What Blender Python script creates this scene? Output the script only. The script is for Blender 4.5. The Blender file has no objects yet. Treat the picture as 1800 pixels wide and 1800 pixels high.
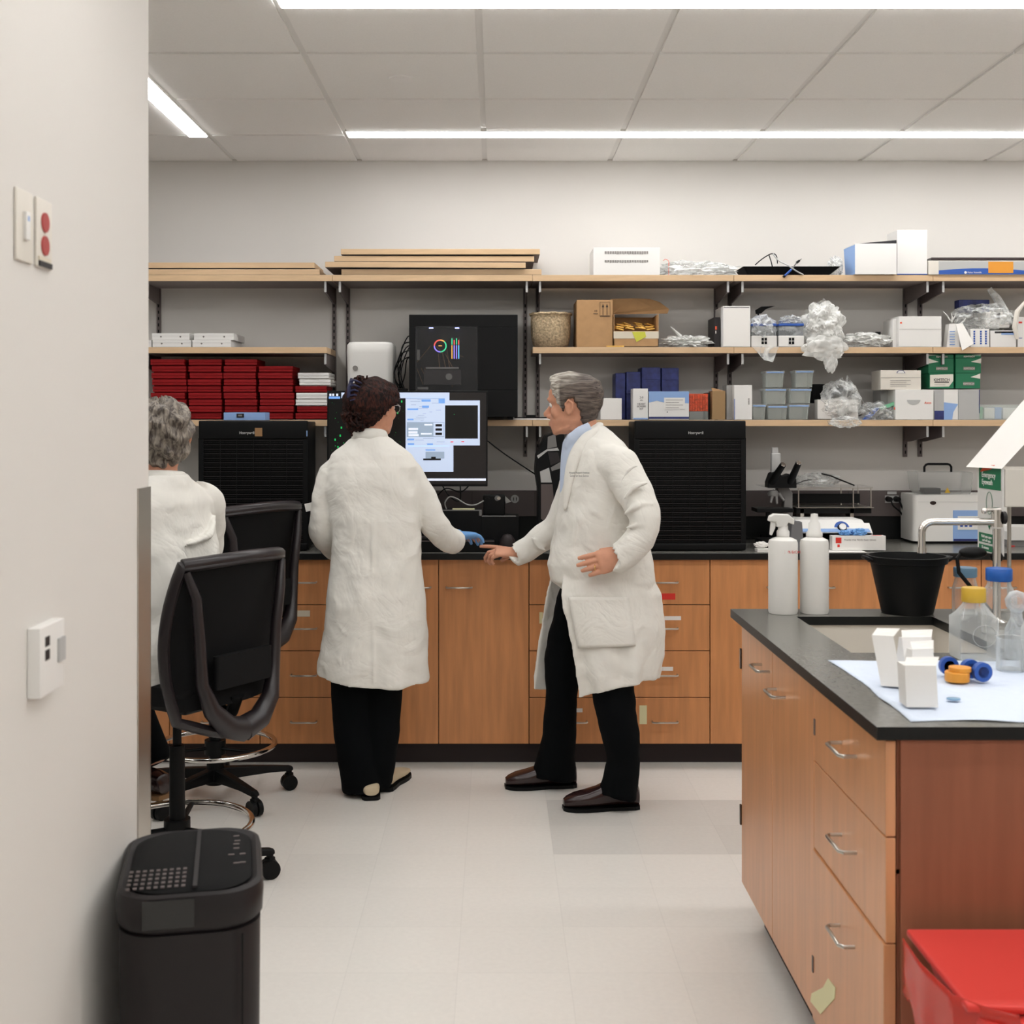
import bpy, bmesh, math, random
from mathutils import Vector, Matrix, noise
PI = math.pi
S = bpy.context.scene
C = S.collection
# ---------------------------------------------------------------- camera, world, exposure
EYE = 1.51
FPX = 2160.0
cam_d = bpy.data.cameras.new('camera'); cam = bpy.data.objects.new('camera', cam_d); C.objects.link(cam)
cam.location = (0, 0, EYE); cam.rotation_euler = (PI/2, 0, 0)
cam_d.sensor_width = 36; cam_d.sensor_fit = 'HORIZONTAL'; cam_d.lens = 36*FPX/1800
cam_d.shift_x = (900-872)/1800; cam_d.shift_y = -(900-738)/1800
cam_d.clip_start = .05
cam_d.dof.use_dof = True; cam_d.dof.focus_distance = 5.0; cam_d.dof.aperture_fstop = 6.3
S.camera = cam
S.view_settings.view_transform = 'Standard'; S.view_settings.look = 'None'
S.view_settings.gamma = 1; S.view_settings.use_curve_mapping = False
S.view_settings.exposure = 0.54
w = bpy.data.worlds.new('world'); S.world = w; w.use_nodes = True
w.node_tree.nodes['Background'].inputs[0].default_value = (.9, .93, 1, 1)
w.node_tree.nodes['Background'].inputs[1].default_value = .05
STRIP = 15.0          # strength of the ceiling light strips

def X(px, Y): return (px-872)/FPX*Y
def Z(py, Y): return EYE-(py-738)/FPX*Y

# ---------------------------------------------------------------- materials
def lin(h):
    if isinstance(h, str):
        h = h.lstrip('#'); c = [int(h[i:i+2], 16)/255 for i in (0, 2, 4)]
    else: c = [v/255 for v in h]
    return tuple(v/12.92 if v <= .04045 else ((v+.055)/1.055)**2.4 for v in c)+(1,)
MC = {}
def mat(name, col, rough=.6, metal=0, spec=.5, var=0, vscale=20, vstretch=(1,1,1), bump=0, bscale=60, emit=0, alpha=1, trans=0, coat=0, sheen=0, sub=0):
    m = bpy.data.materials.new(name); MC[name] = m; m.use_nodes = True
    nt = m.node_tree; n = nt.nodes; L = nt.links; b = n['Principled BSDF']
    c = lin(col)
    b.inputs['Base Color'].default_value = c; b.inputs['Roughness'].default_value = rough
    b.inputs['Metallic'].default_value = metal; b.inputs['Specular IOR Level'].default_value = spec
    b.inputs['Alpha'].default_value = alpha; b.inputs['Transmission Weight'].default_value = trans
    b.inputs['Coat Weight'].default_value = coat; b.inputs['Sheen Weight'].default_value = sheen
    if sub: b.inputs['Subsurface Weight'].default_value = sub; b.inputs['Subsurface Radius'].default_value = (.01,.004,.002); b.inputs['Subsurface Scale'].default_value = 1
    if emit: b.inputs['Emission Color'].default_value = c; b.inputs['Emission Strength'].default_value = emit
    if var or bump:
        tc = n.new('ShaderNodeTexCoord'); mp = n.new('ShaderNodeMapping'); L.new(tc.outputs['Object'], mp.inputs[0])
        mp.inputs['Scale'].default_value = vstretch
    if var:
        t = n.new('ShaderNodeTexNoise'); t.inputs['Scale'].default_value = vscale; t.inputs['Detail'].default_value = 5
        L.new(mp.outputs[0], t.inputs['Vector'])
        r = n.new('ShaderNodeValToRGB')
        r.color_ramp.elements[0].position = .3; r.color_ramp.elements[1].position = .7
        r.color_ramp.elements[0].color = tuple(v*(1-var) for v in c[:3])+(1,)
        r.color_ramp.elements[1].color = tuple(min(1, v*(1+var)) for v in c[:3])+(1,)
        L.new(t.outputs[0], r.inputs[0]); L.new(r.outputs[0], b.inputs['Base Color'])
    if bump:
        t2 = n.new('ShaderNodeTexNoise'); t2.inputs['Scale'].default_value = bscale; t2.inputs['Detail'].default_value = 4
        L.new(mp.outputs[0], t2.inputs['Vector'])
        bn = n.new('ShaderNodeBump'); bn.inputs['Strength'].default_value = bump; bn.inputs['Distance'].default_value = .01
        L.new(t2.outputs[0], bn.inputs['Height']); L.new(bn.outputs[0], b.inputs['Normal'])
    return m
def clear(name, col, lo=.12, hi=.75, rough=.15, noisy=0, nscale=25, white=.35):
    """clear plastic / glass: mixes see-through with a glossy film by viewing angle"""
    m = bpy.data.materials.new(name); MC[name] = m; m.use_nodes = True
    nt = m.node_tree; n = nt.nodes; L = nt.links; b = n['Principled BSDF']; out = n['Material Output']
    b.inputs['Base Color'].default_value = lin(col); b.inputs['Roughness'].default_value = rough
    b.inputs['Specular IOR Level'].default_value = .5
    tr = n.new('ShaderNodeBsdfTransparent'); tr.inputs[0].default_value = tuple(.93+.06*v for v in lin(col)[:3])+(1,)
    mx = n.new('ShaderNodeMixShader'); lw = n.new('ShaderNodeLayerWeight'); lw.inputs[0].default_value = .4
    mr = n.new('ShaderNodeMapRange'); mr.inputs[3].default_value = lo; mr.inputs[4].default_value = hi
    L.new(lw.outputs['Facing'], mr.inputs[0])
    fac = mr.outputs[0]
    if noisy:
        tc = n.new('ShaderNodeTexCoord'); t = n.new('ShaderNodeTexNoise'); t.inputs['Scale'].default_value = nscale; t.inputs['Detail'].default_value = 6
        t.inputs['Distortion'].default_value = 1.5
        L.new(tc.outputs['Object'], t.inputs['Vector'])
        m2 = n.new('ShaderNodeMapRange'); m2.inputs[1].default_value = .45; m2.inputs[2].default_value = .75; m2.inputs[4].default_value = noisy
        L.new(t.outputs[0], m2.inputs[0]); ad = n.new('ShaderNodeMath'); ad.operation = 'ADD'; ad.use_clamp = True
        L.new(fac, ad.inputs[0]); L.new(m2.outputs[0], ad.inputs[1]); fac = ad.outputs[0]
    L.new(fac, mx.inputs[0]); L.new(tr.outputs[0], mx.inputs[1]); L.new(b.outputs[0], mx.inputs[2]); L.new(mx.outputs[0], out.inputs[0])
    return m

mat('wall_paint', (220,216,210), .75, bump=.03, bscale=400)
mat('wall_side', (172,166,158), .8)
mat('ceil_tile', (251,249,245), .9, var=.02, vscale=180, bump=.05, bscale=300)
mat('ceil_grid', (240,238,234), .6)
mat('light', (250,250,250), .5, emit=STRIP)
mat('wood', (204,140,90), .4, var=.13, vscale=9, vstretch=(4,4,.35), spec=.4)
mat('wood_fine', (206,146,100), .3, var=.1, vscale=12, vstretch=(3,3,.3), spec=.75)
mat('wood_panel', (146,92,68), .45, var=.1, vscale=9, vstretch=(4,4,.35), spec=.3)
mat('shelf_face_shade', (132,120,116), .7)  # darker grey-brown, the shade under the shelf boards put into the colour
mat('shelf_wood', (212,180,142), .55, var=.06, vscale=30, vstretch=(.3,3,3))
mat('toe', (46,38,38), .5, spec=.25)
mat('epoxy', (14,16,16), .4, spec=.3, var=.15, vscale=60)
mat('epoxy_top_sheen', (108,106,100), .26, spec=.6, var=.1, vscale=90)  # black resin painted grey on top, the ceiling's reflection put into the colour
mat('metal', (200,196,188), .28, metal=1)
mat('steel', (216,210,200), .5, metal=.25)
mat('chair_frame', (36,30,32), .35, spec=.5)
mat('bin_black', (30,26,27), .5, spec=.3)
mat('chrome', (225,222,218), .12, metal=1)
mat('dkmetal', (104,93,91), .5, spec=.4)
mat('raceway', (92,82,80), .6)
mat('white', (232,230,226), .5)
mat('white_p', (225,223,218), .35)
mat('paper', (236,233,228), .8)
mat('ivory', (222,216,205), .5)
mat('red_box', (140,16,20), .6, spec=.2, var=.12, vscale=40)
mat('redp', (214,46,34), .45, sheen=.2)
mat('red_plate', (168,52,48), .5)
mat('black', (8,9,10), .5, spec=.2)
mat('black_soft', (12,12,13), .8, spec=.2)
mat('black_gl', (12,13,14), .12, spec=.6)
mat('dkgray', (38,34,35), .5, spec=.35)
mat('gray', (120,118,116), .5)
mat('ltgray', (180,180,178), .5)
mat('blue', (38,84,168), .4)
mat('blue_lt', (140,172,220), .5)
mat('blue_dk', (38,48,108), .5, var=.35, vscale=35)
mat('blue_glove', (105,158,215), .55, bump=.15, bscale=50)
mat('cap_blue', (30,92,176), .35)
mat('cap_blue2', (120,160,190), .3)
mat('cap_yel', (205,165,50), .45)
mat('cap_org', (222,148,44), .45)
mat('orange', (226,84,44), .5)
mat('org_rack', (205,84,48), .5, var=.4, vscale=80)
mat('card', (182,142,98), .75, var=.06, vscale=30)
mat('card_dk', (150,114,76), .8)
mat('kraft', (160,128,88), .75)
mat('yellow', (235,185,90), .6, var=.2, vscale=40)
mat('ygreen', (205,205,70), .6)
mat('note', (226,221,176), .7)
mat('tape', (215,205,185), .4)
mat('green', (20,110,74), .55)
mat('green_lt', (120,190,150), .55)
mat('ink', (40,38,42), .8)
mat('ink_gray', (130,126,122), .8)
mat('basket', (190,168,135), .9, var=.35, vscale=90, bump=1, bscale=110)
mat('cloth', (212,222,238), .85, bump=.3, bscale=30)
mat('grayblk', (112,112,114), .7)
mat('screen_bg', (22,18,18), .3, emit=.3)
mat('scr_win', (188,202,226), .4, emit=.42)
mat('scr_gray', (150,168,188), .4, emit=.35)
mat('scr_blue', (110,158,222), .4, emit=.42)
mat('scr_dark', (8,8,8), .3)
mat('scr_green', (20,190,90), .4, emit=.4)
mat('scr_red', (230,50,60), .4, emit=.4)
mat('scr_white', (215,222,236), .4, emit=.5)
for nm, c in (('led_v', (150,130,255)), ('led_b', (90,190,255)), ('led_g', (60,210,150)), ('led_r', (240,90,80)), ('led_o', (240,170,80))): mat(nm, c, .4, emit=.8)
mat('led_w', (170,180,255), .4, emit=6)
m_ = mat('coat', (228,225,217), .85, spec=.2); nt = m_.node_tree; n = nt.nodes; L = nt.links
tc = n.new('ShaderNodeTexCoord'); t1_ = n.new('ShaderNodeTexNoise'); t1_.inputs['Scale'].default_value = 5; t1_.inputs['Detail'].default_value = 3; t1_.inputs['Distortion'].default_value = 1.6
t2_ = n.new('ShaderNodeTexNoise'); t2_.inputs['Scale'].default_value = 14; t2_.inputs['Detail'].default_value = 3; t2_.inputs['Distortion'].default_value = 1.0
a_ = n.new('ShaderNodeMath'); a_.operation = 'SUBTRACT'; a_.inputs[1].default_value = .5; b_ = n.new('ShaderNodeMath'); b_.operation = 'ABSOLUTE'; c_ = n.new('ShaderNodeMath'); c_.operation = 'MULTIPLY_ADD'; c_.inputs[1].default_value = 1.2
d_ = n.new('ShaderNodeMath'); d_.operation = 'MULTIPLY'; d_.inputs[1].default_value = .22; bn = n.new('ShaderNodeBump'); bn.inputs['Strength'].default_value = .45; bn.inputs['Distance'].default_value = .022
for t_ in (t1_, t2_): L.new(tc.outputs['Object'], t_.inputs['Vector'])
L.new(t1_.outputs[0], a_.inputs[0]); L.new(a_.outputs[0], b_.inputs[0]); L.new(b_.outputs[0], c_.inputs[0]); L.new(t2_.outputs[0], d_.inputs[0]); L.new(d_.outputs[0], c_.inputs[2]); L.new(c_.outputs[0], bn.inputs['Height']); L.new(bn.outputs[0], n['Principled BSDF'].inputs['Normal'])
mat('shirt', (196,208,228), .8)
mat('trouser', (7,9,11), .95, spec=.12, bump=.3, bscale=14)
mat('skin', (204,148,120), .55, spec=.35, var=.06, vscale=40, sub=.06)
mat('shoe_brown', (44,26,26), .22, spec=.6)
mat('shoe_tan', (196,180,150), .7)
mat('gold', (225,190,110), .25, metal=1)
mat('eye', (236,232,226), .2)
mat('iris', (50,40,34), .2)
mat('lip', (168,96,84), .5)
def hairmat(name, c0, c1, sc, stretch, pos=(.4,.62), rough=.55):
    m = mat(name, c0, rough); nt = m.node_tree; n = nt.nodes; L = nt.links; b = n['Principled BSDF']
    tc = n.new('ShaderNodeTexCoord'); mp = n.new('ShaderNodeMapping'); mp.inputs['Scale'].default_value = stretch
    t = n.new('ShaderNodeTexNoise'); t.inputs['Scale'].default_value = sc; t.inputs['Detail'].default_value = 6; t.inputs['Distortion'].default_value = .6
    r = n.new('ShaderNodeValToRGB'); r.color_ramp.elements[0].position = pos[0]; r.color_ramp.elements[1].position = pos[1]
    r.color_ramp.elements[0].color = lin(c0); r.color_ramp.elements[1].color = lin(c1)
    bn = n.new('ShaderNodeBump'); bn.inputs['Strength'].default_value = .8; bn.inputs['Distance'].default_value = .006
    L.new(tc.outputs['Object'], mp.inputs[0]); L.new(mp.outputs[0], t.inputs['Vector']); L.new(t.outputs[0], r.inputs[0]); L.new(r.outputs[0], b.inputs['Base Color'])
    L.new(t.outputs[0], bn.inputs['Height']); L.new(bn.outputs[0], b.inputs['Normal'])
mat('clip_navy', (44,46,78), .3)
hairmat('hair_brown', (18,10,9), (72,36,27), 110, (1,1,.45), (.42,.7), .75)
MC['hair_brown'].node_tree.nodes['Principled BSDF'].inputs['Specular IOR Level'].default_value = .2
hairmat('hair_grey', (62,52,46), (150,140,127), 75, (1.2,1,.4), (.38,.64))
hairmat('hair_fade', (58,47,43), (118,106,95), 110, (.14,.4,1.3), (.38,.66))
m = mat('hair_man', (90,80,72), .6); nt = m.node_tree; n = nt.nodes; L = nt.links
at = n.new('ShaderNodeAttribute'); at.attribute_name = 'mixv'; tc = n.new('ShaderNodeTexCoord'); mp = n.new('ShaderNodeMapping'); mp.inputs['Scale'].default_value = (.14,.45,1.3)
t = n.new('ShaderNodeTexNoise'); t.inputs['Scale'].default_value = 110; t.inputs['Detail'].default_value = 6; t.inputs['Distortion'].default_value = .6
L.new(tc.outputs['Object'], mp.inputs[0]); L.new(mp.outputs[0], t.inputs['Vector'])
def ramp(c0, c1):
    r = n.new('ShaderNodeValToRGB'); r.color_ramp.elements[0].position = .38; r.color_ramp.elements[1].position = .66; r.color_ramp.elements[0].color = lin(c0); r.color_ramp.elements[1].color = lin(c1); L.new(t.outputs[0], r.inputs[0]); return r
r1 = ramp((56,45,41), (112,100,90)); r2 = ramp((124,114,103), (204,198,186)); mxx = n.new('ShaderNodeMix'); mxx.data_type = 'RGBA'
L.new(at.outputs['Fac'], mxx.inputs[0]); L.new(r1.outputs[0], mxx.inputs[6]); L.new(r2.outputs[0], mxx.inputs[7]); L.new(mxx.outputs[2], n['Principled BSDF'].inputs['Base Color'])
bn = n.new('ShaderNodeBump'); bn.inputs['Strength'].default_value = .8; bn.inputs['Distance'].default_value = .006; L.new(t.outputs[0], bn.inputs['Height']); L.new(bn.outputs[0], n['Principled BSDF'].inputs['Normal'])
hairmat('hair_silver', (116,106,96), (196,190,178), 100, (.14,.5,1.3), (.36,.66))
clear('glass', (225,228,226), .10, .8, .06)
clear('glassy', (215,220,222), .25, .85, .1, noisy=.4, nscale=18)
clear('bag', (238,240,238), .16, .62, .3, noisy=.55, nscale=16)
clear('bag_thick', (242,242,238), .42, .9, .4, noisy=.4, nscale=20)
clear('tub', (228,234,228), .2, .65, .2)
clear('lidclear', (225,228,226), .12, .6, .2)
clear('redbag', (206,58,46), .75, .98, .25)
clear('pane', (190,190,190), .04, .4, .06)

# ---------------------------------------------------------------- mesh helpers
class MB:
    def __init__(s, *mats): s.bm = bmesh.new(); s.mats = list(mats); s.xf = None
    def _fin(s, verts, faces, mi, smooth=False):
        for f in faces: f.material_index = mi; f.smooth = smooth
        if s.xf is not None:
            for v in verts: v.co = s.xf @ v.co
    def add(s, co, fa, mi=0, smooth=False):
        vs = [s.bm.verts.new(c) for c in co]; fs = []
        for f in fa:
            try: fs.append(s.bm.faces.new([vs[i] for i in f]))
            except ValueError: pass
        s._fin(vs, fs, mi, smooth); return vs
    def box(s, x0, x1, y0, y1, z0, z1, mi=0, r=0):
        co = [(x0,y0,z0),(x1,y0,z0),(x1,y1,z0),(x0,y1,z0),(x0,y0,z1),(x1,y0,z1),(x1,y1,z1),(x0,y1,z1)]
        fa = [(3,2,1,0),(4,5,6,7),(0,1,5,4),(1,2,6,5),(2,3,7,6),(3,0,4,7)]
        if r:
            t = bmesh.new(); vs = [t.verts.new(c) for c in co]
            for f in fa: t.faces.new([vs[i] for i in f])
            bmesh.ops.bevel(t, geom=t.edges[:], offset=r, segments=3, profile=.6, affect='EDGES')
            t.verts.index_update()
            s.add([v.co.copy() for v in t.verts], [[v.index for v in f.verts] for f in t.faces], mi, True); t.free()
        else: s.add(co, fa, mi)
    def prism(s, poly, vec, mi=0):
        n = len(poly); v = Vector(vec); a = [Vector(p) for p in poly]; b = [p+v for p in a]
        s.add(a+b, [list(range(n))[::-1], list(range(n, 2*n))]+[(i, (i+1)%n, n+(i+1)%n, n+i) for i in range(n)], mi)
    def rings(s, rs, mi=0, caps=True, smooth=True, closed=False):
        n = len(rs[0]); co = [p for r in rs for p in r]; m = len(rs); fa = []
        for k in range(m if closed else m-1):
            k2 = (k+1) % m
            for i in range(n): fa.append((k*n+i, k*n+(i+1)%n, k2*n+(i+1)%n, k2*n+i))
        if caps and not closed: fa.append(list(range(n))[::-1]); fa.append([(m-1)*n+i for i in range(n)])
        s.add(co, fa, mi, smooth)
    def cyl(s, p0, p1, r0, r1=None, n=20, mi=0, caps=True):
        s.tube([p0, p1], [r0, r0 if r1 is None else r1], n, mi, caps)
    def tube(s, pts, r, n=10, mi=0, caps=True, closed=False, flat=1, up=None):
        pts = [Vector(p) for p in pts]; m = len(pts); rs = []
        if not isinstance(r, (list, tuple)): r = [r]*m
        prev = None
        for k in range(m):
            if closed: t = pts[(k+1)%m]-pts[k-1]
            else: t = pts[min(k+1, m-1)]-pts[max(k-1, 0)]
            t.normalize()
            if prev is None:
                a = Vector(up) if up else (Vector((0,0,1)) if abs(t.z) < .9 else Vector((1,0,0)))
            else: a = prev
            a = (a-t*a.dot(t)).normalized(); b = t.cross(a); prev = a
            rs.append([pts[k]+(a*math.cos(2*PI*i/n)*flat+b*math.sin(2*PI*i/n))*r[k] for i in range(n)])
        s.rings(rs, mi, caps, True, closed)
    def lathe(s, prof, o=(0,0,0), n=24, mi=0, ex=1, ey=1, ax='z'):
        o = Vector(o); rs = []
        for r, z in prof:
            r = max(r, .0004); ring = []
            for i in range(n):
                c, d = r*ex*math.cos(2*PI*i/n), r*ey*math.sin(2*PI*i/n)
                ring.append(o+(Vector((c,d,z)) if ax == 'z' else Vector((c,-z,d)) if ax == 'y' else Vector((z,c,d))))
            rs.append(ring)
        s.rings(rs, mi)
    def ball(s, c, r, mi=0, n=16, m=10):
        if not isinstance(r, (list, tuple)): r = (r, r, r)
        c = Vector(c); rs = []
        for j in range(m+1):
            t = -PI/2+PI*(j if 0 < j < m else (.02 if j == 0 else m-.02))/m
            rs.append([c+Vector((r[0]*math.cos(t)*math.cos(2*PI*i/n), r[1]*math.cos(t)*math.sin(2*PI*i/n), r[2]*math.sin(t))) for i in range(n)])
        s.rings(rs, mi)
    def blob(s, c, r, seed=0, amp=.25, fr=3, mi=0, sub=4, floor=None, smooth=False):
        t = bmesh.new(); bmesh.ops.create_icosphere(t, subdivisions=sub, radius=1); c = Vector(c); sd = Vector((seed*7.3, seed*3.1, seed*1.7))
        for v in t.verts:
            d = v.co.normalized(); q = noise.noise(d*fr+sd)+.5*abs(noise.noise(d*fr*2.3+sd))+.3*noise.noise(d*fr*5+sd)
            k = 1+amp*q; p = Vector((d.x*r[0], d.y*r[1], d.z*r[2]))*k+c
            if floor is not None and p.z < floor: p.z = floor+.0005*abs(d.x)
            v.co = p
        smooth = True
        t.verts.index_update()
        s.add([v.co.copy() for v in t.verts], [[v.index for v in f.verts] for f in t.faces], mi, smooth); t.free()
    def build(s, name, parent=None, bevel=0, sub=0, recalc=True):
        if recalc: bmesh.ops.recalc_face_normals(s.bm, faces=s.bm.faces[:])
        for e in s.bm.edges:
            if len(e.link_faces) == 2 and e.calc_face_angle(0) > .75: e.smooth = False
        me = bpy.data.meshes.new(name); off = Vector((0,0,0)); p = parent
        while p is not None: off += p.location; p = p.parent
        if off.length: bmesh.ops.translate(s.bm, verts=s.bm.verts[:], vec=-off)
        s.bm.to_mesh(me); s.bm.free()
        for m in s.mats: me.materials.append(MC[m])
        o = bpy.data.objects.new(name, me); C.objects.link(o)
        if parent is not None: o.parent = parent
        if bevel:
            b = o.modifiers.new('bevel', 'BEVEL'); b.width = bevel; b.segments = 2; b.limit_method = 'ANGLE'; b.angle_limit = .7
        if sub:
            b = o.modifiers.new('sub', 'SUBSURF'); b.levels = sub; b.render_levels = sub
        return o
def tag(o, label=None, cat=None, group=None, kind=None):
    for k, v in (('label', label), ('category', cat), ('group', group), ('kind', kind)):
        if v: o[k] = v
    return o
def thing(name, label, cat, loc=(0,0,0), group=None):
    o = bpy.data.objects.new(name, None); C.objects.link(o); o.location = loc; o.empty_display_size = .05
    return tag(o, label, cat, group)
def one(mb, name, label, cat, group=None, bevel=0, sub=0, kind=None):
    o = mb.build(name, None, bevel, sub); me = o.data
    xs = [v.co.x for v in me.vertices]; ys = [v.co.y for v in me.vertices]; zs = [v.co.z for v in me.vertices]
    c = Vector(((min(xs)+max(xs))/2, (min(ys)+max(ys))/2, min(zs)))
    me.transform(Matrix.Translation(-c)); o.location = c
    return tag(o, label, cat, group, kind)
def struct(mb, name, bevel=0): return tag(mb.build(name, None, bevel), kind='structure')
def copy_tree(o, parent=None):
    c = o.copy(); C.objects.link(c)
    if parent is not None: c.parent = parent
    for ch in list(o.children): copy_tree(ch, c)
    return c
def text(s, size, loc, rot, m, parent, name='lettering', align='CENTER', ext=.0006, wid=1, bold=0):
    cu = bpy.data.curves.new('t', 'FONT'); cu.body = s; cu.size = size; cu.align_x = align; cu.align_y = 'CENTER'; cu.extrude = ext; cu.offset = bold
    t = bpy.data.objects.new('t', cu); C.objects.link(t)
    dg = bpy.context.evaluated_depsgraph_get(); me = bpy.data.meshes.new_from_object(t.evaluated_get(dg))
    bpy.data.objects.remove(t)
    M = Matrix.Translation(Vector(loc)) @ (rot if isinstance(rot, Matrix) else Matrix.Rotation(rot, 4, 'X')) @ Matrix.Diagonal((wid,1,1,1))
    off = Vector((0,0,0)); p = parent
    while p is not None: off += p.location; p = p.parent
    me.transform(Matrix.Translation(-off) @ M); me.materials.clear(); me.materials.append(MC[m])
    o = bpy.data.objects.new(name, me); C.objects.link(o); o.parent = parent
    return o
FRONT = PI/2      # lettering that faces the camera side
ORD = ['first','second','third','fourth','fifth','sixth','seventh','eighth','ninth','tenth']

# ---------------------------------------------------------------- the setting
CZ = 2.774; WY = 6.0
XL, XR, YB = -4.2, 4.6, -3.4
NX, NY, NE = -.764, 2.705, 0          # near wall face, its end
m = bpy.data.materials.new('vinyl_floor'); MC['floor'] = m; m.use_nodes = True
nt = m.node_tree; n = nt.nodes; L = nt.links; b = n['Principled BSDF']
b.inputs['Roughness'].default_value = .38; b.inputs['Specular IOR Level'].default_value = .45
geo = n.new('ShaderNodeNewGeometry'); sep = n.new('ShaderNodeSeparateXYZ'); L.new(geo.outputs['Position'], sep.inputs[0])
def math_node(op, a, b_=None, clamp=False):
    q = n.new('ShaderNodeMath'); q.operation = op; q.use_clamp = clamp
    for i, v in enumerate((a, b_)):
        if v is None: continue
        if isinstance(v, (int, float)): q.inputs[i].default_value = v
        else: L.new(v, q.inputs[i])
    return q.outputs[0]
TX0, TY0 = .2, 4.27
fx = math_node('DIVIDE', math_node('SUBTRACT', sep.outputs[0], TX0), .305); fy = math_node('DIVIDE', math_node('SUBTRACT', sep.outputs[1], TY0), .305)
ix = math_node('FLOOR', fx); iy = math_node('FLOOR', fy)
cb = n.new('ShaderNodeCombineXYZ'); L.new(ix, cb.inputs[0]); L.new(iy, cb.inputs[1])
wn = n.new('ShaderNodeTexWhiteNoise'); wn.noise_dimensions = '2D'; L.new(cb.outputs[0], wn.inputs['Vector'])
fr_x = math_node('FRACT', fx); fr_y = math_node('FRACT', fy)
seam = math_node('MINIMUM', math_node('MINIMUM', fr_x, math_node('SUBTRACT', 1, fr_x)), math_node('MINIMUM', fr_y, math_node('SUBTRACT', 1, fr_y)))
seamf = math_node('LESS_THAN', seam, .006)
inlay = math_node('MULTIPLY', math_node('GREATER_THAN', ix, -.5), math_node('MULTIPLY', math_node('GREATER_THAN', iy, -.5), math_node('LESS_THAN', iy, 1.5)))
band = math_node('GREATER_THAN', iy, 3.5)
ns = n.new('ShaderNodeTexNoise'); ns.inputs['Scale'].default_value = 60; ns.inputs['Detail'].default_value = 6; L.new(geo.outputs['Position'], ns.inputs['Vector'])
v = math_node('MULTIPLY', wn.outputs['Value'], .05); v = math_node('ADD', v, math_node('MULTIPLY', ns.outputs[0], .1))
v = math_node('ADD', v, .88); v = math_node('SUBTRACT', v, math_node('MULTIPLY', inlay, .17)); v = math_node('SUBTRACT', v, math_node('MULTIPLY', seamf, .05))
mxr = n.new('ShaderNodeMix'); mxr.data_type = 'RGBA'; mxr.inputs[6].default_value = (0,0,0,1); mxr.inputs[7].default_value = lin((230,226,219))
L.new(v, mxr.inputs[0]); L.new(mxr.outputs[2], b.inputs['Base Color'])

q = MB('floor'); q.box(XL, XR, YB, WY, -.05, 0); struct(q, 'floor')
q = MB('wall_paint'); q.box(XL-.1, XR+.1, WY, WY+.1, 0, CZ+.3); struct(q, 'wall_back')
q = MB('wall_side'); q.box(XR, XR+.1, YB, WY, 0, CZ+.3); struct(q, 'wall_right')
q = MB('wall_side'); q.box(XL-.1, XL, YB, WY, 0, CZ+.3); struct(q, 'wall_left')
q = MB('wall_side'); q.box(XL-.1, XR+.1, YB-.1, YB, 0, CZ+.3); struct(q, 'wall_rear')
q = MB('wall_paint'); q.box(NX-.16, NX, YB, NY, 0, CZ+.02); struct(q, 'wall_near', .004)
q = MB('metal'); q.box(NX+.0005, NX+.003, NY-.09, NY+.004, .0, EYE-(855-738)/FPX*NY); q.box(NX-.09, NX+.003, NY+.0005, NY+.003, .0, EYE-(855-738)/FPX*NY); struct(q, 'trim_1')
# ceiling: backing plus lay-in tiles with narrow reveals
q = MB('ceil_tile', 'ceil_grid')
q.box(XL, XR, YB, WY, CZ+.008, CZ+.04, 1)
GX = -.055; GY = 5.455; G = .61
i0 = int((XL-GX)//G); 
STR = [(5.385,5.480), (3.662,3.757), (1.94,2.035), (.22,.315), (-1.5,-1.405)]
VENT = (GX+3*G, GY-2*G)
xs = [GX+k*G for k in range(i0, i0+17)]; ys = [GY-k*G for k in range(-1, 16)]
for x in xs:
    for y in ys:
        a, b2 = max(x+.012, XL), min(x+G-.012, XR); c, d = max(y-G+.012, YB), min(y-.012, WY)
        if b2-a < .03 or d-c < .03: continue
        if abs(x-VENT[0]) < .01 and abs(y-VENT[1]) < .01: continue
        q.box(a, b2, c, d, CZ, CZ+.009, 0)
struct(q, 'ceiling')
q = MB('ceil_grid', 'dkgray')
vx, vy = VENT; q.box(vx+.01, vx+.6, vy-.6, vy-.01, CZ+.02, CZ+.03, 1)
tv = thing('ceiling_vent', 'square ceiling return grille with dark parallel slats', 'vent', (vx+G/2, vy-G/2, CZ))
q.build('backing', tv)
q = MB('ceil_grid')
for a in ((vx+.008,vx+.05,vy-.602,vy-.008),(vx+.56,vx+.602,vy-.602,vy-.008),(vx+.05,vx+.56,vy-.05,vy-.008),(vx+.05,vx+.56,vy-.602,vy-.56)): q.box(*a, CZ-.006, CZ+.02)
q.build('frame', tv)
q = MB('dkmetal')
for k in range(22): q.box(vx+.058+k*.0228, vx+.068+k*.0228, vy-.56, vy-.05, CZ-.002, CZ+.012)
q.build('slat_panel', tv)
q = MB('ceil_tile', 'ceil_grid'); q.lathe([(.046,0),(.046,-.006),(.03,-.010),(0,-.010)], (-.352, 4.55, CZ), 28, 0)
one(q, 'sprinkler_cover', 'small round white concealed sprinkler cover in the ceiling', 'sprinkler cover')
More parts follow.
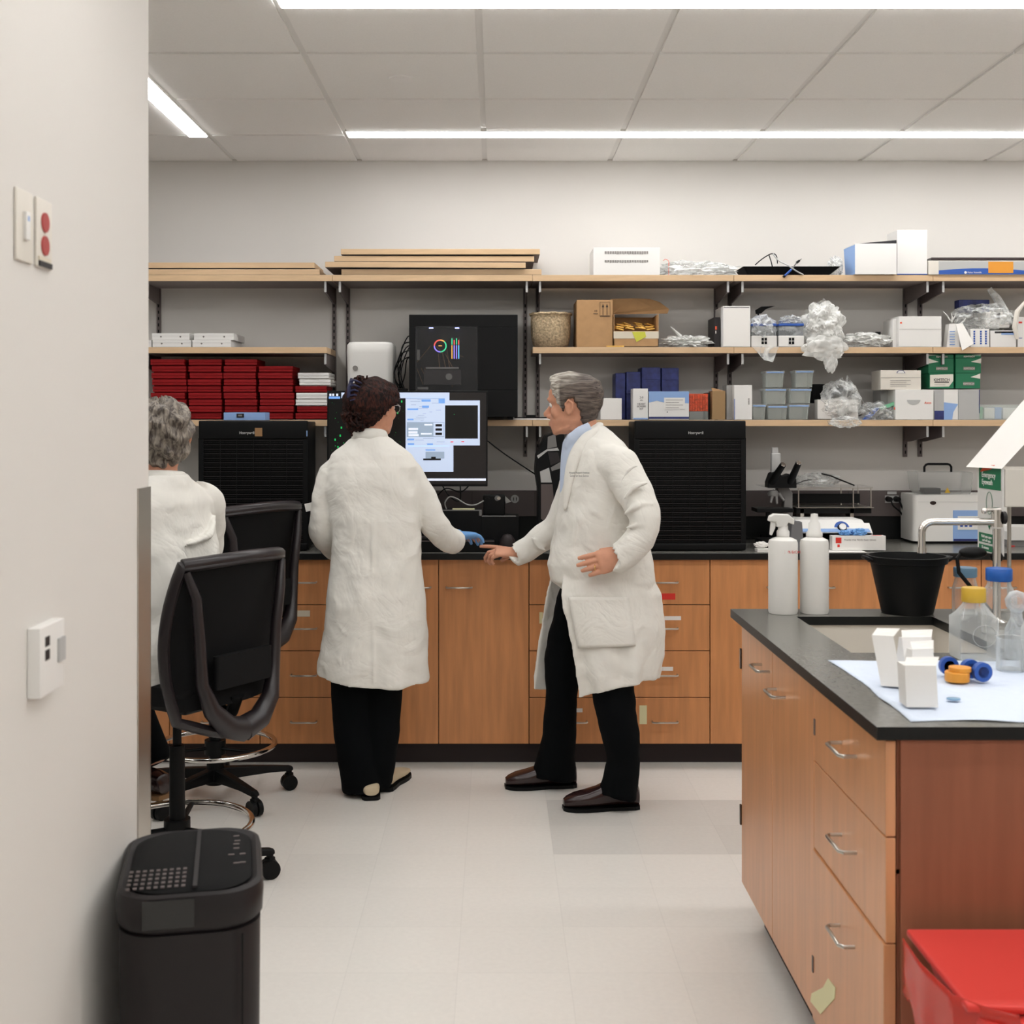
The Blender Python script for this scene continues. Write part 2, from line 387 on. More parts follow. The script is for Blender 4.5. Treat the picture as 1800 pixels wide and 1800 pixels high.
# light strips
def strip(x0, x1, y0, y1, label):
    t = thing('linear_ceiling_light', label, 'ceiling light', ((x0+x1)/2, (y0+y1)/2, CZ), 'linear light strips in the ceiling')
    q = MB('ceil_grid'); e = .006
    q.box(x0-e, x1+e, y0-e, y0, CZ-.002, CZ+.02); q.box(x0-e, x1+e, y1, y1+e, CZ-.002, CZ+.02); q.box(x0-e, x0, y0, y1, CZ-.002, CZ+.02); q.box(x1, x1+e, y0, y1, CZ-.002, CZ+.02)
    q.build('housing', t)
    q = MB('light'); q.box(x0, x1, y0, y1, CZ-.006, CZ+.006); q.build('diffuser', t)
SN = ['long light strip nearest the back wall, over the shelves', 'wide light strip at the very top of the view', 'light strip overhead in front of the camera', 'light strip just behind the camera', 'rearmost light strip near the rear wall']
for k, (a, b2) in enumerate(STR): strip(-.655, XR-.3, a, b2, SN[k])
strip(-1.365, -1.287, 1.8, 5.47, 'light strip running away from the camera beside the near wall')
strip(-2.9, -2.82, 1.8, 5.47, 'light strip in the left bay hidden behind the near wall')
# ---------------------------------------------------------------- back bench
CF = 5.375           # cabinet fronts
CT = .93             # worktop height
FS = FPX/CF
def cx(px): return (px-872)/FS
def cz(py): return EYE-(py-738)/FS
def handle(parent, x, y, z, half=.055, m='metal', axis='x', out=-1):
    q = MB(m)
    if axis == 'x':
        p = [(x-half, y, z), (x-half, y-.028, z), (x+half, y-.028, z), (x+half, y, z)]
        p = [p[0], (x-half, y-.02, z), (x-half+.008, y-.028, z), (x+half-.008, y-.028, z), (x+half, y-.02, z), p[3]]
    else:   # on a face looking to -X; bar runs along Y
        p = [(x, y-half, z), (x-.026, y-half, z), (x-.034, y-half+.01, z), (x-.034, y+half-.01, z), (x-.026, y+half, z), (x, y+half, z)]
    q.tube(p, .0042, 8)
    return q.build('handle', parent)
BOT = cz(1308); TOP = CT-.030
def base_cab(px0, px1, kind, label, labels=()):
    x0, x1 = cx(px0), cx(px1); g = .0018
    t = thing('drawer_cabinet' if kind == 'drawers' else 'door_cabinet', label, 'cabinet', ((x0+x1)/2, CF+.3, 0))
    q = MB('wood_panel', 'toe', 'black')
    q.box(x0, x1, CF+.021, WY-.01, BOT, TOP, 2); q.box(x0, x1, CF+.045, CF+.075, 0, BOT, 1)
    q.build('body', t)
    if kind == 'drawers':
        ys = [987, 1063, 1144, 1226, 1308]
        for k in range(4):
            z1, z0 = (cz(ys[k]) if k else TOP-.001), cz(ys[k+1])
            q = MB('wood'); q.box(x0+g, x1-g, CF, CF+.02, z0+g, z1-g); d = q.build('drawer', t, .001)
            handle(d, (x0+x1)/2, CF, (cz([1023,1104,1186,1268][k])))
    else:
        xm = (x0+x1)/2; z = cz(1032)
        for a, b2, hx in ((x0, xm, xm-.09), (xm, x1, xm+.09)):
            q = MB('wood'); q.box(a+g, b2-g, CF, CF+.02, BOT+g, TOP-g); d = q.build('door', t, .001)
            handle(d, hx+(.0 if hx < xm else .0), CF, z)
    for (a, b2, c, d2, mm) in labels:
        q = MB(mm); q.box(cx(a), cx(b2), CF-.0012, CF-.0002, cz(d2), cz(c)); q.build('tape_label', t)
    return t
base_cab(140, 298, 'doors', 'wooden base cabinet at the left end of the back bench, behind the near wall')
base_cab(298, 457, 'drawers', 'wooden drawer base cabinet behind the two black task chairs')
base_cab(457, 612, 'drawers', 'wooden four-drawer base cabinet between the task chairs and the woman', [(517,545,1073,1084,'tape')])
base_cab(612, 930, 'doors', 'wooden double-door base cabinet between the woman and the standing man')
base_cab(930, 1089, 'drawers', 'wooden drawer base cabinet behind the legs of the standing man', [(948,954,1076,1096,'note'), (1003,1024,1245,1252,'paper')])
base_cab(1089, 1248, 'drawers', 'wooden four-drawer base cabinet with red and white tape labels, right of the standing man', [(1163,1187,1043,1054,'redp'), (1168,1197,1083,1090,'paper'), (1158,1183,1172,1179,'paper'), (1124,1137,1240,1273,'note')])
base_cab(1248, 1566, 'doors', 'wooden double-door base cabinet behind the two white bottles')
base_cab(1566, 1884, 'doors', 'wooden base cabinet behind the island sink at the right end')
base_cab(1884, 2190, 'doors', 'wooden base cabinet beyond the right edge of the view')
q = MB('epoxy_top_sheen', 'epoxy'); q.box(cx(140), cx(2190), CF-.025, WY-.012, CT-.030, CT); q.box(cx(140), cx(2190), WY-.03, WY-.005, CT, 1.043)
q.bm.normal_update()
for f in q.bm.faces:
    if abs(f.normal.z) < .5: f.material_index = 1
one(q, 'bench_worktop', 'long black resin worktop of the back bench with its upstand', 'worktop', bevel=.003)
q = MB('raceway', 'dkgray')
q.box(cx(140), cx(2190), WY-.045, WY-.002, 1.043, 1.166)
for px in range(280, 1800, 110): q.box((px-872)/362-.001, (px-872)/362+.001, WY-.0455, WY-.044, 1.045, 1.164, 1)
one(q, 'cable_raceway', 'grey wall cable raceway running above the back worktop', 'raceway', bevel=.002)

# ---------------------------------------------------------------- wall shelving
SF = WY-.33; SS = FPX/SF
def sx(px): return (px-872)/SS
def sz(py): return EYE-(py-738)/SS
T3, T2, T1 = 2.179, 1.846, 1.510; TH = .029
def board(x0, x1, z, label, yf=SF, yb=WY-.018, th=TH, tilt=0, name='shelf_board', group='birch shelf boards on the wall'):
    q = MB('shelf_wood', 'shelf_face_shade'); q.box(x0, x1, yf, yb, z-th, z); q.bm.faces.ensure_lookup_table(); q.bm.faces[0].material_index = 1; q.bm.faces[1].material_index = 1
    o = one(q, name, label, 'shelf', group, bevel=.0015)
    if tilt: o.rotation_euler.y = tilt
    return o
jn = [-2.6, -1.68, sx(584), sx(936), sx(1290), sx(1640), sx(1990)]
bayn = ['far left bay', 'bay over the seated man', 'bay over the monitor', 'bay over the standing man', 'bay over the microscope', 'right-hand bay']
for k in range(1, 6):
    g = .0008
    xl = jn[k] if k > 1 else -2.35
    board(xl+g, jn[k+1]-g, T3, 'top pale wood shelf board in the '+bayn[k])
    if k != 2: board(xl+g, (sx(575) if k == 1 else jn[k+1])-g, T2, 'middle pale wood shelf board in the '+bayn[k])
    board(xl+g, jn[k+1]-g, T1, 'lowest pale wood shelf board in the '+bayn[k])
ups = [(-1.644,'near the seated man'), (-.789,'left one of the pair above the woman'), (-.722,'right one of the pair above the woman'), (.142,'left one of the pair beside the computer'), (.203,'right one of the pair beside the computer'), (1.072,'left one of the pair above the right purifier'), (1.139,'right one of the pair above the right purifier'), (1.994,'left one of the pair above the white water bath'), (2.067,'right one of the pair above the white water bath')]
for x, wl in ups:
    t = thing('shelf_upright', 'dark slotted shelf upright, '+wl, 'shelf upright', (x, WY-.01, 1.33), 'slotted shelf uprights')
    q = MB('dkmetal', 'black'); q.box(x-.0095, x+.0095, WY-.0145, WY-.001, 1.33, 2.15)
    for k in range(26): q.box(x-.003, x+.003, WY-.0152, WY-.0142, 1.345+k*.031, 1.36+k*.031, 1)
    q.build('channel', t)
    for z in (T3-TH, T2-TH, T1-TH):
        if z == T2-TH and -.75 < x < .17: continue
        q = MB('dkmetal', 'ltgray')
        q.prism([(x-.0035, WY-.014, z-.0006), (x-.0035, SF+.012, z-.0006), (x-.0035, SF+.012, z-.05), (x-.0035, WY-.08, z-.075), (x-.0035, WY-.014, z-.078)], (.007, 0, 0))
        b2 = q.build('bracket', t)
        q = MB('ltgray'); q.box(x-.005, x+.005, SF+.008, SF+.0118, z-.05, z-.0008); q.build('end_cap', b2)
# loose boards stacked on top
def loose(a, b2, y1, label, dy=0, tilt=0): 
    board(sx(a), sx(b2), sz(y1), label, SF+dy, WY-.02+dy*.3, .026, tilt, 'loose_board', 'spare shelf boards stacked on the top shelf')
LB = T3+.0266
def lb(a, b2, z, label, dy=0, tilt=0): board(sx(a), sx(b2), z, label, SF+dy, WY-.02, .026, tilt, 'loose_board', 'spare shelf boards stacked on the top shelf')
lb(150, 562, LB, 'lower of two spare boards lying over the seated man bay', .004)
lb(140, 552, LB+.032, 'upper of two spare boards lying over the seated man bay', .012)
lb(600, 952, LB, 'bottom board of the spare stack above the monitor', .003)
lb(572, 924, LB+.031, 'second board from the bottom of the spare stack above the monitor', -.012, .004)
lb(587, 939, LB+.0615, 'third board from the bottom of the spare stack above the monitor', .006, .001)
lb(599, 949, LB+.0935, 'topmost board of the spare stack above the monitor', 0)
# little spacer blocks
q = MB('shelf_wood'); q.box(-1.2, -.9, 5.75, 5.8, LB+.0003, LB+.0057); one(q, 'wood_spacer', 'thin wood spacer between the two left spare boards', 'spacer')

# ---------------------------------------------------------------- island
IZ = CT; IX0 = .719; IY0, IY1 = 2.32, 3.77; IX1 = 2.35
SKX0, SKX1, SKY0, SKY1 = None, None, None, None
def iy(py): return (EYE-IZ)*FPX/(py-738)     # depth of a point on the island worktop
SKY1 = iy(1084); SKY0 = 3.06; SKX0 = X(1400, SKY1); SKX1 = SKX0+.40
q = MB('epoxy_top_sheen', 'epoxy')
th = .025
for a in ((IX0, SKX0, IY0, IY1), (SKX1, IX1, IY0, IY1), (SKX0, SKX1, IY0, SKY0), (SKX0, SKX1, SKY1, IY1)): q.box(*a, IZ-th, IZ)
bmesh.ops.remove_doubles(q.bm, verts=q.bm.verts[:], dist=.0001)
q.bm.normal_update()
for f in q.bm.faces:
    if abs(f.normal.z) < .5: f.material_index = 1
one(q, 'island_worktop', 'black resin worktop of the near island, its top sheen painted grey, with a sink cutout', 'worktop')
tcab = thing('island_cabinet', 'wooden lab island base with side doors and drawers', 'cabinet', (1.5, 3.0, 0))
FX = .7394; DT = .019; CB = .118
q = MB('wood_panel', 'black', 'toe')
q.box(FX+DT+.004, IX1-.02, IY0+.02, 3.70, CB, IZ-th-.001 - .25); q.box(FX+DT+.004, SKX0-.02, IY0+.02, 3.70, IZ-th-.26, IZ-th-.0005)
q.box(SKX0-.03, IX1-.02, IY0+.02, SKY0-.03, IZ-th-.26, IZ-th-.0005)
q.box(SKX0-.03, IX1-.02, SKY1+.03, 3.70, IZ-th-.26, IZ-th-.0005)
q.box(FX+.06, IX1-.08, IY0+.05, 3.66, 0, CB, 2)
q.build('body', tcab)
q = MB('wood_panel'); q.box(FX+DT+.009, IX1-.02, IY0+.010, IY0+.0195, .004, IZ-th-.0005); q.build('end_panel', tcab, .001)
# fronts on the left side, from the near end: drawer bank, then two doors
yn = IY0+.012
Ya = .7394*FPX/(1357.5-872)   # seam between the two doors seen at x=1357
def fz(py, px): return EYE-(py-738)/(px-872)*FX
d_split = 2.858
zs = [IZ-th-.003, fz(1471, 1556), fz(1657, 1555), CB]
for k in range(3):
    q = MB('wood_fine'); g = .0016; o2 = .006 if k == 2 else 0
    q.box(FX+o2*0-(.0 if k < 2 else .004), FX+DT, yn, d_split-g, zs[k+1]+g, zs[k]-g); d = q.build('drawer', tcab, .0012)
    yy = {0: (1474, 1320), 1: (1478, 1484), 2: (1473, 1646)}[k]
    y_ = .70*FPX/(yy[0]-872); z_ = EYE-(yy[1]-738)/FPX*y_
    handle(d, FX, 2.575, z_-(.014,.026,.024)[k], .055, 'metal', 'y')
    q = MB('dkmetal')
    if k == 0 or k == 2: q.box(FX-.0022-(.004 if k == 2 else 0), FX+.001, 2.845, 2.855, (EYE-(1290-738)/FPX*2.86 if k==0 else EYE-(1705-738)/FPX*2.86), (EYE-(1262-738)/FPX*2.86 if k==0 else EYE-(1677-738)/FPX*2.86)); q.build('label_slot', d)
for k, (a, b2, hy) in enumerate(((d_split, Ya, Ya-.10), (Ya, 3.70, Ya+.08))):
    q = MB('wood_fine'); q.box(FX, FX+DT, a+g, b2-g, CB+g, IZ-th-.003-g); d = q.build('door', tcab, .0012)
    handle(d, FX, hy, EYE-(1203-738)/FPX*(.70*FPX/(1350-872)) if k else .80, .05, 'metal', 'y')
for z in (.79, .32):
    q = MB('shoe_brown'); q.box(FX-.004, FX+.001, 3.701, 3.712, z-.03, z+.03); q.build('hinge', tcab)
q = MB('note'); Yn = FX*FPX/(1450-872)*.98
q.prism([(FX-.0055, 2.719, .274), (FX-.0055, 2.66, .281), (FX-.0055, 2.665, .255), (FX-.0055, 2.781, .165), (FX-.0055, 2.87, .152), (FX-.0055, 2.86, .175), (FX-.0055, 2.76, .235)], (.0012, 0, 0)); q.build('tape_label', tcab)
# sink
ts = thing('sink', 'stainless steel sink bowl let into the island worktop', 'sink', ((SKX0+SKX1)/2, (SKY0+SKY1)/2, IZ-.24))
q = MB('steel'); zb = IZ-.22; e = .012
for a in ((SKX0-e, SKX0-e+.003, SKY0-e, SKY1+e, zb, IZ-th-.0003), (SKX1+e-.003, SKX1+e, SKY0-e, SKY1+e, zb, IZ-th-.0003), (SKX0-e, SKX1+e, SKY0-e, SKY0-e+.003, zb, IZ-th-.0003), (SKX0-e, SKX1+e, SKY1+e-.003, SKY1+e, zb, IZ-th-.0003), (SKX0-e, SKX1+e, SKY0-e, SKY1+e, zb-.003, zb)): q.box(*a)
q.build('bowl', ts)
q = MB('chrome'); q.lathe([(.045,.0005),(.045,.003),(.02,.002),(0,.001)], ((SKX0+SKX1)/2, (SKY0+SKY1)/2, zb)); q.build('drain', ts)
# ---------------------------------------------------------------- things on the shelves
random.seed(5)
ZT, ZM, ZL = T3+.0008, T2+.0008, T1+.0008
def carton(px0, px1, y0, z0, name, label, cat, m='white', group=None, dy=.012, depth=.2, parts=None, r=.0012, rz=0, top=None, z1=None):
    """box on a shelf: px extent and upper pixel row at the shelf front; parts(root, x0, x1, yf, z0, z1) adds printed or cut parts"""
    yf = SF+dy; k = FPX/yf
    x0, x1 = (px0-872)/k, (px1-872)/k
    if z1 is None: z1 = EYE-(y0-738)/k
    t = thing(name, label, cat, ((x0+x1)/2, yf+depth/2, z0), group)
    q = MB(m); q.box(x0, x1, yf, yf+depth, z0, z1); q.build('body', t, r)
    if parts: parts(t, x0, x1, yf, z0, z1)
    if rz: t.rotation_euler.z = rz
    return t
def patch(t, x0, x1, yf, z0, z1, m, name='label', e=.0009):
    q = MB(m); q.box(x0, x1, yf-e, yf-.0001, z0, z1); return q.build(name, t)
# white slide boxes, left middle shelf
def slidebox(px0, px1, z0, label):
    def pt(t, x0, x1, yf, z0, z1):
        patch(t, x0+.001, x1-.001, yf, z1-.013, z1-.0124, 'ink_gray', 'lid_seam', .0006)
        for f in (.24, .76):
            q = MB('ink_gray'); q.lathe([(0,0),(.0042,0),(.0042,.0012),(0,.0012)], (x0+(x1-x0)*f, yf+.0002, (z0+z1)/2), 14, ax='y'); q.build('hole', t)
    return carton(px0, px1, 0, z0, 'slide_box', label, 'box', 'white', 'white slide boxes on the left shelf', depth=.24, parts=pt, z1=z0+.0315)
slidebox(200, 266, ZM, 'white slide box mostly hidden at the left end of the row')
slidebox(268, 336, ZM, 'white slide box with two holes, lower left of its little stack')
slidebox(338, 406, ZM, 'white slide box with two holes, lower right of its little stack')
slidebox(267, 333, ZM+.032, 'white slide box with two holes, upper left of its little stack')
slidebox(341, 411, ZM+.032, 'white slide box with two holes, upper right of its little stack')
# red slide boxes in five stacks
cols = [(263, 325), (328, 388), (391, 450), (453, 515), (518, 575)]
def redbox(x0, x1, z0, m, label, dx, dy):
    h = .0305; yf = SF+.02+dy
    t = thing('slide_storage_box', label, 'box', ((x0+x1)/2+dx, yf+.1, z0), 'red and white slide storage boxes')
    q = MB(m); q.box(x0+dx+.004, x1+dx-.004, yf+.014, yf+.2, z0, z0+.0045); q.box(x0+dx+.0003, x1+dx-.0003, yf+.0006, yf+.2, z0+.0044, z0+.0155); q.build('base', t, .001)
    q = MB(m); q.box(x0+dx, x1+dx, yf, yf+.201, z0+.0162, z0+h); q.build('lid', t, .0015)
CN = ['leftmost', 'second', 'third', 'fourth', 'right-hand']
for c, (a, b2) in enumerate(cols):
    n = [9, 9, 9, 8, 7][c]; white = {2, 3, 5, 6} if c == 4 else set()
    for k in range(n):
        w_ = k in white
        pos = 'topmost' if k == n-1 else 'bottom' if k == 0 else ORD[k]+' from the bottom'
        redbox(sx(a)+.002, sx(b2)-.003, ZL+.0003+k*.0311, 'white' if w_ else 'red_box', '%s flat slide box, %s in the %s stack under the left shelf' % ('white' if w_ else 'red', pos, CN[c]), random.uniform(-.0045, .0045)+(.012 if (c == 4 and k in (5, 6)) else 0), random.uniform(0, .012))
q = MB('paper'); q.box(sx(316), sx(333), SF+.004, SF+.016, ZL, sz(727.5)); one(q, 'label_card', 'small white card at the shelf edge behind the seated man', 'card')
# white rounded tank behind the woman's head
t = thing('white_canister', 'white rounded plastic lab canister standing behind the woman on the lowest shelf', 'canister', (sx(650), SF+.1, ZL))
q = MB('white_p'); x0, x1 = sx(608), sx(691); z1 = sz(600)
def rrect(x0, x1, y0, y1, z, r, n=6):
    out = []
    for cx_, cy_, a0 in ((x1-r, y1-r, 0), (x0+r, y1-r, PI/2), (x0+r, y0+r, PI), (x1-r, y0+r, 1.5*PI)):
        for i in range(n+1): out.append(Vector((cx_+r*math.cos(a0+i*PI/2/n), cy_+r*math.sin(a0+i*PI/2/n), z)))
    return out
q.rings([rrect(x0+.012, x1-.012, SF+.02, SF+.2, ZL, .03), rrect(x0+.004, x1-.004, SF+.012, SF+.208, ZL+.14, .035), rrect(x0, x1, SF+.006, SF+.214, z1-.05, .035), rrect(x0+.001, x1-.001, SF+.007, SF+.213, z1-.015, .035), rrect(x0+.01, x1-.01, SF+.016, SF+.204, z1-.003, .03), rrect(x0+.03, x1-.03, SF+.036, SF+.184, z1, .02)])
q.build('body', t)
q = MB('ink_gray', 'ygreen'); q.lathe([(0,0),(.012,0),(.012,.003),(0,.003)], (sx(624), SF+.0085, sz(647)), 16, ax='y'); q.build('sticker', t)
# computer with a glass side
t = thing('desktop_computer', 'black tower computer with a glass side showing coloured lights, on the lowest shelf', 'computer', (sx(814), SF+.13, ZL))
yf = 5.60; k = FPX/yf
def gx(px): return (px-872)/k
def gz(py): return EYE-(py-738)/k
x0, x1, z0, z1 = gx(719), gx(910), ZL, gz(553); wx0, wx1, wz1, wz0 = gx(732), gx(838), gz(575), gz(686)
q = MB('black')
q.box(x0, x1, yf+.06, yf+.36, z0+.012, z1); q.box(x0, x1, yf, yf+.06, wz1, z1); q.box(x0, x1, yf, yf+.06, z0+.012, wz0); q.box(x0, wx0, yf, yf+.06, wz0, wz1); q.box(wx1, x1, yf, yf+.06, wz0, wz1)
for a in (x0+.02, x1-.05): q.box(a, a+.03, yf+.02, yf+.05, z0, z0+.012)
q.build('case', t, .002)
q = MB('black_soft'); q.box(wx0-.002, wx1+.002, yf+.054, yf+.058, wz0-.002, wz1+.002); q.build('mainboard', t)
q = MB('pane'); q.box(wx0-.004, wx1+.004, yf-.004, yf-.0006, wz0-.004, wz1+.004); q.build('glass_panel', t)
q = MB('led_r', 'led_o', 'led_g', 'led_v'); c = Vector((gx(773), yf+.048, gz(607))); 
for i, mm in enumerate((2, 1, 0, 0, 3, 3, 2, 2)):
    a0 = i*PI/4; q.tube([c+Vector((.027*math.cos(a0+j*PI/16), 0, .027*math.sin(a0+j*PI/16))) for j in range(5)], .0028, 6, mi=mm)
q.box(c.x-.008, c.x+.008, c.y-.002, c.y+.002, c.z-.001, c.z+.003, 1); q.build('cooler_ring', t)
for i, (px, mm) in enumerate(((794,'led_o'), (798,'led_v'), (802,'led_v'), (806,'led_b'))):
    q = MB(mm, 'led_r' if i % 2 else 'led_g', 'dkgray'); q.box(gx(px)-.0022, gx(px)+.0022, yf+.03, yf+.034, gz(630), gz(606)); q.box(gx(px)-.0022, gx(px)+.0022, yf+.03, yf+.034, gz(605), gz(594+i%2*3), 1); q.box(gx(px)-.003, gx(px)+.003, yf+.034, yf+.052, gz(631), gz(592), 2); q.build('memory_module', t)
q = MB('gray', 'dkgray', 'led_o')
q.box(gx(748), gx(806), yf+.02, yf+.05, gz(648), gz(645)); q.box(gx(745), gx(810), yf+.012, yf+.05, gz(676), gz(650), 1); q.lathe([(.013,0),(.015,0),(.015,.004),(.013,.004)], (gx(789), yf+.012, gz(662)), 20, ax='y')
q.box(gx(733), gx(752), yf+.03, yf+.05, gz(684), gz(680)); q.box(gx(732), gx(737), yf+.03, yf+.05, gz(632), gz(614)); q.build('graphics_card', t)
q = MB('led_w'); 
for px in (757, 803): q.box(gx(px)-.009, gx(px)+.009, yf+.03, yf+.05, wz1-.003, wz1-.0005)
q.build('top_light', t)
q = MB('card_dk')
for i in range(6):
    a = random.uniform(738, 820); q.tube([(gx(a), yf+.05, gz(random.uniform(630, 680))), (gx(a+random.uniform(-14, 14)), yf+.03, gz(random.uniform(610, 670))), (gx(a+random.uniform(-20, 20)), yf+.05, gz(random.uniform(600, 650)))], .0009, 5)
q.build('wiring', t)
for i in range(7):   # cables behind the case
    r_ = random.uniform; q = MB('black'); y = yf+.1+i*.018; zt = gz(r_(578, 625)); zb = gz(r_(690, 728)); xo = gx(r_(686, 706))
    pts = []
    for j in range(17):
        f = j/16; pts.append((x0+.004-(x0-xo)*math.sin(PI*f)**.7+.01*math.sin(9*f+i), y+.01*math.sin(f*5+i), zt+(zb-zt)*f+(.02*math.sin(PI*min(1, f*3)) if f < .34 else 0)))
    q.tube(pts, .0028, 7)
    one(q, 'power_cable', 'black cable looping out of the left side of the black computer', 'cable', 'cables behind the computer')
q = MB('black_gl'); q.box(gx(685), gx(716), yf-.05, yf+.05, ZL, gz(683)); one(q, 'small_black_box', 'small black electronic box at the foot of the black computer', 'box', bevel=.002)
# thin tablet and pad at right of the computer
q = MB('black'); q.box(sx(905), sx(968), SF+.03, SF+.2, ZL+.007, ZL+.012); q.box(sx(925), sx(942), SF+.02, SF+.05, ZL+.012, ZL+.022); one(q, 'thin_black_tablet', 'thin black tablet lying on a white pad behind the man, lowest shelf', 'tablet')
q = MB('paper'); q.box(sx(902), sx(975), SF+.01, SF+.21, ZL, ZL+.006); one(q, 'white_pad', 'thin white pad under the black tablet beside the computer', 'pad')

# ---- middle shelf, right
def M_(n): return n
t = thing('woven_basket', 'beige rough fibre basket at the left end of the middle shelf', 'basket', (sx(970), SF+.12, ZM))
q = MB('basket'); rr = (sx(1006)-sx(934))/2; zz = sz(547)-ZM
q.lathe([(0,0),(rr*.72,0),(rr*.88,.012),(rr*.97,.05),(rr,zz*.6),(rr*1.0,zz-.01),(rr*.93,zz-.01),(rr*.9,.05),(0,.03)], (sx(970), SF+.12, ZM), 40, ey=.95); q.build('body', t)
q = MB('basket'); q.tube([(sx(970)+(rr+.002)*math.cos(a*PI/20), SF+.12+(rr)*.95*math.sin(a*PI/20), ZM+zz-.006+.002*math.sin(a*1.7)) for a in range(40)], .0065, 8, closed=True); q.build('rim', t)
def p_up(t, x0, x1, yf, z0, z1):
    k2 = FPX/yf; fx_ = lambda p: (p-872)/k2; fz_ = lambda p: EYE-(p-738)/k2
    q = MB('ink'); e = .0012; a, b2, c, d = fx_(1054.5), fx_(1072.5), fz_(556.5), fz_(531)
    for bx in ((a,b2,c,c+e),(a,b2,d-e,d),(a,a+e,c,d),(b2-e,b2,c,d),(a+.003,b2-.003,c+.003,c+.005)): q.box(bx[0], bx[1], yf-.001, yf-.0001, bx[2], bx[3])
    for px in (1060, 1067):
        x = fx_(px); q.box(x-.0013, x+.0013, yf-.001, yf-.0001, fz_(554), fz_(539)); q.prism([(x-.005, yf-.001, fz_(540)), (x+.005, yf-.001, fz_(540)), (x, yf-.001, fz_(534))], (0, .0009, 0))
    q.box(fx_(1043), fx_(1051), yf-.001, yf-.0001, fz_(552), fz_(551)); q.build('arrow_mark', t)
    text('10', .014, (fx_(1047), yf-.0004, fz_(547)), FRONT, 'ink', t)
    q = MB('card_dk'); q.box((x0+x1)/2-.001, (x0+x1)/2+.001, yf-.0002, yf+.2, z1-.0001, z1+.0006); q.build('lid_seam', t)
carton(1014, 1077, 527, ZM, 'cardboard_box', 'closed brown cardboard box with two up arrows on the middle shelf', 'box', 'card', parts=p_up, depth=.24)
t = thing('open_cardboard_box', 'open cardboard box full of yellow packets with its flap raised, middle shelf', 'box', (sx(1118), SF+.1, ZM))
x0, x1 = sx(1079), sx(1158); zf, zb = sz(582), sz(552); yf = SF+.006; yb = SF+.2
q = MB('card'); e = .003
q.box(x0, x1, yf, yf+e, ZM, zf); q.box(x0, x1, yb-e, yb, ZM, zb); q.box(x0, x0+e, yf, yb, ZM, zb); q.box(x1-e, x1, yf, yb, ZM, zb); q.box(x0, x1, yf, yb, ZM, ZM+e)
q.build('body', t)
q = MB('card'); 
q.prism([(x0-.002, yb-.09, sz(549)), (sx(1177), yb-.13, sz(549)), (sx(1180), yb-.13, sz(541)), (sx(1166), yb-.07, sz(526)), (sx(1150), yb-.05, sz(520)), (sx(1118), yb-.06, sz(519)), (x0-.002, yb-.05, sz(520))], (0, .003, 0)); q.build('flap', t)
q = MB('tape'); q.box(x0-.0006, x1+.0006, yf-.0008, yf-.0001, sz(595), sz(582.5)); q.build('packing_tape', t)
q = MB('ygreen'); q.prism([(sx(1111), yf-.0018, sz(583)), (sx(1134), yf-.0018, sz(583)), (sx(1136), yf-.0018, sz(592)), (sx(1119), yf-.0018, sz(601))], (0, .0008, 0)); q.build('sticker', t)
for i in range(16):
    r_ = random.uniform; q = MB('yellow'); q.xf = Matrix.Translation((sx(1083+i%4*18+r_(5, 12)), SF+.035+(i//4)*.038, sz(578)+.0025*(i%3)+.01*(i//4))) @ Matrix.Rotation(r_(-.5, .5), 4, 'Z') @ Matrix.Rotation(r_(-.35, .35), 4, 'Y')
    q.box(-.019, .019, -.012, .012, -.003, .004, r=.002)
    one(q, 'yellow_packet', 'small yellow packet in the open cardboard box', 'packet', 'yellow packets in the open cardboard box')
q = MB('yellow'); q.box(sx(1066), sx(1097), SF+.003, SF+.0055, ZM, ZM+.006); one(q, 'yellow_slip', 'yellow slip at the shelf edge under the two cardboard boxes', 'slip')
def bag(pc, r, label, seed, amp=.3, fr=3, m='bag', name='plastic_bag', cat='bag', dy=0, floor=None, sub=5, group=None):
    q = MB(m); q.blob(pc, r, seed, amp, fr, 0, sub, floor); o = one(q, name, label, cat, group); return o
bag((sx(1213), SF+.09, ZM+.024), (.098, .08, .028), 'crumpled clear plastic bag lying flat right of the open cardboard box', 3, .5, 4, 'bag_thick', floor=ZM)
q = MB('bag_thick'); q.tube([(sx(1182), SF+.05, sz(573)), (sx(1190), SF+.05, sz(581)), (sx(1200), SF+.06, sz(590))], [.002, .005, .009], 8); one(q, 'plastic_tie', 'twisted clear plastic end sticking up from the flat bag', 'plastic end')
def p_side(t, x0, x1, yf, z0, z1):
    patch(t, x0+.003, x1-.006, yf, z0+.002, z1-.008, 'paper', 'front_sheet')
    q = MB('ink'); q.box(x0+.002, x1-.006, yf-.0011, yf-.0002, z1-.0078, z1-.005); q.build('lid_seam', t)
carton(1271, 1319, 538, ZM, 'white_carton', 'tall white carton with a dark lid seam above the right purifier', 'box', 'white', parts=p_side, dy=.0, depth=.2)
q = MB('dkgray', 'orange', 'paper'); xa, xb = sx(1259), sx(1269); q.box(xa, xb, SF+.05, SF+.22, ZM, sz(556)); q.box(xa+.004, xa+.012, SF+.0495, SF+.05, sz(578), sz(572), 1); q.box(xa+.005, xa+.009, SF+.0495, SF+.05, sz(585), sz(580), 2)
one(q, 'dark_carton', 'narrow dark carton with an orange spot beside the tall white carton', 'box', bevel=.001)
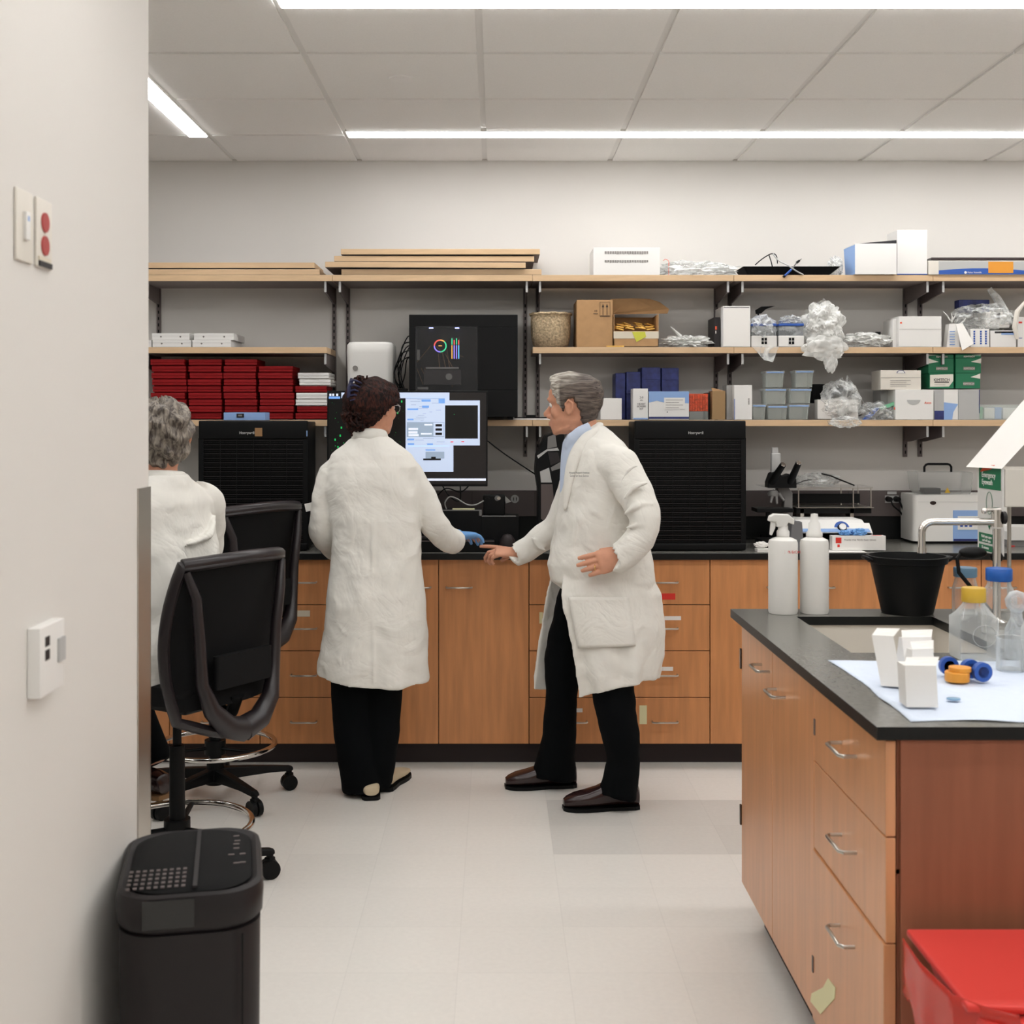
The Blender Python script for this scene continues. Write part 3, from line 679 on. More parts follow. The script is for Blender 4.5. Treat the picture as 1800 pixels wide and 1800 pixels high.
def tiprack(px0, px1, lid0, lid1, z0, label, dark=True):
    yf = SF+.004; x0, x1 = sx(px0), sx(px1)
    t = thing('pipette_tip_box', label, 'box', ((x0+x1)/2, yf+.06, z0), 'blue-lidded pipette tip boxes')
    h = .052
    q = MB('white'); q.box(x0, x1, yf, yf+.12, z0, z0+h); q.build('base', t, .003)
    q = MB('black', 'white'); xm = (x0+x1)/2; q.box(xm-.012, xm+.013, yf-.0012, yf-.0001, z0+.012, z0+.042); q.box(xm-.0012, xm+.0012, yf-.0016, yf-.0002, z0+.012, z0+.042, 1); q.box(xm-.012, xm+.013, yf-.0016, yf-.0002, z0+.026, z0+.0285, 1); q.build('logo', t)
    q = MB('glassy'); q.box(x0+.003, x1-.003, yf+.002, yf+.118, z0+h, z0+h+.045); q.build('rack_cover', t, .003)
    q = MB('dkgray'); 
    for i in range(6): q.box(x0+.01+i*.016, x0+.016+i*.016, yf+.05, yf+.1, z0+h, z0+h+.03)
    q.build('tip_row', t)
    q = MB('blue'); q.box(x0+.001, x1-.001, yf, yf+.12, z0+h+.045, z0+h+.056); q.build('lid', t, .002)
tiprack(1321, 1366, 0, 0, ZM, 'white pipette tip box with blue lid in plastic, next to the tall white carton')
tiprack(1369, 1414, 0, 0, ZM, 'white pipette tip box with blue lid, left of the big hanging bag')
q = MB('bag'); q.prism([(sx(1321), SF-.012, sz(609)), (sx(1368), SF-.012, sz(609)), (sx(1357), SF-.02, sz(637)), (sx(1341), SF-.022, sz(633))], (0, .004, 0))
q.blob((sx(1342), SF-.001+.05, ZM+.09), (.062, .058, .055), 5, .35, 4, sub=4); one(q, 'plastic_bag', 'clear plastic bag around the tip box, its corner hanging over the shelf edge', 'bag')
q = MB('bag'); q.blob((sx(1395), SF+.06, ZM+.125), (.045, .04, .022), 8, .5, 4, sub=4, floor=ZM+.112); one(q, 'plastic_bag', 'white crumpled bag on top of the second blue-lidded tip box', 'bag')
q = MB('black_soft'); q.prism([(sx(1333), SF+.06, sz(543)), (sx(1343), SF+.06, sz(537)), (sx(1367), SF+.05, sz(536)), (sx(1352), SF+.06, sz(541)), (sx(1343), SF+.06, sz(549)), (sx(1334), SF+.06, sz(550))], (0, .01, 0)); q.cyl((sx(1338), SF+.065, sz(549)), (sx(1338), SF+.065, ZM+.1085), .004, .004, 8); one(q, 'black_clamp', 'small black clamp standing up behind the blue-lidded tip box', 'clamp')
# big hanging bag
q = MB('bag_thick'); yy = SF+.03
q.blob((sx(1452), yy+.02, ZM+.10), (.088, .07, .105), 11, .3, 3.2, sub=5, floor=ZM)
q.blob((sx(1447), SF-.02, ZM-.005), (.09, .014, .05), 12, .4, 3, sub=4)
q.blob((sx(1458), SF-.02, ZM-.06), (.03, .01, .055), 13, .3, 3, sub=4)
one(q, 'large_plastic_bag', 'large cloudy bubble-wrap bag hanging over the middle shelf edge', 'bag')
bag((sx(1530), SF+.1, ZM+.03), (.12, .085, .038), 'flat clear plastic bag between the hanging bag and a white box', 17, .35, 3, 'bag_thick', floor=ZM)
q = MB('black'); q.box(sx(1551), sx(1560), SF+.1, SF+.11, ZM+.062, ZM+.077); one(q, 'black_clip', 'tiny black clip on the flat clear bag, middle shelf', 'clip')
def p_red(t, x0, x1, yf, z0, z1): patch(t, x0+.006, x0+.014, yf, z1-.034, z1-.026, 'orange', 'logo'); patch(t, x0+.002, x1-.002, yf, (z0+z1)/2+.01, (z0+z1)/2+.011, 'ink_gray', 'lid_seam', .0005)
carton(1580, 1655, 556, ZM, 'white_carton', 'wide white carton with a small red mark on the middle shelf', 'box', 'white', parts=p_red, dy=0, depth=.18)
q = MB('white'); q.box(sx(1573), sx(1579.6), SF+.03, SF+.17, ZM, sz(560)); one(q, 'white_carton', 'narrow white carton tucked at the left of the wide white carton', 'box', bevel=.001)
t = thing('paper_tent', 'small white paper packet with tied plastic ears leaning at the shelf edge', 'packet', (sx(1688), SF+.03, ZM))
q = MB('paper', 'blue_lt'); q.prism([(sx(1667), SF+.02, ZM), (sx(1673), SF+.03, sz(568)), (sx(1688), SF+.03, sz(568)), (sx(1690), SF+.02, ZM)], (0, .05, 0)); 
for i in range(6): q.box(sx(1672), sx(1681), SF+.018, SF+.0195, ZM+.01+i*.012, ZM+.014+i*.012, 1)
q.build('packet', t)
q = MB('paper'); q.prism([(sx(1682), SF+.012, sz(569)), (sx(1694), SF+.012, sz(568)), (sx(1711), SF-.006, sz(604)), (sx(1690), SF-.012, sz(616))], (0, .006, 0)); q.build('front_flap', t)
q = MB('bag_thick')
for a, b2 in (((1662, 546), (1674, 562)), ((1685, 549), (1676, 564)), ((1704, 555), (1692, 569)), ((1676, 548), (1677, 566))): q.tube([(sx(a[0]), SF+.03, sz(a[1])), (sx((a[0]+b2[0])/2)+.004, SF+.03, sz((a[1]+b2[1])/2)), (sx(b2[0]), SF+.03, sz(b2[1]))], [.001, .003, .004], 6)
q.build('tie', t)
def p_txt(t, x0, x1, yf, z0, z1):
    for f in (.2, .55, .82):
        q = MB('blue'); x = x0+(x1-x0)*f
        for j in range(6): q.box(x-.004, x+.004, yf-.0009, yf-.0001, z0+.012+j*.011, z0+.02+j*.011)
        q.build('lettering', t)
carton(1706, 1739, 578, ZM, 'white_carton', 'white carton with blue lettering running upwards, middle shelf', 'box', 'white', parts=p_txt, dy=.01, depth=.16)
def p_lbl(t, x0, x1, yf, z0, z1): patch(t, x0+.02, x1-.01, yf, z1-.012, z1-.004, 'ink', 'print'); patch(t, x0+.05, x1-.004, yf, z1-.02, z1-.006, 'blue_lt', 'stripe')
carton(1741, 1786, 581, ZM, 'white_carton', 'white carton with black and blue print under a plastic bag', 'box', 'white', parts=p_lbl, dy=.012, depth=.15)
t = thing('wrapped_white_box', 'white box in clear plastic lying on top of two cartons, middle shelf', 'box', (sx(1745), SF+.08, sz(573)))
q = MB('white', 'ink'); q.box(sx(1738), sx(1779), SF+.03, SF+.15, sz(576)+.003, sz(547)); q.box(sx(1757), sx(1763), SF+.0292, SF+.03, sz(560), sz(549), 1); q.build('body', t, .002)
q = MB('blue_dk', 'black'); q.box(sx(1700), sx(1755), SF+.1, SF+.16, sz(545), sz(523)); q.box(sx(1724), sx(1740), SF+.09, SF+.1, sz(546), sz(532), 1); q.build('blue_insert', t, .003)
q = MB('bag'); q.blob((sx(1742), SF+.085, sz(556)), (.13, .075, .06), 21, .3, 3, sub=5); q.tube([(sx(1748), SF+.06, sz(505)), (sx(1760), SF+.05, sz(522)), (sx(1772), SF+.05, sz(545)), (sx(1775), SF+.04, sz(570))], [.012, .018, .022, .03], 12); q.build('wrap', t)
q = MB('ivory'); q.tube([(sx(1802), SF, sz(530)), (sx(1788), SF, sz(548)), (sx(1783), SF-.002, sz(575)), (sx(1788), SF, sz(596))], [.006, .012, .012, .008], 8); one(q, 'yellowish_tubing', 'curved yellowish plastic tube at the right edge of the middle shelf', 'tube')
carton(1789, 1850, 557, ZM, 'white_carton', 'white carton cut off by the right edge of the view, middle shelf', 'box', 'white', parts=lambda t, x0, x1, yf, z0, z1: (patch(t, x0+.004, x0+.02, yf, z1-.03, z1-.022, 'redp', 'print'), patch(t, x0+.004, x0+.02, yf, z0+.04, z0+.043, 'blue', 'stripe')), dy=.02, depth=.16)

# ---- top shelf
def p_bars(t, x0, x1, yf, z0, z1):
    for a, b2 in ((441, 446.5), (456.5, 461.5)):
        q = MB('ink_gray'); n = 26
        for i in range(n):
            xx = x0+(x1-x0)*(.17+.66*i/n); q.box(xx, xx+(x1-x0)*.018, yf-.0009, yf-.0001, sz(b2)+random.uniform(0, .003), sz(a)); 
        q.build('printed_line', t)
carton(1043, 1160, 435, ZT, 'white_carton', 'big white carton with two grey printed lines on the top shelf', 'box', 'white', parts=p_bars, depth=.22)
q = MB('bag'); q.blob((sx(1228), SF+.1, ZT+.028), (.17, .09, .04), 31, .4, 4, sub=5, floor=ZT); one(q, 'plastic_bag', 'clear plastic bag with pinkish bits lying on the top shelf', 'bag')
q = MB('orange'); q.tube([(sx(1167), SF+.03, sz(457)), (sx(1171), SF+.03, sz(454)), (sx(1176), SF+.03, sz(456)), (sx(1178), SF+.03, sz(463))], .0012, 6); q.box(sx(1177)-.001, sx(1177)+.001, SF+.028, SF+.032, ZT, sz(462)); one(q, 'red_wire_loop', 'little red wire loop beside the white carton on the top shelf', 'wire')
t = thing('black_tray', 'shallow black tray on the top shelf holding loose cables', 'tray', (sx(1392), SF+.1, ZT))
q = MB('black_soft'); a, b2, c = sx(1309), sx(1479), sz(468)
q.rings([rrect(a+.02, b2-.05, SF+.02, SF+.18, ZT, .01), rrect(a-.005, b2, SF+.005, SF+.2, c, .01), rrect(a, b2-.006, SF+.012, SF+.193, c, .01), rrect(a+.024, b2-.054, SF+.026, SF+.174, ZT+.005, .01)]); q.build('body', t)
def cable(pts, label, m='black', r=.0025, n=24, name='cable', group=None):
    P = [Vector(p) for p in pts]; out = []
    for i in range(len(P)-1):
        p0, p1, p2, p3 = P[max(i-1, 0)], P[i], P[i+1], P[min(i+2, len(P)-1)]
        for j in range(6):
            u = j/6; out.append(.5*((2*p1)+(-p0+p2)*u+(2*p0-5*p1+4*p2-p3)*u*u+(-p0+3*p1-3*p2+p3)*u**3))
    out.append(P[-1]); q = MB(m); q.tube(out, r, 8); return one(q, name, label, 'cable', group)
cable([(sx(1332), SF+.06, sz(463)), (sx(1345), SF+.06, sz(452)), (sx(1361), SF+.06, sz(443)), (sx(1369), SF+.05, sz(447)), (sx(1371), SF+.05, sz(461))], 'black cable arching above the tray on the top shelf')
cable([(sx(1356), SF+.05, sz(446)), (sx(1360), SF+.05, sz(458)), (sx(1362), SF+.05, sz(467))], 'short black cable end dropping into the tray')
cable([(sx(1362), SF+.04, sz(444)), (sx(1372), SF+.03, sz(457)), (sx(1386), SF, sz(467)), (sx(1400), SF-.004, sz(477)), (sx(1412), SF-.001, sz(483))], 'white cable crossing the front of the black tray', 'ltgray', .0032)
q = MB('blue', 'black', 'gray'); d0 = Vector((sx(1379), SF-.004, sz(485))); d1 = Vector((sx(1391), SF-.004, sz(474))); d2 = Vector((sx(1400), SF-.003, sz(462))); d3 = Vector((sx(1409), SF, sz(455)))
q.cyl(d0, d1, .005, .005, 10, 0); q.cyl(d0+(d0-d1)*.2, d0, .006, .006, 10, 1); q.cyl(d1, d2, .003, .003, 8, 2); q.cyl(d2, d2+(d3-d2)*.6, .006, .005, 10, 1); q.cyl(d2+(d3-d2)*.6, d3, .0014, .0014, 6, 1)
one(q, 'plug_connector', 'blue and black plug connector leaning on the tray rim', 'connector')
bag((sx(1476), SF+.08, ZT+.04), (.03, .05, .05), 'small clear plastic bag between the black tray and the white carton', 41, .4, 3, 'bag', floor=ZT)
t = thing('open_white_carton', 'white carton with a blue left side and lid ajar on the top shelf', 'box', (sx(1540), SF+.08, ZT))
q = MB('white', 'blue_lt', 'ink'); yf = SF-.02; k = FPX/yf; u = lambda p: (p-872)/k; v_ = lambda p: EYE-(p-738)/k
q.box(u(1503), u(1576), yf, yf+.16, ZT, v_(428)); q.prism([(u(1503)-.0006, yf, ZT), (u(1503)-.0006, yf, v_(430)), (u(1503)-.018, yf+.12, v_(432)), (u(1503)-.010, yf+.12, ZT)], (.0005, .0, 0), 1)
q.build('body', t)
q = MB('white', 'ink'); q.prism([(u(1508), yf+.002, v_(428)), (u(1576), yf+.002, v_(428)), (u(1576), yf+.002, v_(422))], (0, .14, 0), 1); q.build('lid_gap', t)
carton(1577, 1630, 404, ZT, 'white_carton', 'tall plain white carton right of the open white carton, top shelf', 'box', 'white', parts=lambda t, x0, x1, yf, z0, z1: patch(t, x0, x1, yf, z0, z0+.004, 'blue', 'stripe'), dy=.0, depth=.15)
def p_long(t, x0, x1, yf, z0, z1):
    k2 = FPX/yf; fx_ = lambda p: (p-872)/k2; fz_ = lambda p: EYE-(p-738)/k2
    patch(t, fx_(1650), x1-.001, yf, z0+.001, z1-.003, 'ltgray', 'grey_panel', .0006)
    q = MB('blue_lt', 'blue'); pts = [(fx_(1650), yf-.0012, z0+.001)]+[(fx_(1650)+i/10*(x1-fx_(1650)), yf-.0012, z0+.001+.024*math.sin(PI*min(1, .2+.8*i/10))+.004) for i in range(11)]+[(x1, yf-.0012, z0+.001)]
    q.prism(pts, (0, .0005, 0), 1); q.build('blue_stripe', t)
    patch(t, fx_(1737), fx_(1781), yf-.0012, fz_(480), fz_(460), 'cap_org', 'orange_sticker', .0006)
    q = MB('paper'); q.lathe([(.0045,0),(.006,0),(.006,.0006),(.0045,.0006)], (fx_(1697), yf-.0014, fz_(479)), 16, ax='y'); q.build('logo', t)
    text('Fisher Scientific', .0105, (fx_(1713), yf-.0016, fz_(479)), FRONT, 'paper', t, ext=.0003)
carton(1632, 1850, 458, ZT, 'long_flat_carton', 'long grey and blue carton with an orange sticker, right end of the top shelf', 'box', 'ivory', parts=p_long, dy=-.004, depth=.2)
q = MB('shoe_brown', 'black'); q.box(sx(1637), sx(1850), SF-.002, SF+.2, sz(458)+.0015, sz(452.5)); q.box(sx(1716), sx(1850), SF-.004, SF+.15, sz(458)-.012+.0015, sz(458)+.0013, 1) if 0 else None; one(q, 'dark_flat_tray', 'flat dark tray lying on the long blue and grey carton', 'tray', bevel=.002)

# ---- lowest shelf, right
def p_none(*a): pass
carton(1056, 1093, 700, ZL, 'white_carton', 'small square white carton just right of the man\'s head', 'box', 'paper', dy=.02, depth=.14)
for i, (a, b2, y0, z0) in enumerate(((1082,1100,655,ZL),(1101,1127,653,sz(692)),(1128,1162,645,sz(667)),(1163,1194,646,sz(667)),(1128,1162,667,sz(691)),(1163,1194,667,sz(691)),(1101,1145,692,ZL),(1146,1194,691,ZL))):
    loc = ['tall left column', 'second column, upper', 'top middle', 'top right', 'middle row, centre', 'middle row, right', 'bottom left behind the cartons', 'bottom right behind the cartons'][i]
    t = carton(a, b2-.6, y0+.6, z0+.0006, 'blue_freezer_box', 'dark blue crate of the stack behind the printed cartons, '+loc, 'crate', 'blue_dk', 'dark blue crates', dy=.12, depth=.16, r=.003)
def p_heart(t, x0, x1, yf, z0, z1):
    xm = (x0+x1)/2+.004
    for s_, z, sz_, in (('2-0', .082, .013), ('mL', .070, .011), ('HEART', .052, .0125), ('BIOWERK', .041, .0125), ('KIT', .029, .0115)):
        text(s_, sz_, (xm, yf-.0003, z0+z+.02), FRONT, 'ink', t, wid=.75 if len(s_) > 5 else 1, ext=.0003)
    patch(t, x0+.001, x1-.001, yf, z0+.001, z0+.008, 'blue_lt', 'stripe')
carton(1113, 1139, 683, ZL, 'kit_carton', 'narrow white kit carton with printed black words, lowest shelf', 'box', 'white', parts=p_heart, dy=-.002, depth=.11)
def p_bluew(t, x0, x1, yf, z0, z1):
    H = z1-z0; W = x1-x0
    q = MB('blue_lt'); q.prism([(x0, yf-.0008, z1), (x1, yf-.0008, z1), (x1, yf-.0008, z1-H*.42), (x0+W*.4, yf-.0008, z1-H*.4), (x0+W*.2, yf-.0008, z1-H*.33), (x0, yf-.0008, z1-H*.4)], (0, .0007, 0)); q.build('blue_wave', t)
    patch(t, x0+W*.38, x1-W*.1, yf-.0009, z1-H*.62, z1-H*.22, 'paper', 'white_label', .0005)
    for i in range(4): patch(t, x0+W*.42, x0+W*(.85-.1*(i % 2)), yf-.0015, z1-H*(.31+.09*i), z1-H*(.295+.09*i), 'ink_gray', 'printed_line', .0004)
    patch(t, x0, x1, yf-.0002, z0+.004, z0+.0135, 'blue_dk', 'dark_stripe', .0007)
    q = MB('ink'); q.ball((x0+W*.46, yf-.0004, z0+H*.27), (.0028, .0008, .0022)); q.build('dot', t)
    text('Rainin', .009, (x1-W*.16, yf-.0003, z0+H*.38), FRONT, 'ink_gray', t, ext=.0003)
carton(1140.5, 1211, 688, ZL, 'blue_and_white_carton', 'blue and white carton with a white label and navy bottom stripe', 'box', 'white', parts=p_bluew, dy=-.002, depth=.12)
t = thing('tube_rack', 'orange honeycomb tube rack on a clear base, lowest shelf', 'rack', (sx(1229), SF+.05, ZL))
q = MB('tub'); q.box(sx(1212), sx(1245), SF+.004, SF+.1, ZL, sz(723)); q.build('base', t, .002)
q = MB('org_rack', 'redp'); xa, xb = sx(1212), sx(1245); za, zb = sz(723)+.0004, sz(692)
q.box(xa, xb, SF+.008, SF+.1, za, zb)
for i in range(7):
    for j in range(6): q.box(xa+.003+i*.0118, xa+.011+i*.0118, SF+.003, SF+.008, za+.002+j*.0132, za+.010+j*.0132, 0)
q.build('rack', t)
def p_kraft(t, x0, x1, yf, z0, z1):
    q = MB('card_dk'); q.prism([(x0+.002, yf+.01, z1), (x1-.003, yf+.01, z1), (x0+.004, yf+.05, z1+.017)], (0, .002, 0)); q.build('flap', t)
carton(1252, 1275, 687, ZL, 'kraft_carton', 'narrow brown kraft carton with an open top flap, lowest shelf', 'box', 'kraft', parts=p_kraft, dy=.0, depth=.1)
q = MB('dkgray'); q.box(sx(1246), sx(1251), SF+.05, SF+.15, ZL, sz(690)); one(q, 'dark_strip_box', 'dark narrow strip of a box between the orange rack and kraft carton', 'box')
carton(1277, 1290, 677, ZL, 'white_carton', 'white carton edge with shade in its grey colour, left of the white carton with blue spine', 'box', 'ltgray', dy=.05, depth=.1)  # light grey body carries the shade on this white carton
def p_spine(t, x0, x1, yf, z0, z1):
    patch(t, x0, x0+.003, yf, z0, z0+(z1-z0)*.6, 'blue', 'blue_spine')
    for i in range(5): patch(t, x1-.018, x1-.012, yf, z0+.07+i*.006, z0+.074+i*.006, 'ink_gray', 'print')
carton(1290.5, 1322, 677, ZL, 'white_carton', 'white carton with a thin blue spine left of the clear tubs', 'box', 'white', parts=p_spine, dy=.0, depth=.1)
TB = [(1323,1348,710,ZL,'small one at the left end'),(1350,1386,712,ZL,'bottom of the left stack'),(1345,1384,682,sz(711),'middle of the left stack'),(1347,1380,651,sz(681),'top of the left stack'),(1387,1424,710,ZL,'bottom of the right stack'),(1389,1428,682,sz(709),'middle of the right stack'),(1399,1432,650,sz(681),'top of the right stack')]
for a, b2, y0, z0, wl in TB:
    yf = SF+.01; x0, x1, z1 = sx(a), sx(b2), sz(y0)
    t = thing('clear_tub', 'clear plastic tub with a bluish lid rim, '+wl, 'tub', ((x0+x1)/2, yf+.05, z0+.0006), 'clear plastic tubs')
    q = MB('tub'); q.rings([rrect(x0+.006, x1-.006, yf+.006, yf+.1, z0+.0006, .008), rrect(x0+.002, x1-.002, yf+.001, yf+.105, z1-.014, .008), rrect(x0+.004, x1-.004, yf+.003, yf+.103, z1-.014, .008), rrect(x0+.008, x1-.008, yf+.008, yf+.098, z0+.003, .008)]); q.build('body', t)
    q = MB('glassy', 'blue_lt'); q.box(x0, x1, yf, yf+.107, z1-.0135, z1-.002, 0); q.box(x0+.004, x1-.004, yf-.0008, yf, z1-.012, z1-.006, 1); q.build('lid', t, .001)
t = thing('bag_of_supplies', 'clear bag of black parts and crumpled paper drooping over the lowest shelf', 'bag', (sx(1475), SF+.07, ZL))
q = MB('black_soft'); q.box(sx(1437), sx(1462), SF+.1, SF+.15, sz(708), sz(674), r=.006); q.blob((sx(1483), SF+.07, sz(690)), (.045, .03, .03), 3, .3); q.build('black_part', t)
q = MB('paper'); q.box(sx(1440), sx(1512), SF+.03, SF+.09, ZL+.002, sz(702), r=.004); q.blob((sx(1478), SF+.03, sz(716)), (.07, .025, .035), 7, .45, 4, floor=ZL); q.build('crumpled_paper', t)
q = MB('bag'); q.blob((sx(1482), SF+.05, sz(702)), (.088, .07, .09), 9, .2, 3, sub=5, floor=ZL); q.blob((sx(1482), SF-.03, sz(742)), (.066, .014, .024), 19, .4, 4, sub=4); q.tube([(sx(1490), SF+.03, sz(685)), (sx(1493), SF+.03, sz(660)), (sx(1500), SF+.03, sz(672)), (sx(1528), SF+.06, sz(712))], [.012, .003, .002, .002], 8); q.build('wrap', t)
t = thing('bag_of_mixed_parts', 'bag with purple, green, orange and white plastic bits on the lowest shelf', 'bag', (sx(1547), SF+.06, ZL))
q = MB('blue', 'green_lt', 'orange', 'shoe_brown', 'paper')
q.prism([(sx(1518), SF+.02, ZL), (sx(1530), SF+.02, ZL), (sx(1550), SF+.03, sz(717)), (sx(1543), SF+.03, sz(716))], (0, .01, 0), 0)
q.prism([(sx(1549), SF+.02, sz(716)), (sx(1575), SF+.02, sz(706)), (sx(1580), SF+.02, sz(711)), (sx(1552), SF+.02, sz(720))], (0, .02, 0), 1)
q.ball((sx(1576), SF+.01, sz(718)), .009, 2); q.tube([(sx(1513), SF+.03, sz(731)), (sx(1532), SF+.03, sz(722))], .003, 6, 3)
for i in range(14): q.ball((sx(random.uniform(1530, 1576)), SF+random.uniform(.03, .08), ZL+random.uniform(.008, .05)), random.uniform(.006, .011), random.choice([3, 4, 4]), 8, 5)
q.build('contents', t)
q = MB('bag'); q.blob((sx(1547), SF+.06, ZL+.03), (.088, .06, .05), 23, .35, 3, sub=5, floor=ZL); q.build('wrap', t)
carton(1548, 1574, 686, ZL, 'grey_carton', 'shaded grey carton behind the bag of mixed plastic parts', 'box', 'ltgray', dy=.11, depth=.12)
def p_semi(t, x0, x1, yf, z0, z1):
    q = MB('ltgray'); c = Vector(((x0+x1)/2-.004, yf-.0009, z0+(z1-z0)*.66)); q.prism([c+Vector((.031*math.cos(PI+PI*i/12), 0, .023*math.sin(PI+PI*i/12))) for i in range(13)], (0, .0008, 0)); q.build('finger_notch', t)
    text('Axon', .016, (x1-.026, yf-.0004, z0+(z1-z0)*.56), FRONT, 'orange', t, wid=.9)
carton(1574, 1641, 685, ZL, 'white_carton', 'wide white carton with a curved notch and red writing, lowest shelf', 'box', 'white', parts=p_semi, dy=0, depth=.15)
def p_top(t, x0, x1, yf, z0, z1):
    patch(t, x0+.002, x1-.002, yf, z1-.034, z1-.0325, 'ink_gray', 'fold_line')
    q = MB('blue_dk', 'white'); xm = (x0+x1)/2
    q.prism([(xm-.021, yf-.0009, z1-.013), (xm+.021, yf-.0009, z1-.013), (xm+.013, yf-.0009, z1-.001), (xm-.013, yf-.0009, z1-.001)], (0, .0008, 0)); q.prism([(xm-.017, yf-.0013, z1-.012), (xm+.017, yf-.0013, z1-.012), (xm+.011, yf-.0013, z1-.003), (xm-.011, yf-.0013, z1-.003)], (0, .0003, 0), 1); q.build('tab', t)
    for i in range(4): patch(t, x0+.044, x1-.048-(i % 2)*.02, yf, z1-.047-i*.009, z1-.0455-i*.009, 'ink_gray', 'printed_line')
carton(1548, 1619, 651, sz(685)+.0006, 'white_carton', 'white carton with fold line and blue tab, on the carton with the notch', 'box', 'ivory', parts=p_top, dy=.01, depth=.14)
def p_wave(t, x0, x1, yf, z0, z1):
    W = x1-x0; H = z1-z0
    q = MB('blue_lt', 'blue_dk', 'ltgray'); q.prism([(x0+W*.4, yf-.0008, z0), (x0+W*.4, yf-.0008, z0+H*.58), (x1, yf-.0008, z0+H*.52), (x1-W*.2, yf-.0008, z0+H*.25), (x1-W*.25, yf-.0008, z0)], (0, .0007, 0)); q.box(x0, x0+W*.4, yf-.0008, yf-.0001, z0, z0+H*.3, 1); q.box(x0, x0+W*.4, yf-.0008, yf-.0001, z0+H*.3, z1, 2); q.build('print', t)
carton(1642.5, 1684, 685, ZL, 'white_carton', 'white carton with light blue wave print below the green cartons', 'box', 'white', parts=p_wave, dy=.004, depth=.14)
carton(1684.5, 1722, 685, ZL, 'grey_carton', 'plain light grey carton with a dark right edge, lowest shelf', 'box', 'ltgray', parts=lambda t, x0, x1, yf, z0, z1: patch(t, x1-.003, x1, yf, z0+.03, z1, 'blue_dk', 'edge'), dy=.004, depth=.14)
def p_kim(kind):
    def f(t, x0, x1, yf, z0, z1):
        W = x1-x0; H = z1-z0; xm = (x0+x1)/2
        if kind == 1:
            q = MB('ivory'); q.prism([(x0+W*.02, yf-.0007, z0+H*.1), (x0+W*.02, yf-.0007, z1-H*.1), (x1-W*.02, yf-.0007, z1-H*.06), (x1-W*.02, yf-.0007, z0+H*.5), (x0+W*.8, yf-.0007, z0+H*.12)], (0, .0006, 0)); q.build('pale_panel', t)
            text('KIMTECH', .0185, (xm, yf-.001, z0+H*.56), FRONT, 'ink', t, wid=.95); patch(t, x0+W*.2, x1-W*.2, yf-.0009, z0+H*.38, z0+H*.44, 'ink', 'bar', .0003)
            patch(t, x0+W*.2, x1-W*.35, yf-.0009, z0+H*.22, z0+H*.25, 'ink_gray', 'printed_line', .0003)
        else:
            q = MB('ivory'); s_ = 1 if kind == 2 else -1; xa = x1 if s_ > 0 else x0
            q.prism([(xa-s_*W*.4, yf-.0007, z1-H*.25), (xa, yf-.0007, z1-H*.02), (xa, yf-.0007, z1-H*.36)], (0, .0006, 0)); q.build('pale_panel', t)
            patch(t, xm-W*.2, xm+W*.26, yf-.0002, z0+H*.2, z0+H*.42, 'ink_gray', 'name_bar', .0005)
            text('KIMTECH', .012, (xm+W*.03, yf-.001, z0+H*.3), FRONT, 'ivory', t)
    return f
zz = [sz(683), sz(656), sz(629)]
for k in range(3):
    carton(1634 if k == 0 else 1632, 1676.5, 0, zz[k]+.0012, 'green_wipes_carton', ['green and white wipes carton with black lettering, lowest of the left stack', 'green wipes carton, middle of the left stack', 'green wipes carton, top of the left stack under the shelf'][k], 'box', 'green', 'green wipes cartons', parts=p_kim([1, 3, 3][k]), dy=.02+.01*(k > 0), depth=.14, z1=(zz[k+1] if k < 2 else ZM-TH-.004))
    carton(1680, 1723+(k > 0)*1.5, 0, zz[k]+.0012, 'green_wipes_carton', ['green wipes carton, lowest of the right stack', 'green wipes carton, middle of the right stack', 'green wipes carton, top of the right stack under the shelf'][k], 'box', 'green', 'green wipes cartons', parts=p_kim(2), dy=.02, depth=.14, z1=(zz[k+1] if k < 2 else ZM-TH-.004))
t = thing('clear_bin', 'clear plastic bin with green, white and blue contents, right end of lowest shelf', 'bin', (sx(1760), SF+.08, ZL))
q = MB('green_lt', 'white', 'blue_lt'); q.box(sx(1718), sx(1732), SF+.03, SF+.12, ZL+.004, ZL+.06); q.box(sx(1735), sx(1753), SF+.03, SF+.12, ZL+.004, ZL+.055, 1); q.box(sx(1754), sx(1765), SF+.03, SF+.12, ZL+.004, ZL+.058, 2); q.box(sx(1768), sx(1795), SF+.03, SF+.12, ZL+.004, ZL+.055, 1); q.build('contents', t)
q = MB('tub'); q.rings([rrect(sx(1712), sx(1830), SF+.012, SF+.15, ZL, .01), rrect(sx(1716), sx(1826), SF+.016, SF+.146, sz(711), .01), rrect(sx(1719), sx(1823), SF+.019, SF+.143, sz(711), .01), rrect(sx(1715), sx(1827), SF+.015, SF+.147, ZL+.003, .01)]); q.build('shell', t)
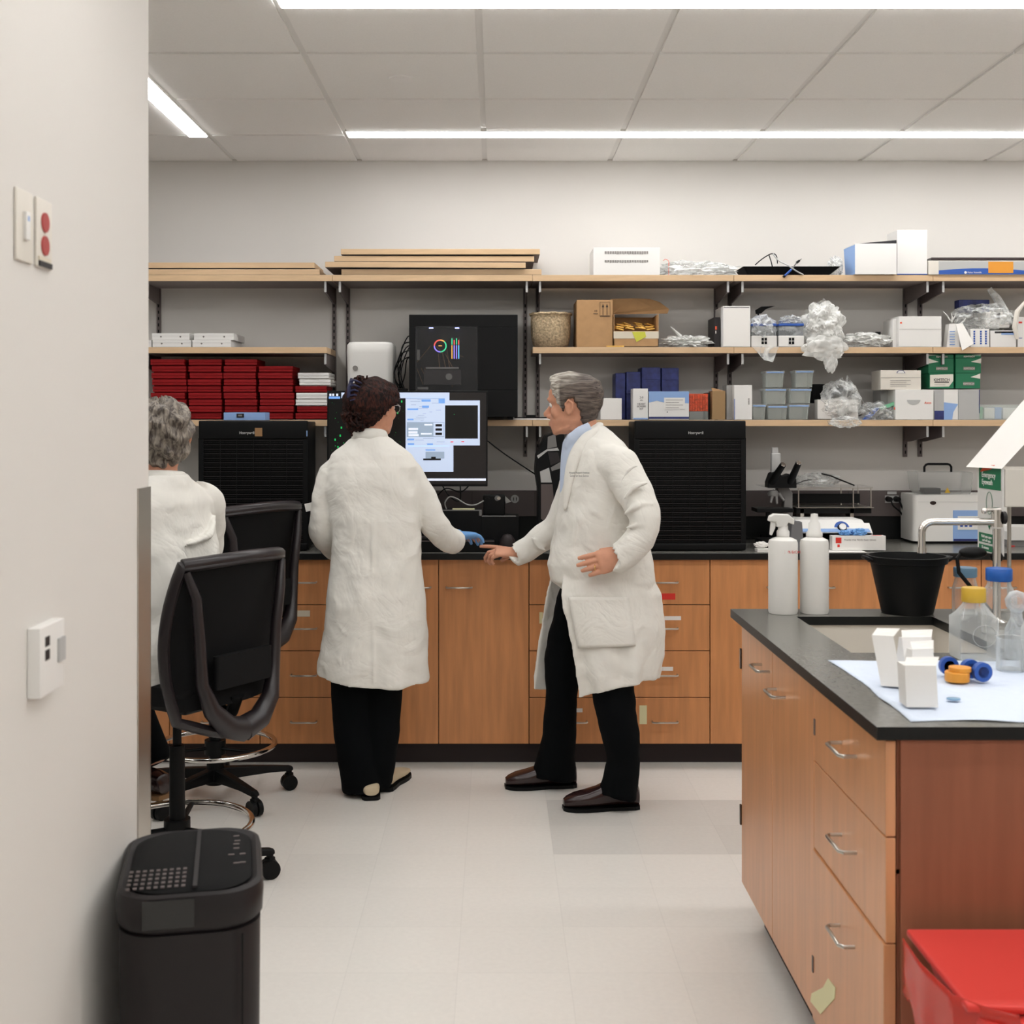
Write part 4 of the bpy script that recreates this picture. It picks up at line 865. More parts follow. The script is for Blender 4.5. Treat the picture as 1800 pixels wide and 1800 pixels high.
# ---------------------------------------------------------------- on the back bench
BZ = CT+.0006
def pY(Y):
    k = FPX/Y
    return (lambda p: (p-872)/k), (lambda p: EYE-(p-738)/k)
def purifier(a, b2, tx, label, badge):
    Y = 5.42; u, v = pY(Y); x0, x1 = u(a), u(b2); z1 = v(739.5); D = .235
    t = thing('air_purifier', label, 'air purifier', ((x0+x1)/2, Y+D/2, BZ), 'black air purifiers on the back bench')
    q = MB('black', 'dkgray'); q.box(x0, x1, Y+.012, Y+D, BZ+.012, z1-.004, r=.006); q.box(x0+.002, x1-.002, Y, Y+.03, v(772), z1, r=.006); q.box(x0+.03, x1-.03, Y+.03, Y+D-.03, BZ, BZ+.014)
    q.box(x0+.002, x1-.002, Y, Y+.03, BZ+.004, v(955), r=.005); q.box(x0+.001, x0+.022, Y+.004, Y+.03, v(957), v(770)); q.box(x1-.022, x1-.001, Y+.004, Y+.03, v(957), v(770)); q.build('body', t)
    q = MB('black', 'dkgray'); n = 46; za, zb = v(955), v(772)
    for i in range(n):
        z = za+(zb-za)*(i+.5)/n; q.box(x0+.022, x1-.022, Y+.004, Y+.012, z-.0014, z+.0012, 1 if i % 2 else 0)
    for i in range(7): q.box(x0+.022+(x1-x0-.044)*i/6-.001, x0+.022+(x1-x0-.044)*i/6+.001, Y+.006, Y+.0118, za, zb)
    q.build('front_grille', t)
    text('Honeywell', .0155, (u(tx), Y-.0004, v(761)), FRONT, 'ltgray', t, bold=.0004)
    if badge: q = MB('card_dk'); q.box(u(448), u(461), Y-.001, Y-.0001, v(767), v(752)); q.build('badge', t)
    q = MB('black_gl'); q.box(x0+.03, x1-.09, Y+.03, Y+.08, z1-.0035, z1+.0008); q.build('control_panel', t)
    q = MB('blue_lt') 
    if badge: q.box(x1-.006, x1-.0015, Y-.001, Y+.001, v(767), v(757)); q.build('indicator', t)
    return t
purifier(348, 541, 434, 'black air purifier behind the seated man and the task chairs', True)
purifier(1115, 1312, 1223, 'black air purifier right of the standing man', False)
# blue latch box on the left purifier
t = thing('blue_latch_box', 'flat blue box with a dark latch on top of the left air purifier', 'box', (X(430, 5.46), 5.5, EYE+.002))
u, v = pY(5.45); zt = v(739.5)+.001
q = MB('blue_lt'); q.box(u(393), u(466), 5.45, 5.56, zt+.0005, v(725)); q.build('body', t, .002); MC['blue_lt2'] = MC['blue_lt']
q = MB('dkgray', 'gray'); q.box(u(416), u(429), 5.446, 5.4499, v(734), v(727)); q.box(u(419), u(426), 5.4445, 5.446, v(732), v(729), 1); q.build('latch', t, .001)

# monitor
Y = 5.40; u, v = pY(Y)
t = thing('computer_monitor', 'large black monitor showing analysis windows, in front of the woman', 'monitor', (u(716), Y+.1, BZ))
q = MB('black'); q.box(u(575), u(857), Y, Y+.03, v(855), v(687), r=.002); q.box(u(650), u(780), Y+.03, Y+.112, v(800), v(740), r=.01); q.build('housing', t)
q = MB('black'); q.box(u(690), u(742), Y+.11, Y+.135, BZ+.012, v(750)); q.build('stand_post', t, .003)
q = MB('black'); q.box(u(640), u(750), Y+.105, Y+.22, BZ, BZ+.012); q.build('stand_base', t, .003)
q = MB('screen_bg', 'scr_win', 'scr_gray', 'scr_blue', 'scr_dark', 'scr_green', 'scr_red', 'scr_white')
lv = [0]
def w_(a, b2, c, d, m, l): 
    e = .0003*l; q.box(u(a), u(b2), Y-.0006-e, Y-.0003-e, v(d), v(c), m)
q.box(u(577.5), u(854.5), Y-.0006, Y-.0001, v(851), v(690), 0)
w_(577.5, 713, 703, 851, 4, 1); w_(577.5, 600, 690.5, 703, 4, 1)
for i, a in enumerate((579, 584, 591)): w_(a, a+3.5, 692, 696, 7, 2)
w_(578, 598, 697, 701, 3, 2)
random.seed(11)
for i in range(110):
    a, c = random.uniform(579, 711), random.uniform(705, 848); s_ = random.choice([.35, .4, .5, .5, .6, 1.0]); w_(a, a+s_, c, c+s_*1.3, 5, 2)
for a, c in ((705, 704), (698, 724), (690, 730), (692, 728), (599, 750), (597, 764), (593, 784), (588, 771), (652, 716)): w_(a, a+2.2, c, c+3.6, 5, 2)
w_(600, 790, 690, 700, 1, 2); w_(713, 790, 699, 785, 1, 2); w_(713, 797, 783, 829.5, 1, 2)
w_(714, 782, 700, 701, 2, 3)
for a, b2, c, d in ((741,757,702,706),(771,782,701,709),(742,754,713,717),(716,735,718,721),(716,727,736,738.5),(716,728,771,774),(717,728,779,782),(751,761,779.5,782),(748,765,790,792)): w_(a, b2, c, d, 3, 4)
for i in range(26):
    a = random.uniform(716, 770); c = 702+i*3.1; w_(a, a+random.uniform(5, 20), c, c+.7, 2, 3)
w_(715, 781, 742, 768, 2, 5); w_(762, 780, 743, 767, 1, 6)
for c in (745.5, 753, 760.5): w_(765.5, 777, c, c+4.2, 4, 7)
for a, b2, c, d in ((718,735,752,756),(718,734,758,762),(718,736,763,767),(746,760,745,748),(740,759,761,764)): w_(a, b2, c, d, 7, 6)
w_(748, 781, 794, 806, 2, 3); w_(744, 775, 806, 809, 4, 5); w_(758, 766, 803, 806, 4, 5)
w_(782, 843.5, 704, 783, 1, 8); w_(782.5, 840, 712.5, 771, 4, 9); w_(792, 797, 776, 777.5, 6, 9); w_(811, 816, 775.6, 777.2, 6, 9); w_(798, 799, 728, 729, 5, 10)
w_(600, 854, 841, 845, 7, 8)
q.build('screen', t)
# instrument base and stage the woman works at
t = thing('microscope_stage_unit', 'low black instrument base with stepped black housing under the monitor', 'instrument', (X(800, 5.5), 5.55, BZ))
u, v = pY(5.385)
q = MB('black', 'dkmetal'); q.box(u(690), u(869), 5.385, 5.50, BZ, v(952)); q.box(u(690), u(869), 5.384, 5.386, v(952)+.0002, v(951)+.001, 1); q.build('base_plate', t, .002)
u, v = pY(5.52)
q = MB('black', 'gray'); q.box(u(768), u(846), 5.52, 5.70, BZ, v(898)); q.box(u(846), u(912), 5.52, 5.70, BZ, v(908.5)); q.box(u(768), u(842), 5.5195, 5.53, v(898), v(896.4), 1); q.box(u(847), u(907), 5.5195, 5.53, v(908.5), v(906.6), 1); q.box(u(842), u(847), 5.5195, 5.53, v(906.6), v(896.4), 1); q.build('housing', t, .001)
q = MB('black', 'gray', 'chrome'); q.box(u(849), u(888), 5.56, 5.66, v(908)+.0005, v(872), r=.006); q.cyl((u(857), 5.555, v(880)), (u(857), 5.56, v(880)), .012, .012, 16); q.cyl((u(874), 5.53, v(876)), (u(874), 5.56, v(876)), .012, .009, 14, 1); q.cyl((u(877), 5.525, v(876)), (u(877), 5.53, v(876)), .008, .008, 14, 2); q.build('camera_module', t)
q = MB('toe'); q.lathe([(0,0),(.036,0),(.037,.012),(.034,.045),(.02,.068),(0,.074)], (X(892, 5.46), 5.46, BZ), 24); one(q, 'domed_controller', 'dark domed hand controller on the bench near the pointing hand', 'controller')
t = thing('keyboard', 'black keyboard with pale key legends beside the woman on the instrument base', 'keyboard', (X(722, 5.43), 5.44, v(950)))
u, v = pY(5.40); zk = pY(5.385)[1](952)+.001
q = MB('black'); q.box(u(694), u(762), 5.395, 5.485, zk+.0006, zk+.012); q.build('body', t, .002)
q = MB('dkgray')
for i in range(11):
    for j in range(4): q.box(u(695)+.003+i*.0148, u(695)+.015+i*.0148, 5.40+j*.02, 5.415+j*.02, zk+.012, zk+.016)
q.build('key_field', t)
q = MB('note'); q.box(X(795, 5.54), X(834, 5.54), 5.53, 5.6, pY(5.52)[1](898)+.0008, pY(5.52)[1](898)+.006); one(q, 'yellow_notepad', 'pale yellow notepad on the black instrument housing', 'notepad')
u, v = pY(5.5)
cable([(u(784), 5.54, v(896)), (u(782), 5.52, v(884)), (u(790), 5.52, v(874)), (u(803), 5.52, v(877)), (u(820), 5.52, v(887)), (u(835), 5.52, v(888)), (u(850), 5.53, v(881))], 'thin white cable curving over the black instrument', 'ltgray', .0028)
cable([(X(857, 5.6), 5.6, Z(775, 5.6)), (X(890, 5.6), 5.6, Z(800, 5.6)), (X(944, 5.6), 5.62, Z(836, 5.6))], 'black cable running diagonally across the wall right of the monitor', 'black', .003)
cable([(X(768, 5.6), 5.6, Z(872, 5.6)), (X(785, 5.6), 5.58, Z(858, 5.6)), (X(810, 5.6), 5.58, Z(864, 5.6)), (X(826, 5.6), 5.6, Z(852, 5.6))], 'black cable looping under the monitor', 'black', .003)
cable([(X(775, 5.6), 5.62, Z(850, 5.6)), (X(790, 5.6), 5.6, Z(872, 5.6)), (X(808, 5.6), 5.6, Z(880, 5.6)), (X(809, 5.6), 5.6, Z(852, 5.6))], 'black cable hanging below the monitor housing', 'black', .003)
t = thing('wall_socket', 'grey raceway power socket with white triangular tag near the pointing hand', 'socket', (X(900, 5.95), 5.953, Z(876, 5.95)))
u, v = pY(5.953); q = MB('ltgray', 'dkgray'); q.lathe([(0,0),(.02,0),(.02,.004),(0,.004)], (u(905), 5.953, v(877)), 18, ax='y'); q.box(u(902), u(903.5), 5.948, 5.9489, v(880), v(874), 1); q.box(u(907), u(908.5), 5.948, 5.9489, v(880), v(874), 1); q.build('socket_face', t)
q = MB('paper'); q.prism([(u(886), 5.95, v(870)), (u(899), 5.95, v(882)), (u(889), 5.95, v(885))], (0, .002, 0)); q.build('tag', t)
# tall grey instrument behind the standing man
t = thing('grey_instrument', 'tall angular grey and silver instrument standing behind the man', 'instrument', (X(966, 5.48), 5.6, BZ))
u, v = pY(5.46); Yp = 5.46
def pr(pts, m, y=Yp, d=.22): q = MB(m); q.prism([(u(a), y, v(b2)) for a, b2 in pts], (0, d, 0)); return q
pr([(943,803),(944,798),(960,765),(976,759),(992,764),(996,800),(996,945),(946,945),(946,860),(941,830)], 'black').build('body', t, .002)
def pan(pts, m, nm): pr(pts, m, Yp-.004, .0038).build(nm, t)
pan([(963,768),(976,763),(979,785),(962,789)], 'gray', 'upper_panel'); pan([(944,801),(961,790),(980,787),(983,792),(962,793),(946,806)], 'ltgray', 'silver_edge')
pan([(949,829),(965,822),(970,848),(951,848)], 'ltgray', 'silver_panel'); pan([(968,822),(985,812),(989,822),(970,828)], 'gray', 'front_bar'); pan([(951,851),(971,851),(976,905),(972,925),(951,912)], 'raceway', 'lower_panel')
pan([(963,795),(981,795),(985,811),(968,818)], 'dkgray', 'dark_panel')

# ---- right part of the bench
Y = 5.55; u, v = pY(Y)
t = thing('microscope', 'black and silver binocular microscope with a camera tube, right of the purifier', 'microscope', (u(1370), Y+.05, BZ))
q = MB('black'); q.box(u(1340), u(1396), Y-.02, Y+.16, BZ, BZ+.035, r=.006); q.build('base', t)
q = MB('gray'); q.prism([(u(1380), Y+.06, BZ+.03), (u(1399), Y+.06, BZ+.03), (u(1399), Y+.06, v(868)), (u(1390), Y+.06, v(856)), (u(1372), Y+.06, v(856)), (u(1372), Y+.06, v(864)), (u(1384), Y+.06, v(878))], (0, .05, 0)); q.build('arm', t, .004)
q = MB('black'); q.box(u(1328), u(1392), Y-.03, Y+.09, v(900), v(893)); q.box(u(1346), u(1352), Y-.02, Y+.0, v(912), v(900)); q.build('stage', t, .002)
q = MB('gray', 'black'); 
q.lathe([(0,0),(.024,0),(.026,.012),(.018,.026),(0,.03)], (u(1362), Y+.03, v(868)-.012), 20)
for a, b2 in (((1360, 870), (1355, 884)), ((1366, 870), (1366, 886)), ((1371, 868), (1378, 880))): q.cyl((u(a[0]), Y+.02, v(a[1])), (u(b2[0]), Y+.0, v(b2[1])), .008, .005, 12)
q.build('objective_turret', t)
q = MB('black'); q.prism([(u(1350), Y, v(858)), (u(1401), Y, v(858)), (u(1400), Y, v(842)), (u(1388), Y, v(833)), (u(1376), Y, v(838)), (u(1368), Y, v(828)), (u(1356), Y, v(832)), (u(1350), Y, v(848))], (0, .07, 0)); q.build('head', t, .004)
for (a, c), (b2, d) in (((1352, 852), (1371, 816)), ((1385, 852), (1398, 813))):
    q = MB('black', 'chrome'); p0 = Vector((u(a)+.012, Y+.01, v(c)+.01)); p1 = Vector((u(b2), Y-.06, v(d))); q.cyl(p0, p1, .017, .014, 18); q.cyl(p1, p1+(p1-p0).normalized()*.004, .0125, .011, 18, 1); q.build('eyepiece', t)
q = MB('ltgray', 'gray'); q.box(u(1359), u(1375), Y+.03, Y+.06, v(832), v(797), r=.004); q.box(u(1361), u(1371), Y+.034, Y+.056, v(797), v(787)); q.build('camera_tube', t)
u, v = pY(5.6); Y = 5.6
t = thing('orbital_shaker', 'blue and white orbital shaker carrying an open glass-topped metal frame', 'shaker', (u(1467), Y+.12, BZ))
q = MB('white', 'blue_lt', 'ltgray'); yb = Y-.13; u2, v2 = pY(yb)
q.prism([(u2(1396), yb, BZ), (u2(1534), yb, BZ), (u2(1534), yb, v2(937)), (u2(1534), yb+.05, v2(925)+.01), (u2(1396), yb+.05, v2(925)+.01), (u2(1396), yb, v2(937))], (0, .001, 0))
X0_, X1_ = u2(1400), u2(1532)
q.add([(X0_, yb, BZ), (X1_, yb, BZ), (X1_, yb, v2(937)), (X0_, yb, v2(937)), (X0_+.01, yb+.06, v2(923)), (X1_-.012, yb+.06, v2(923)), (X0_+.014, yb+.075, v2(916)), (X1_-.02, yb+.075, v2(916)), (X0_+.014, yb+.26, v2(916)), (X1_-.02, yb+.26, v2(916)), (X0_, yb+.26, BZ), (X1_, yb+.26, BZ)], [(0,1,2,3), (3,2,5,4), (4,5,7,6), (6,7,9,8), (8,9,11,10), (0,3,4,6,8,10), (1,11,9,7,5,2), (0,10,11,1)], 0)
q.add([(X0_+.002, yb-.001, v2(936)+.002), (X1_-.002, yb-.001, v2(936)+.002), (X1_-.012, yb+.054, v2(923.5)+.002), (X0_+.011, yb+.054, v2(923.5)+.002)], [(0,1,2,3)], 1); q.build('body', t)
q = MB('white', 'black', 'blue'); c = Vector((u2(1483), yb+.03, v2(930))); n_ = Vector((0, -.85, .5)).normalized()
q.cyl(c, c+n_*.004, .034, .034, 24, 2); q.cyl(c+n_*.004, c+n_*.016, .021, .019, 20, 1); q.cyl(c+n_*.016, c+n_*.022, .016, .015, 20, 0); q.build('knob', t)
Y = 5.68; u, v = pY(Y); q = MB('metal', 'black'); za, zb = v(892), v(857)
for a in (1404, 1500, 1531): q.box(u(a)-.0025, u(a)+.0025, Y, Y+.006, za, zb); q.box(u(a)-.0025, u(a)+.0025, Y+.2, Y+.206, za, zb)
q.box(u(1400), u(1536), Y-.004, Y+.21, v(893), za); q.box(u(1400), u(1534), Y-.002, Y+.002, zb-.004, zb); q.box(u(1402), u(1533), Y+.19, Y+.2, v(889), v(872), 1)
for a in (1412, 1500): q.box(u(a)-.008, u(a)+.008, Y+.02, Y+.1, v2(916)-.002, v(893))
q.box(u(1402), u(1534), Y+.02, Y+.2, v(903), v(893.4), 1); q.build('platform_frame', t)
q = MB('pane'); q.box(u(1345), u(1534), Y-.002, Y+.208, zb+.0004, zb+.004); q.build('glass_top', t)
t = thing('strapped_plastic_bag', 'clear plastic bag with black straps on the shaker\'s glass top', 'bag', (u(1450), Y+.1, zb+.005))
q = MB('bag'); q.blob((u(1445), Y+.1, zb+.03), (.1, .06, .03), 51, .35, 4, sub=4, floor=zb+.005); q.build('bag_film', t)
q = MB('black'); q.tube([(u(1400), Y+.05, zb+.01), (u(1418), Y+.04, zb+.03), (u(1432), Y+.05, zb+.035)], .004, 6, flat=.5); q.tube([(u(1449), Y+.05, zb+.062), (u(1465), Y+.045, zb+.052), (u(1485), Y+.04, zb+.03), (u(1506), Y+.04, zb+.008)], .007, 6, flat=.5); q.build('strap', t)
u, v = pY(5.42)
def p_glv(t):
    q = MB('redp'); q.box(u(1469), u(1479), 5.4192, 5.4199, v(955), v(945)); q.box(u(1472), u(1476), 5.4192, 5.4199, v(962), v(957)); q.build('red_print', t)
    text('Powder-free Nitrile Exam Gloves', .0115, (u(1512), 5.4196, v(949)), FRONT, 'ink_gray', t, wid=.9, ext=.0003)
t = thing('glove_box', 'flat white disposable glove box with red and grey print on the bench', 'box', (u(1510), 5.48, BZ))
q = MB('white', 'redp'); q.box(u(1463), u(1557), 5.42, 5.465, BZ+.004, v(942)); q.box(u(1535), u(1552), 5.43, 5.455, v(942), v(942)+.0005, 1); q.build('carton', t, .001); p_glv(t)
q = MB('blue_glove'); q.blob((u(1488), 5.445, v(938)), (.022, .02, .011), 3, .5, 4, floor=v(942)+.001); q.blob((u(1513), 5.445, v(937)), (.03, .02, .016), 4, .5, 3, floor=v(942)+.001); q.blob((u(1500), 5.46, v(940)), (.03, .012, .004), 6, .5, 3, floor=v(942)+.001); one(q, 'blue_glove', 'crumpled blue glove lying on the white glove box', 'glove')
q = MB('paper'); q.box(u(1405), u(1516), 5.36, 5.56, BZ, BZ+.0025); one(q, 'paper_sheet', 'white paper sheet on the bench edge under the glove box', 'paper')
q = MB('paper'); q.box(u(1329), u(1352), 5.39, 5.45, BZ, BZ+.012); q.blob((u(1340), 5.44, BZ+.026), (.03, .02, .014), 2, .3, 3); one(q, 'folded_tissue', 'small folded white tissues at the foot of the right purifier', 'tissue')
q = MB('grayblk'); q.prism([(u(1386), 5.41, BZ), (u(1413), 5.41, BZ), (u(1409), 5.41, v(917)), (u(1392), 5.41, v(915))], (0, .05, 0)); one(q, 'grey_foam_block', 'grey tapered foam block behind the white spray bottle', 'block', bevel=.003)
# water bath
Y = 5.74; u, v = pY(Y)
t = thing('water_bath', 'white laboratory water bath with a clear lid and black handle', 'water bath', (u(1665), Y+.1, BZ))
q = MB('white_p', 'black', 'ltgray'); x0, x1 = u(1606), u(1775); zt = v(870)
q.rings([rrect(x0+.012, x1-.012, Y+.012, Y+.2, BZ, .02), rrect(x0+.012, x1-.012, Y+.012, Y+.2, BZ+.012, .02)], 1)
q.rings([rrect(x0, x1, Y, Y+.205, BZ+.012, .025), rrect(x0, x1, Y, Y+.205, zt-.012, .025), rrect(x0+.002, x1-.002, Y+.002, Y+.203, zt, .024), rrect(x0+.012, x1-.012, Y+.012, Y+.193, zt, .02), rrect(x0+.014, x1-.014, Y+.014, Y+.19, zt-.012, .02)])
q.build('tank', t)
q = MB('ltgray'); q.box(x0+.02, x1-.001, Y-.0008, Y+.002, zt-.034, zt-.0328); q.build('seam', t)
q = MB('shoe_brown', 'ink'); q.lathe([(0,0),(.0145,0),(.0145,.002),(0,.002)], (u(1640), Y+.0004, v(884)), 20, ax='y', ey=.62); q.build('logo', t)
q = MB('blue_lt', 'white', 'blue_dk', 'blue'); q.box(u(1675), u(1722), Y-.003, Y-.0002, v(951), v(897)); q.box(u(1683), u(1722), Y-.0042, Y-.003, v(931), v(907), 1); q.box(u(1676), u(1722), Y-.004, Y-.003, v(951), v(947), 2)
for i in range(3): q.box(u(1687+i*8), u(1692+i*8), Y-.0048, Y-.0042, v(926), v(922), 3)
q.build('control_panel', t)
q = MB('tub', 'lidclear'); q.rings([rrect(u(1626), u(1712), Y+.03, Y+.18, zt+.0006, .02), rrect(u(1619), u(1714), Y+.024, Y+.186, zt+.02, .02), rrect(u(1617), u(1716), Y+.022, Y+.188, v(831), .015)], 1); q.build('clear_lid', t)
q = MB('dkgray'); q.box(u(1632), u(1662), Y+.06, Y+.12, zt, zt+.028); q.build('inner_rack', t, .002)
q = MB('cap_yel'); q.prism([(u(1663), Y+.018, v(867)), (u(1673), Y+.018, v(867)), (u(1668), Y+.018, v(857))], (0, .001, 0)); q.build('warning_sticker', t)
q = MB('black'); q.tube([(u(1638), Y+.1, v(831)), (u(1638), Y+.1, v(822)), (u(1641), Y+.1, v(818)), (u(1645), Y+.1, v(817)), (u(1679), Y+.1, v(817)), (u(1683), Y+.1, v(818)), (u(1686), Y+.1, v(822)), (u(1686), Y+.1, v(831))], .0055, 8); q.build('handle', t)
u, v = pY(5.95)
t = thing('wall_socket', 'raceway power socket with two black plugs left of the water bath', 'socket', (u(1568), 5.953, v(875)))
q = MB('ltgray'); q.box(u(1560), u(1576), 5.949, 5.9535, v(869), v(864)); q.box(u(1556), u(1580), 5.951, 5.9535, v(884), v(871)); q.build('face_plate', t)
for a in (1561, 1575): q = MB('black', 'chrome'); q.cyl((u(a), 5.952, v(877)), (u(a), 5.91, v(877)), .014, .011, 16); q.build('plug', t)
for a, b2, nm in ((1561, 1580, 'left'), (1575, 1584, 'right')): cable([(u(a), 5.91, v(877)), (u(a)+.01, 5.9, v(888)), (u(b2), 5.91, v(902)), (u(b2)+.02, 5.93, v(925))], 'black cable dropping from the %s plug to the water bath' % nm, 'black', .004)
q = MB('black'); q.lathe([(0,0),(.025,0),(.026,.003),(.014,.006),(.014,.03),(0,.033)], (X(1340, 5.9), 5.9, BZ), 16); one(q, 'black_plug_adapter', 'black round adapter on the bench by the right purifier', 'adapter')
u, v = pY(5.6)
t = thing('small_white_device', 'small white bench device with a grey dial at the right edge', 'device', (u(1800), 5.66, BZ))
q = MB('white_p', 'redp', 'gray'); q.prism([(u(1774), 5.6, BZ+.03), (u(1774), 5.6, v(935)), (u(1779), 5.6, v(926)), (u(1850), 5.6, v(926)), (u(1850), 5.6, BZ+.03)], (0, .14, 0)); q.box(u(1774), u(1850), 5.61, 5.73, BZ, BZ+.03, 2); q.box(u(1776), u(1784), 5.599, 5.6, v(961), v(959), 1); q.build('body', t, .003)

# ---------------------------------------------------------------- on the island
WZ = IZ+.0006
def bottle_prof(r, h, neck, nh): return [(0,0),(r*.96,0),(r,.006),(r,h-.012),(r*.93,h-.003),(r*.6,h+.004),(neck,h+.008),(neck,h+nh)]
x, y = .8617, 3.69
t = thing('spray_bottle', 'white spray bottle with trigger head standing by the sink', 'spray bottle', (x, y, WZ))
q = MB('white_p'); q.lathe(bottle_prof(.0435, .222, .014, .02), (x, y, WZ), 32); q.build('body', t)
q = MB('white_p'); u, v = pY(3.69)
q.lathe([(.019,.228),(.019,.245),(.015,.25),(.013,.27)], (x, y, WZ), 20)
q.prism([(u(1350), y-.014, v(916)), (u(1352), y-.014, v(907)), (u(1360), y-.014, v(903)), (u(1385), y-.014, v(904)), (u(1395), y-.014, v(913)), (u(1394), y-.014, v(922)), (u(1384), y-.014, v(918)), (u(1381), y-.014, v(926)), (u(1364), y-.014, v(926)), (u(1362), y-.014, v(917))], (0, .028, 0)); q.build('spray_head', t, .003)
q = MB('white_p'); q.prism([(u(1355), y-.008, v(917)), (u(1363), y-.008, v(917)), (u(1362), y-.008, v(928)), (u(1356), y-.008, v(941)), (u(1353), y-.008, v(940))], (0, .016, 0)); q.build('trigger', t, .002)
text('70% EtOH', .011, (x+.018, y-.0425, v(968)), FRONT, 'redp', t)
x = .957
t = thing('squeeze_bottle', 'plain white bottle with a tapered nozzle cap beside the spray bottle', 'bottle', (x, y+.005, WZ))
q = MB('white_p'); q.lathe(bottle_prof(.0425, .222, .02, .006), (x, y+.005, WZ), 32); q.build('body', t)
q = MB('white_p'); q.lathe([(.024,.229),(.024,.24),(.019,.246),(.017,.268),(.012,.274),(.0105,.296),(0,.298)], (x, y+.005, WZ), 24); q.build('nozzle_cap', t)
# black bucket
x, y = 1.2356, 3.692
t = thing('black_bucket', 'black tapered plastic bucket behind the sink', 'bucket', (x, y, WZ))
q = MB('black'); r0, r1, h = .074, .112, .172
q.lathe([(0,0),(r0,0),(r0+.002,.004),(r1-.004,h-.022),(r1+.004,h-.020),(r1+.008,h),(r1-.001,h),(r0-.002,.006),(0,.005)], (x, y, WZ), 40, ey=.95); q.build('body', t)
for s_ in (-1, 1): q = MB('black'); q.tube([(x+s_*(r1-.002), y-.03, WZ+h-.012), (x+s_*(r1+.016), y-.018, WZ+h-.006), (x+s_*(r1+.016), y+.018, WZ+h-.006), (x+s_*(r1-.002), y+.03, WZ+h-.012)], .006, 8); q.build('handle', t)
# faucet with eyewash head
x, y = 1.426, 3.50; u, v = pY(y)
t = thing('faucet', 'chrome gooseneck lab faucet with a straight spout behind the sink', 'faucet', (x, y, WZ))
q = MB('chrome'); q.lathe([(0,0),(.03,0),(.03,.006),(.014,.012),(.011,.02),(.011,.27)], (x, y, WZ), 20); q.build('column', t)
zz_ = v(917); q = MB('chrome')
P = [(x, y, zz_)]+[(x-.02-i*.03, y, zz_) for i in range(6)]
ex = u(1640); P = [(x, y, zz_), (x-.1, y, zz_), (ex, y, zz_)]
for i in range(1, 7): a = i*PI/12; P.append((ex-.032*math.sin(a), y, zz_-.032*(1-math.cos(a))))
P.append((ex-.032, y, v(968))); q.tube(P, .0105, 14); q.cyl((ex-.032, y, v(962)), (ex-.032, y, v(972)), .0125, .0125, 14); q.build('spout', t)
q = MB('chrome', 'dkgray'); q.cyl((x, y, zz_-.015), (x, y, v(896)), .016, .013, 16); q.tube([(x-.035, y, v(897)), (x+.01, y, v(895))], .006, 8); q.ball((x-.035, y, v(898)), .009, 0, 10, 8); q.lathe([(0,0),(.018,0),(.018,.01),(0,.012)], (x+.014, y-.0, v(910)), 16, 1, ax='x'); q.build('valve', t)
q = MB('black'); q.ball((u(1722), y+.05, v(975)), (.04, .03, .018), 0, 18, 10); q.tube([(u(1700), y+.05, v(978)), (u(1694), y+.05, v(984)), (u(1697), y+.05, v(1010)), (x, y+.02, WZ+.02)], .006, 8); q.ball((u(1762), y+.04, v(982)), (.018, .02, .016)); q.build('eyewash_head', t)
# green eyewash sign box on a post
Yl, Yr, Xs = 3.73, 3.55, 1.462
t = thing('eyewash_sign', 'white pitched hood with a green emergency eyewash sign panel on its side', 'sign', (1.58, 3.66, WZ))
zt, zb = 1.368, 1.115; 
q = MB('metal'); q.cyl((1.545, 3.70, WZ), (1.545, 3.70, 1.30), .006, .006, 10); q.lathe([(0,0),(.03,0),(.03,.006),(0,.007)], (1.545, 3.70, WZ), 18); q.build('post', t)
q = MB('white_p'); q.box(Xs, Xs+.006, Yr, Yl, zb, zt); q.build('sign_panel', t)
q = MB('ivory'); q.box(Xs+.008, Xs+.22, Yr, Yl, 1.258, zt); q.build('box_body', t, .003)
def gz_(py): return EYE-(py-738)*3.55/FPX
for a, b2 in ((824, 863), (944, 961), (965, 982)): q = MB('green'); q.box(Xs-.001, Xs-.0001, Yr+.008, Yl-.012, max(gz_(b2), zb+.004), gz_(a)); q.build('green_field', t)
R_ = Matrix(((0,0,-1,0),(-1,0,0,0),(0,1,0,0),(0,0,0,1)))
for s_, zc, sz_, yy in (('Emergency', gz_(838), .023, 3.645), ('Eyewash', gz_(851), .023, 3.655), ('Hold eyes open', gz_(950), .012, 3.66), ('and roll eyes', gz_(957), .012, 3.66), ('15 minutes', gz_(970), .012, 3.67)):
    text(s_, sz_, (Xs-.0014, yy, zc), R_, 'paper', t)
q = MB('green'); q.tube([(Xs-.001, 3.64+.022*math.cos(i*PI/14), gz_(888)+.033*math.sin(i*PI/14)) for i in range(28)], .0008, 5, closed=True); q.prism([(Xs-.001, 3.625, gz_(925)), (Xs-.001, 3.655, gz_(925)), (Xs-.001, 3.64, gz_(936))], (-.0004, 0, 0)); q.build('pictogram', t)
q = MB('paper'); dx, dz = .168, .205
pts = [(-.006, 0), (dx*1.9, dz*1.9)]
q.add([(Xs-.024, Yl+.03, zt-.002), (Xs-.006, Yr-.012, zt+.001), (Xs-.006+dx*1.8, Yr-.012, zt+dz*1.6), (Xs-.016+dx*1.8, Yl+.03, zt+dz*1.75), (Xs-.02, Yl+.03, zt+.002), (Xs-.002, Yr-.012, zt+.005), (Xs-.002+dx*1.8, Yr-.012, zt+dz*1.6+.004), (Xs-.012+dx*1.8, Yl+.03, zt+dz*1.75+.004)], [(0,1,2,3),(7,6,5,4),(0,4,5,1),(1,5,6,2),(2,6,7,3),(3,7,4,0)]); q.build('pitched_hood', t)
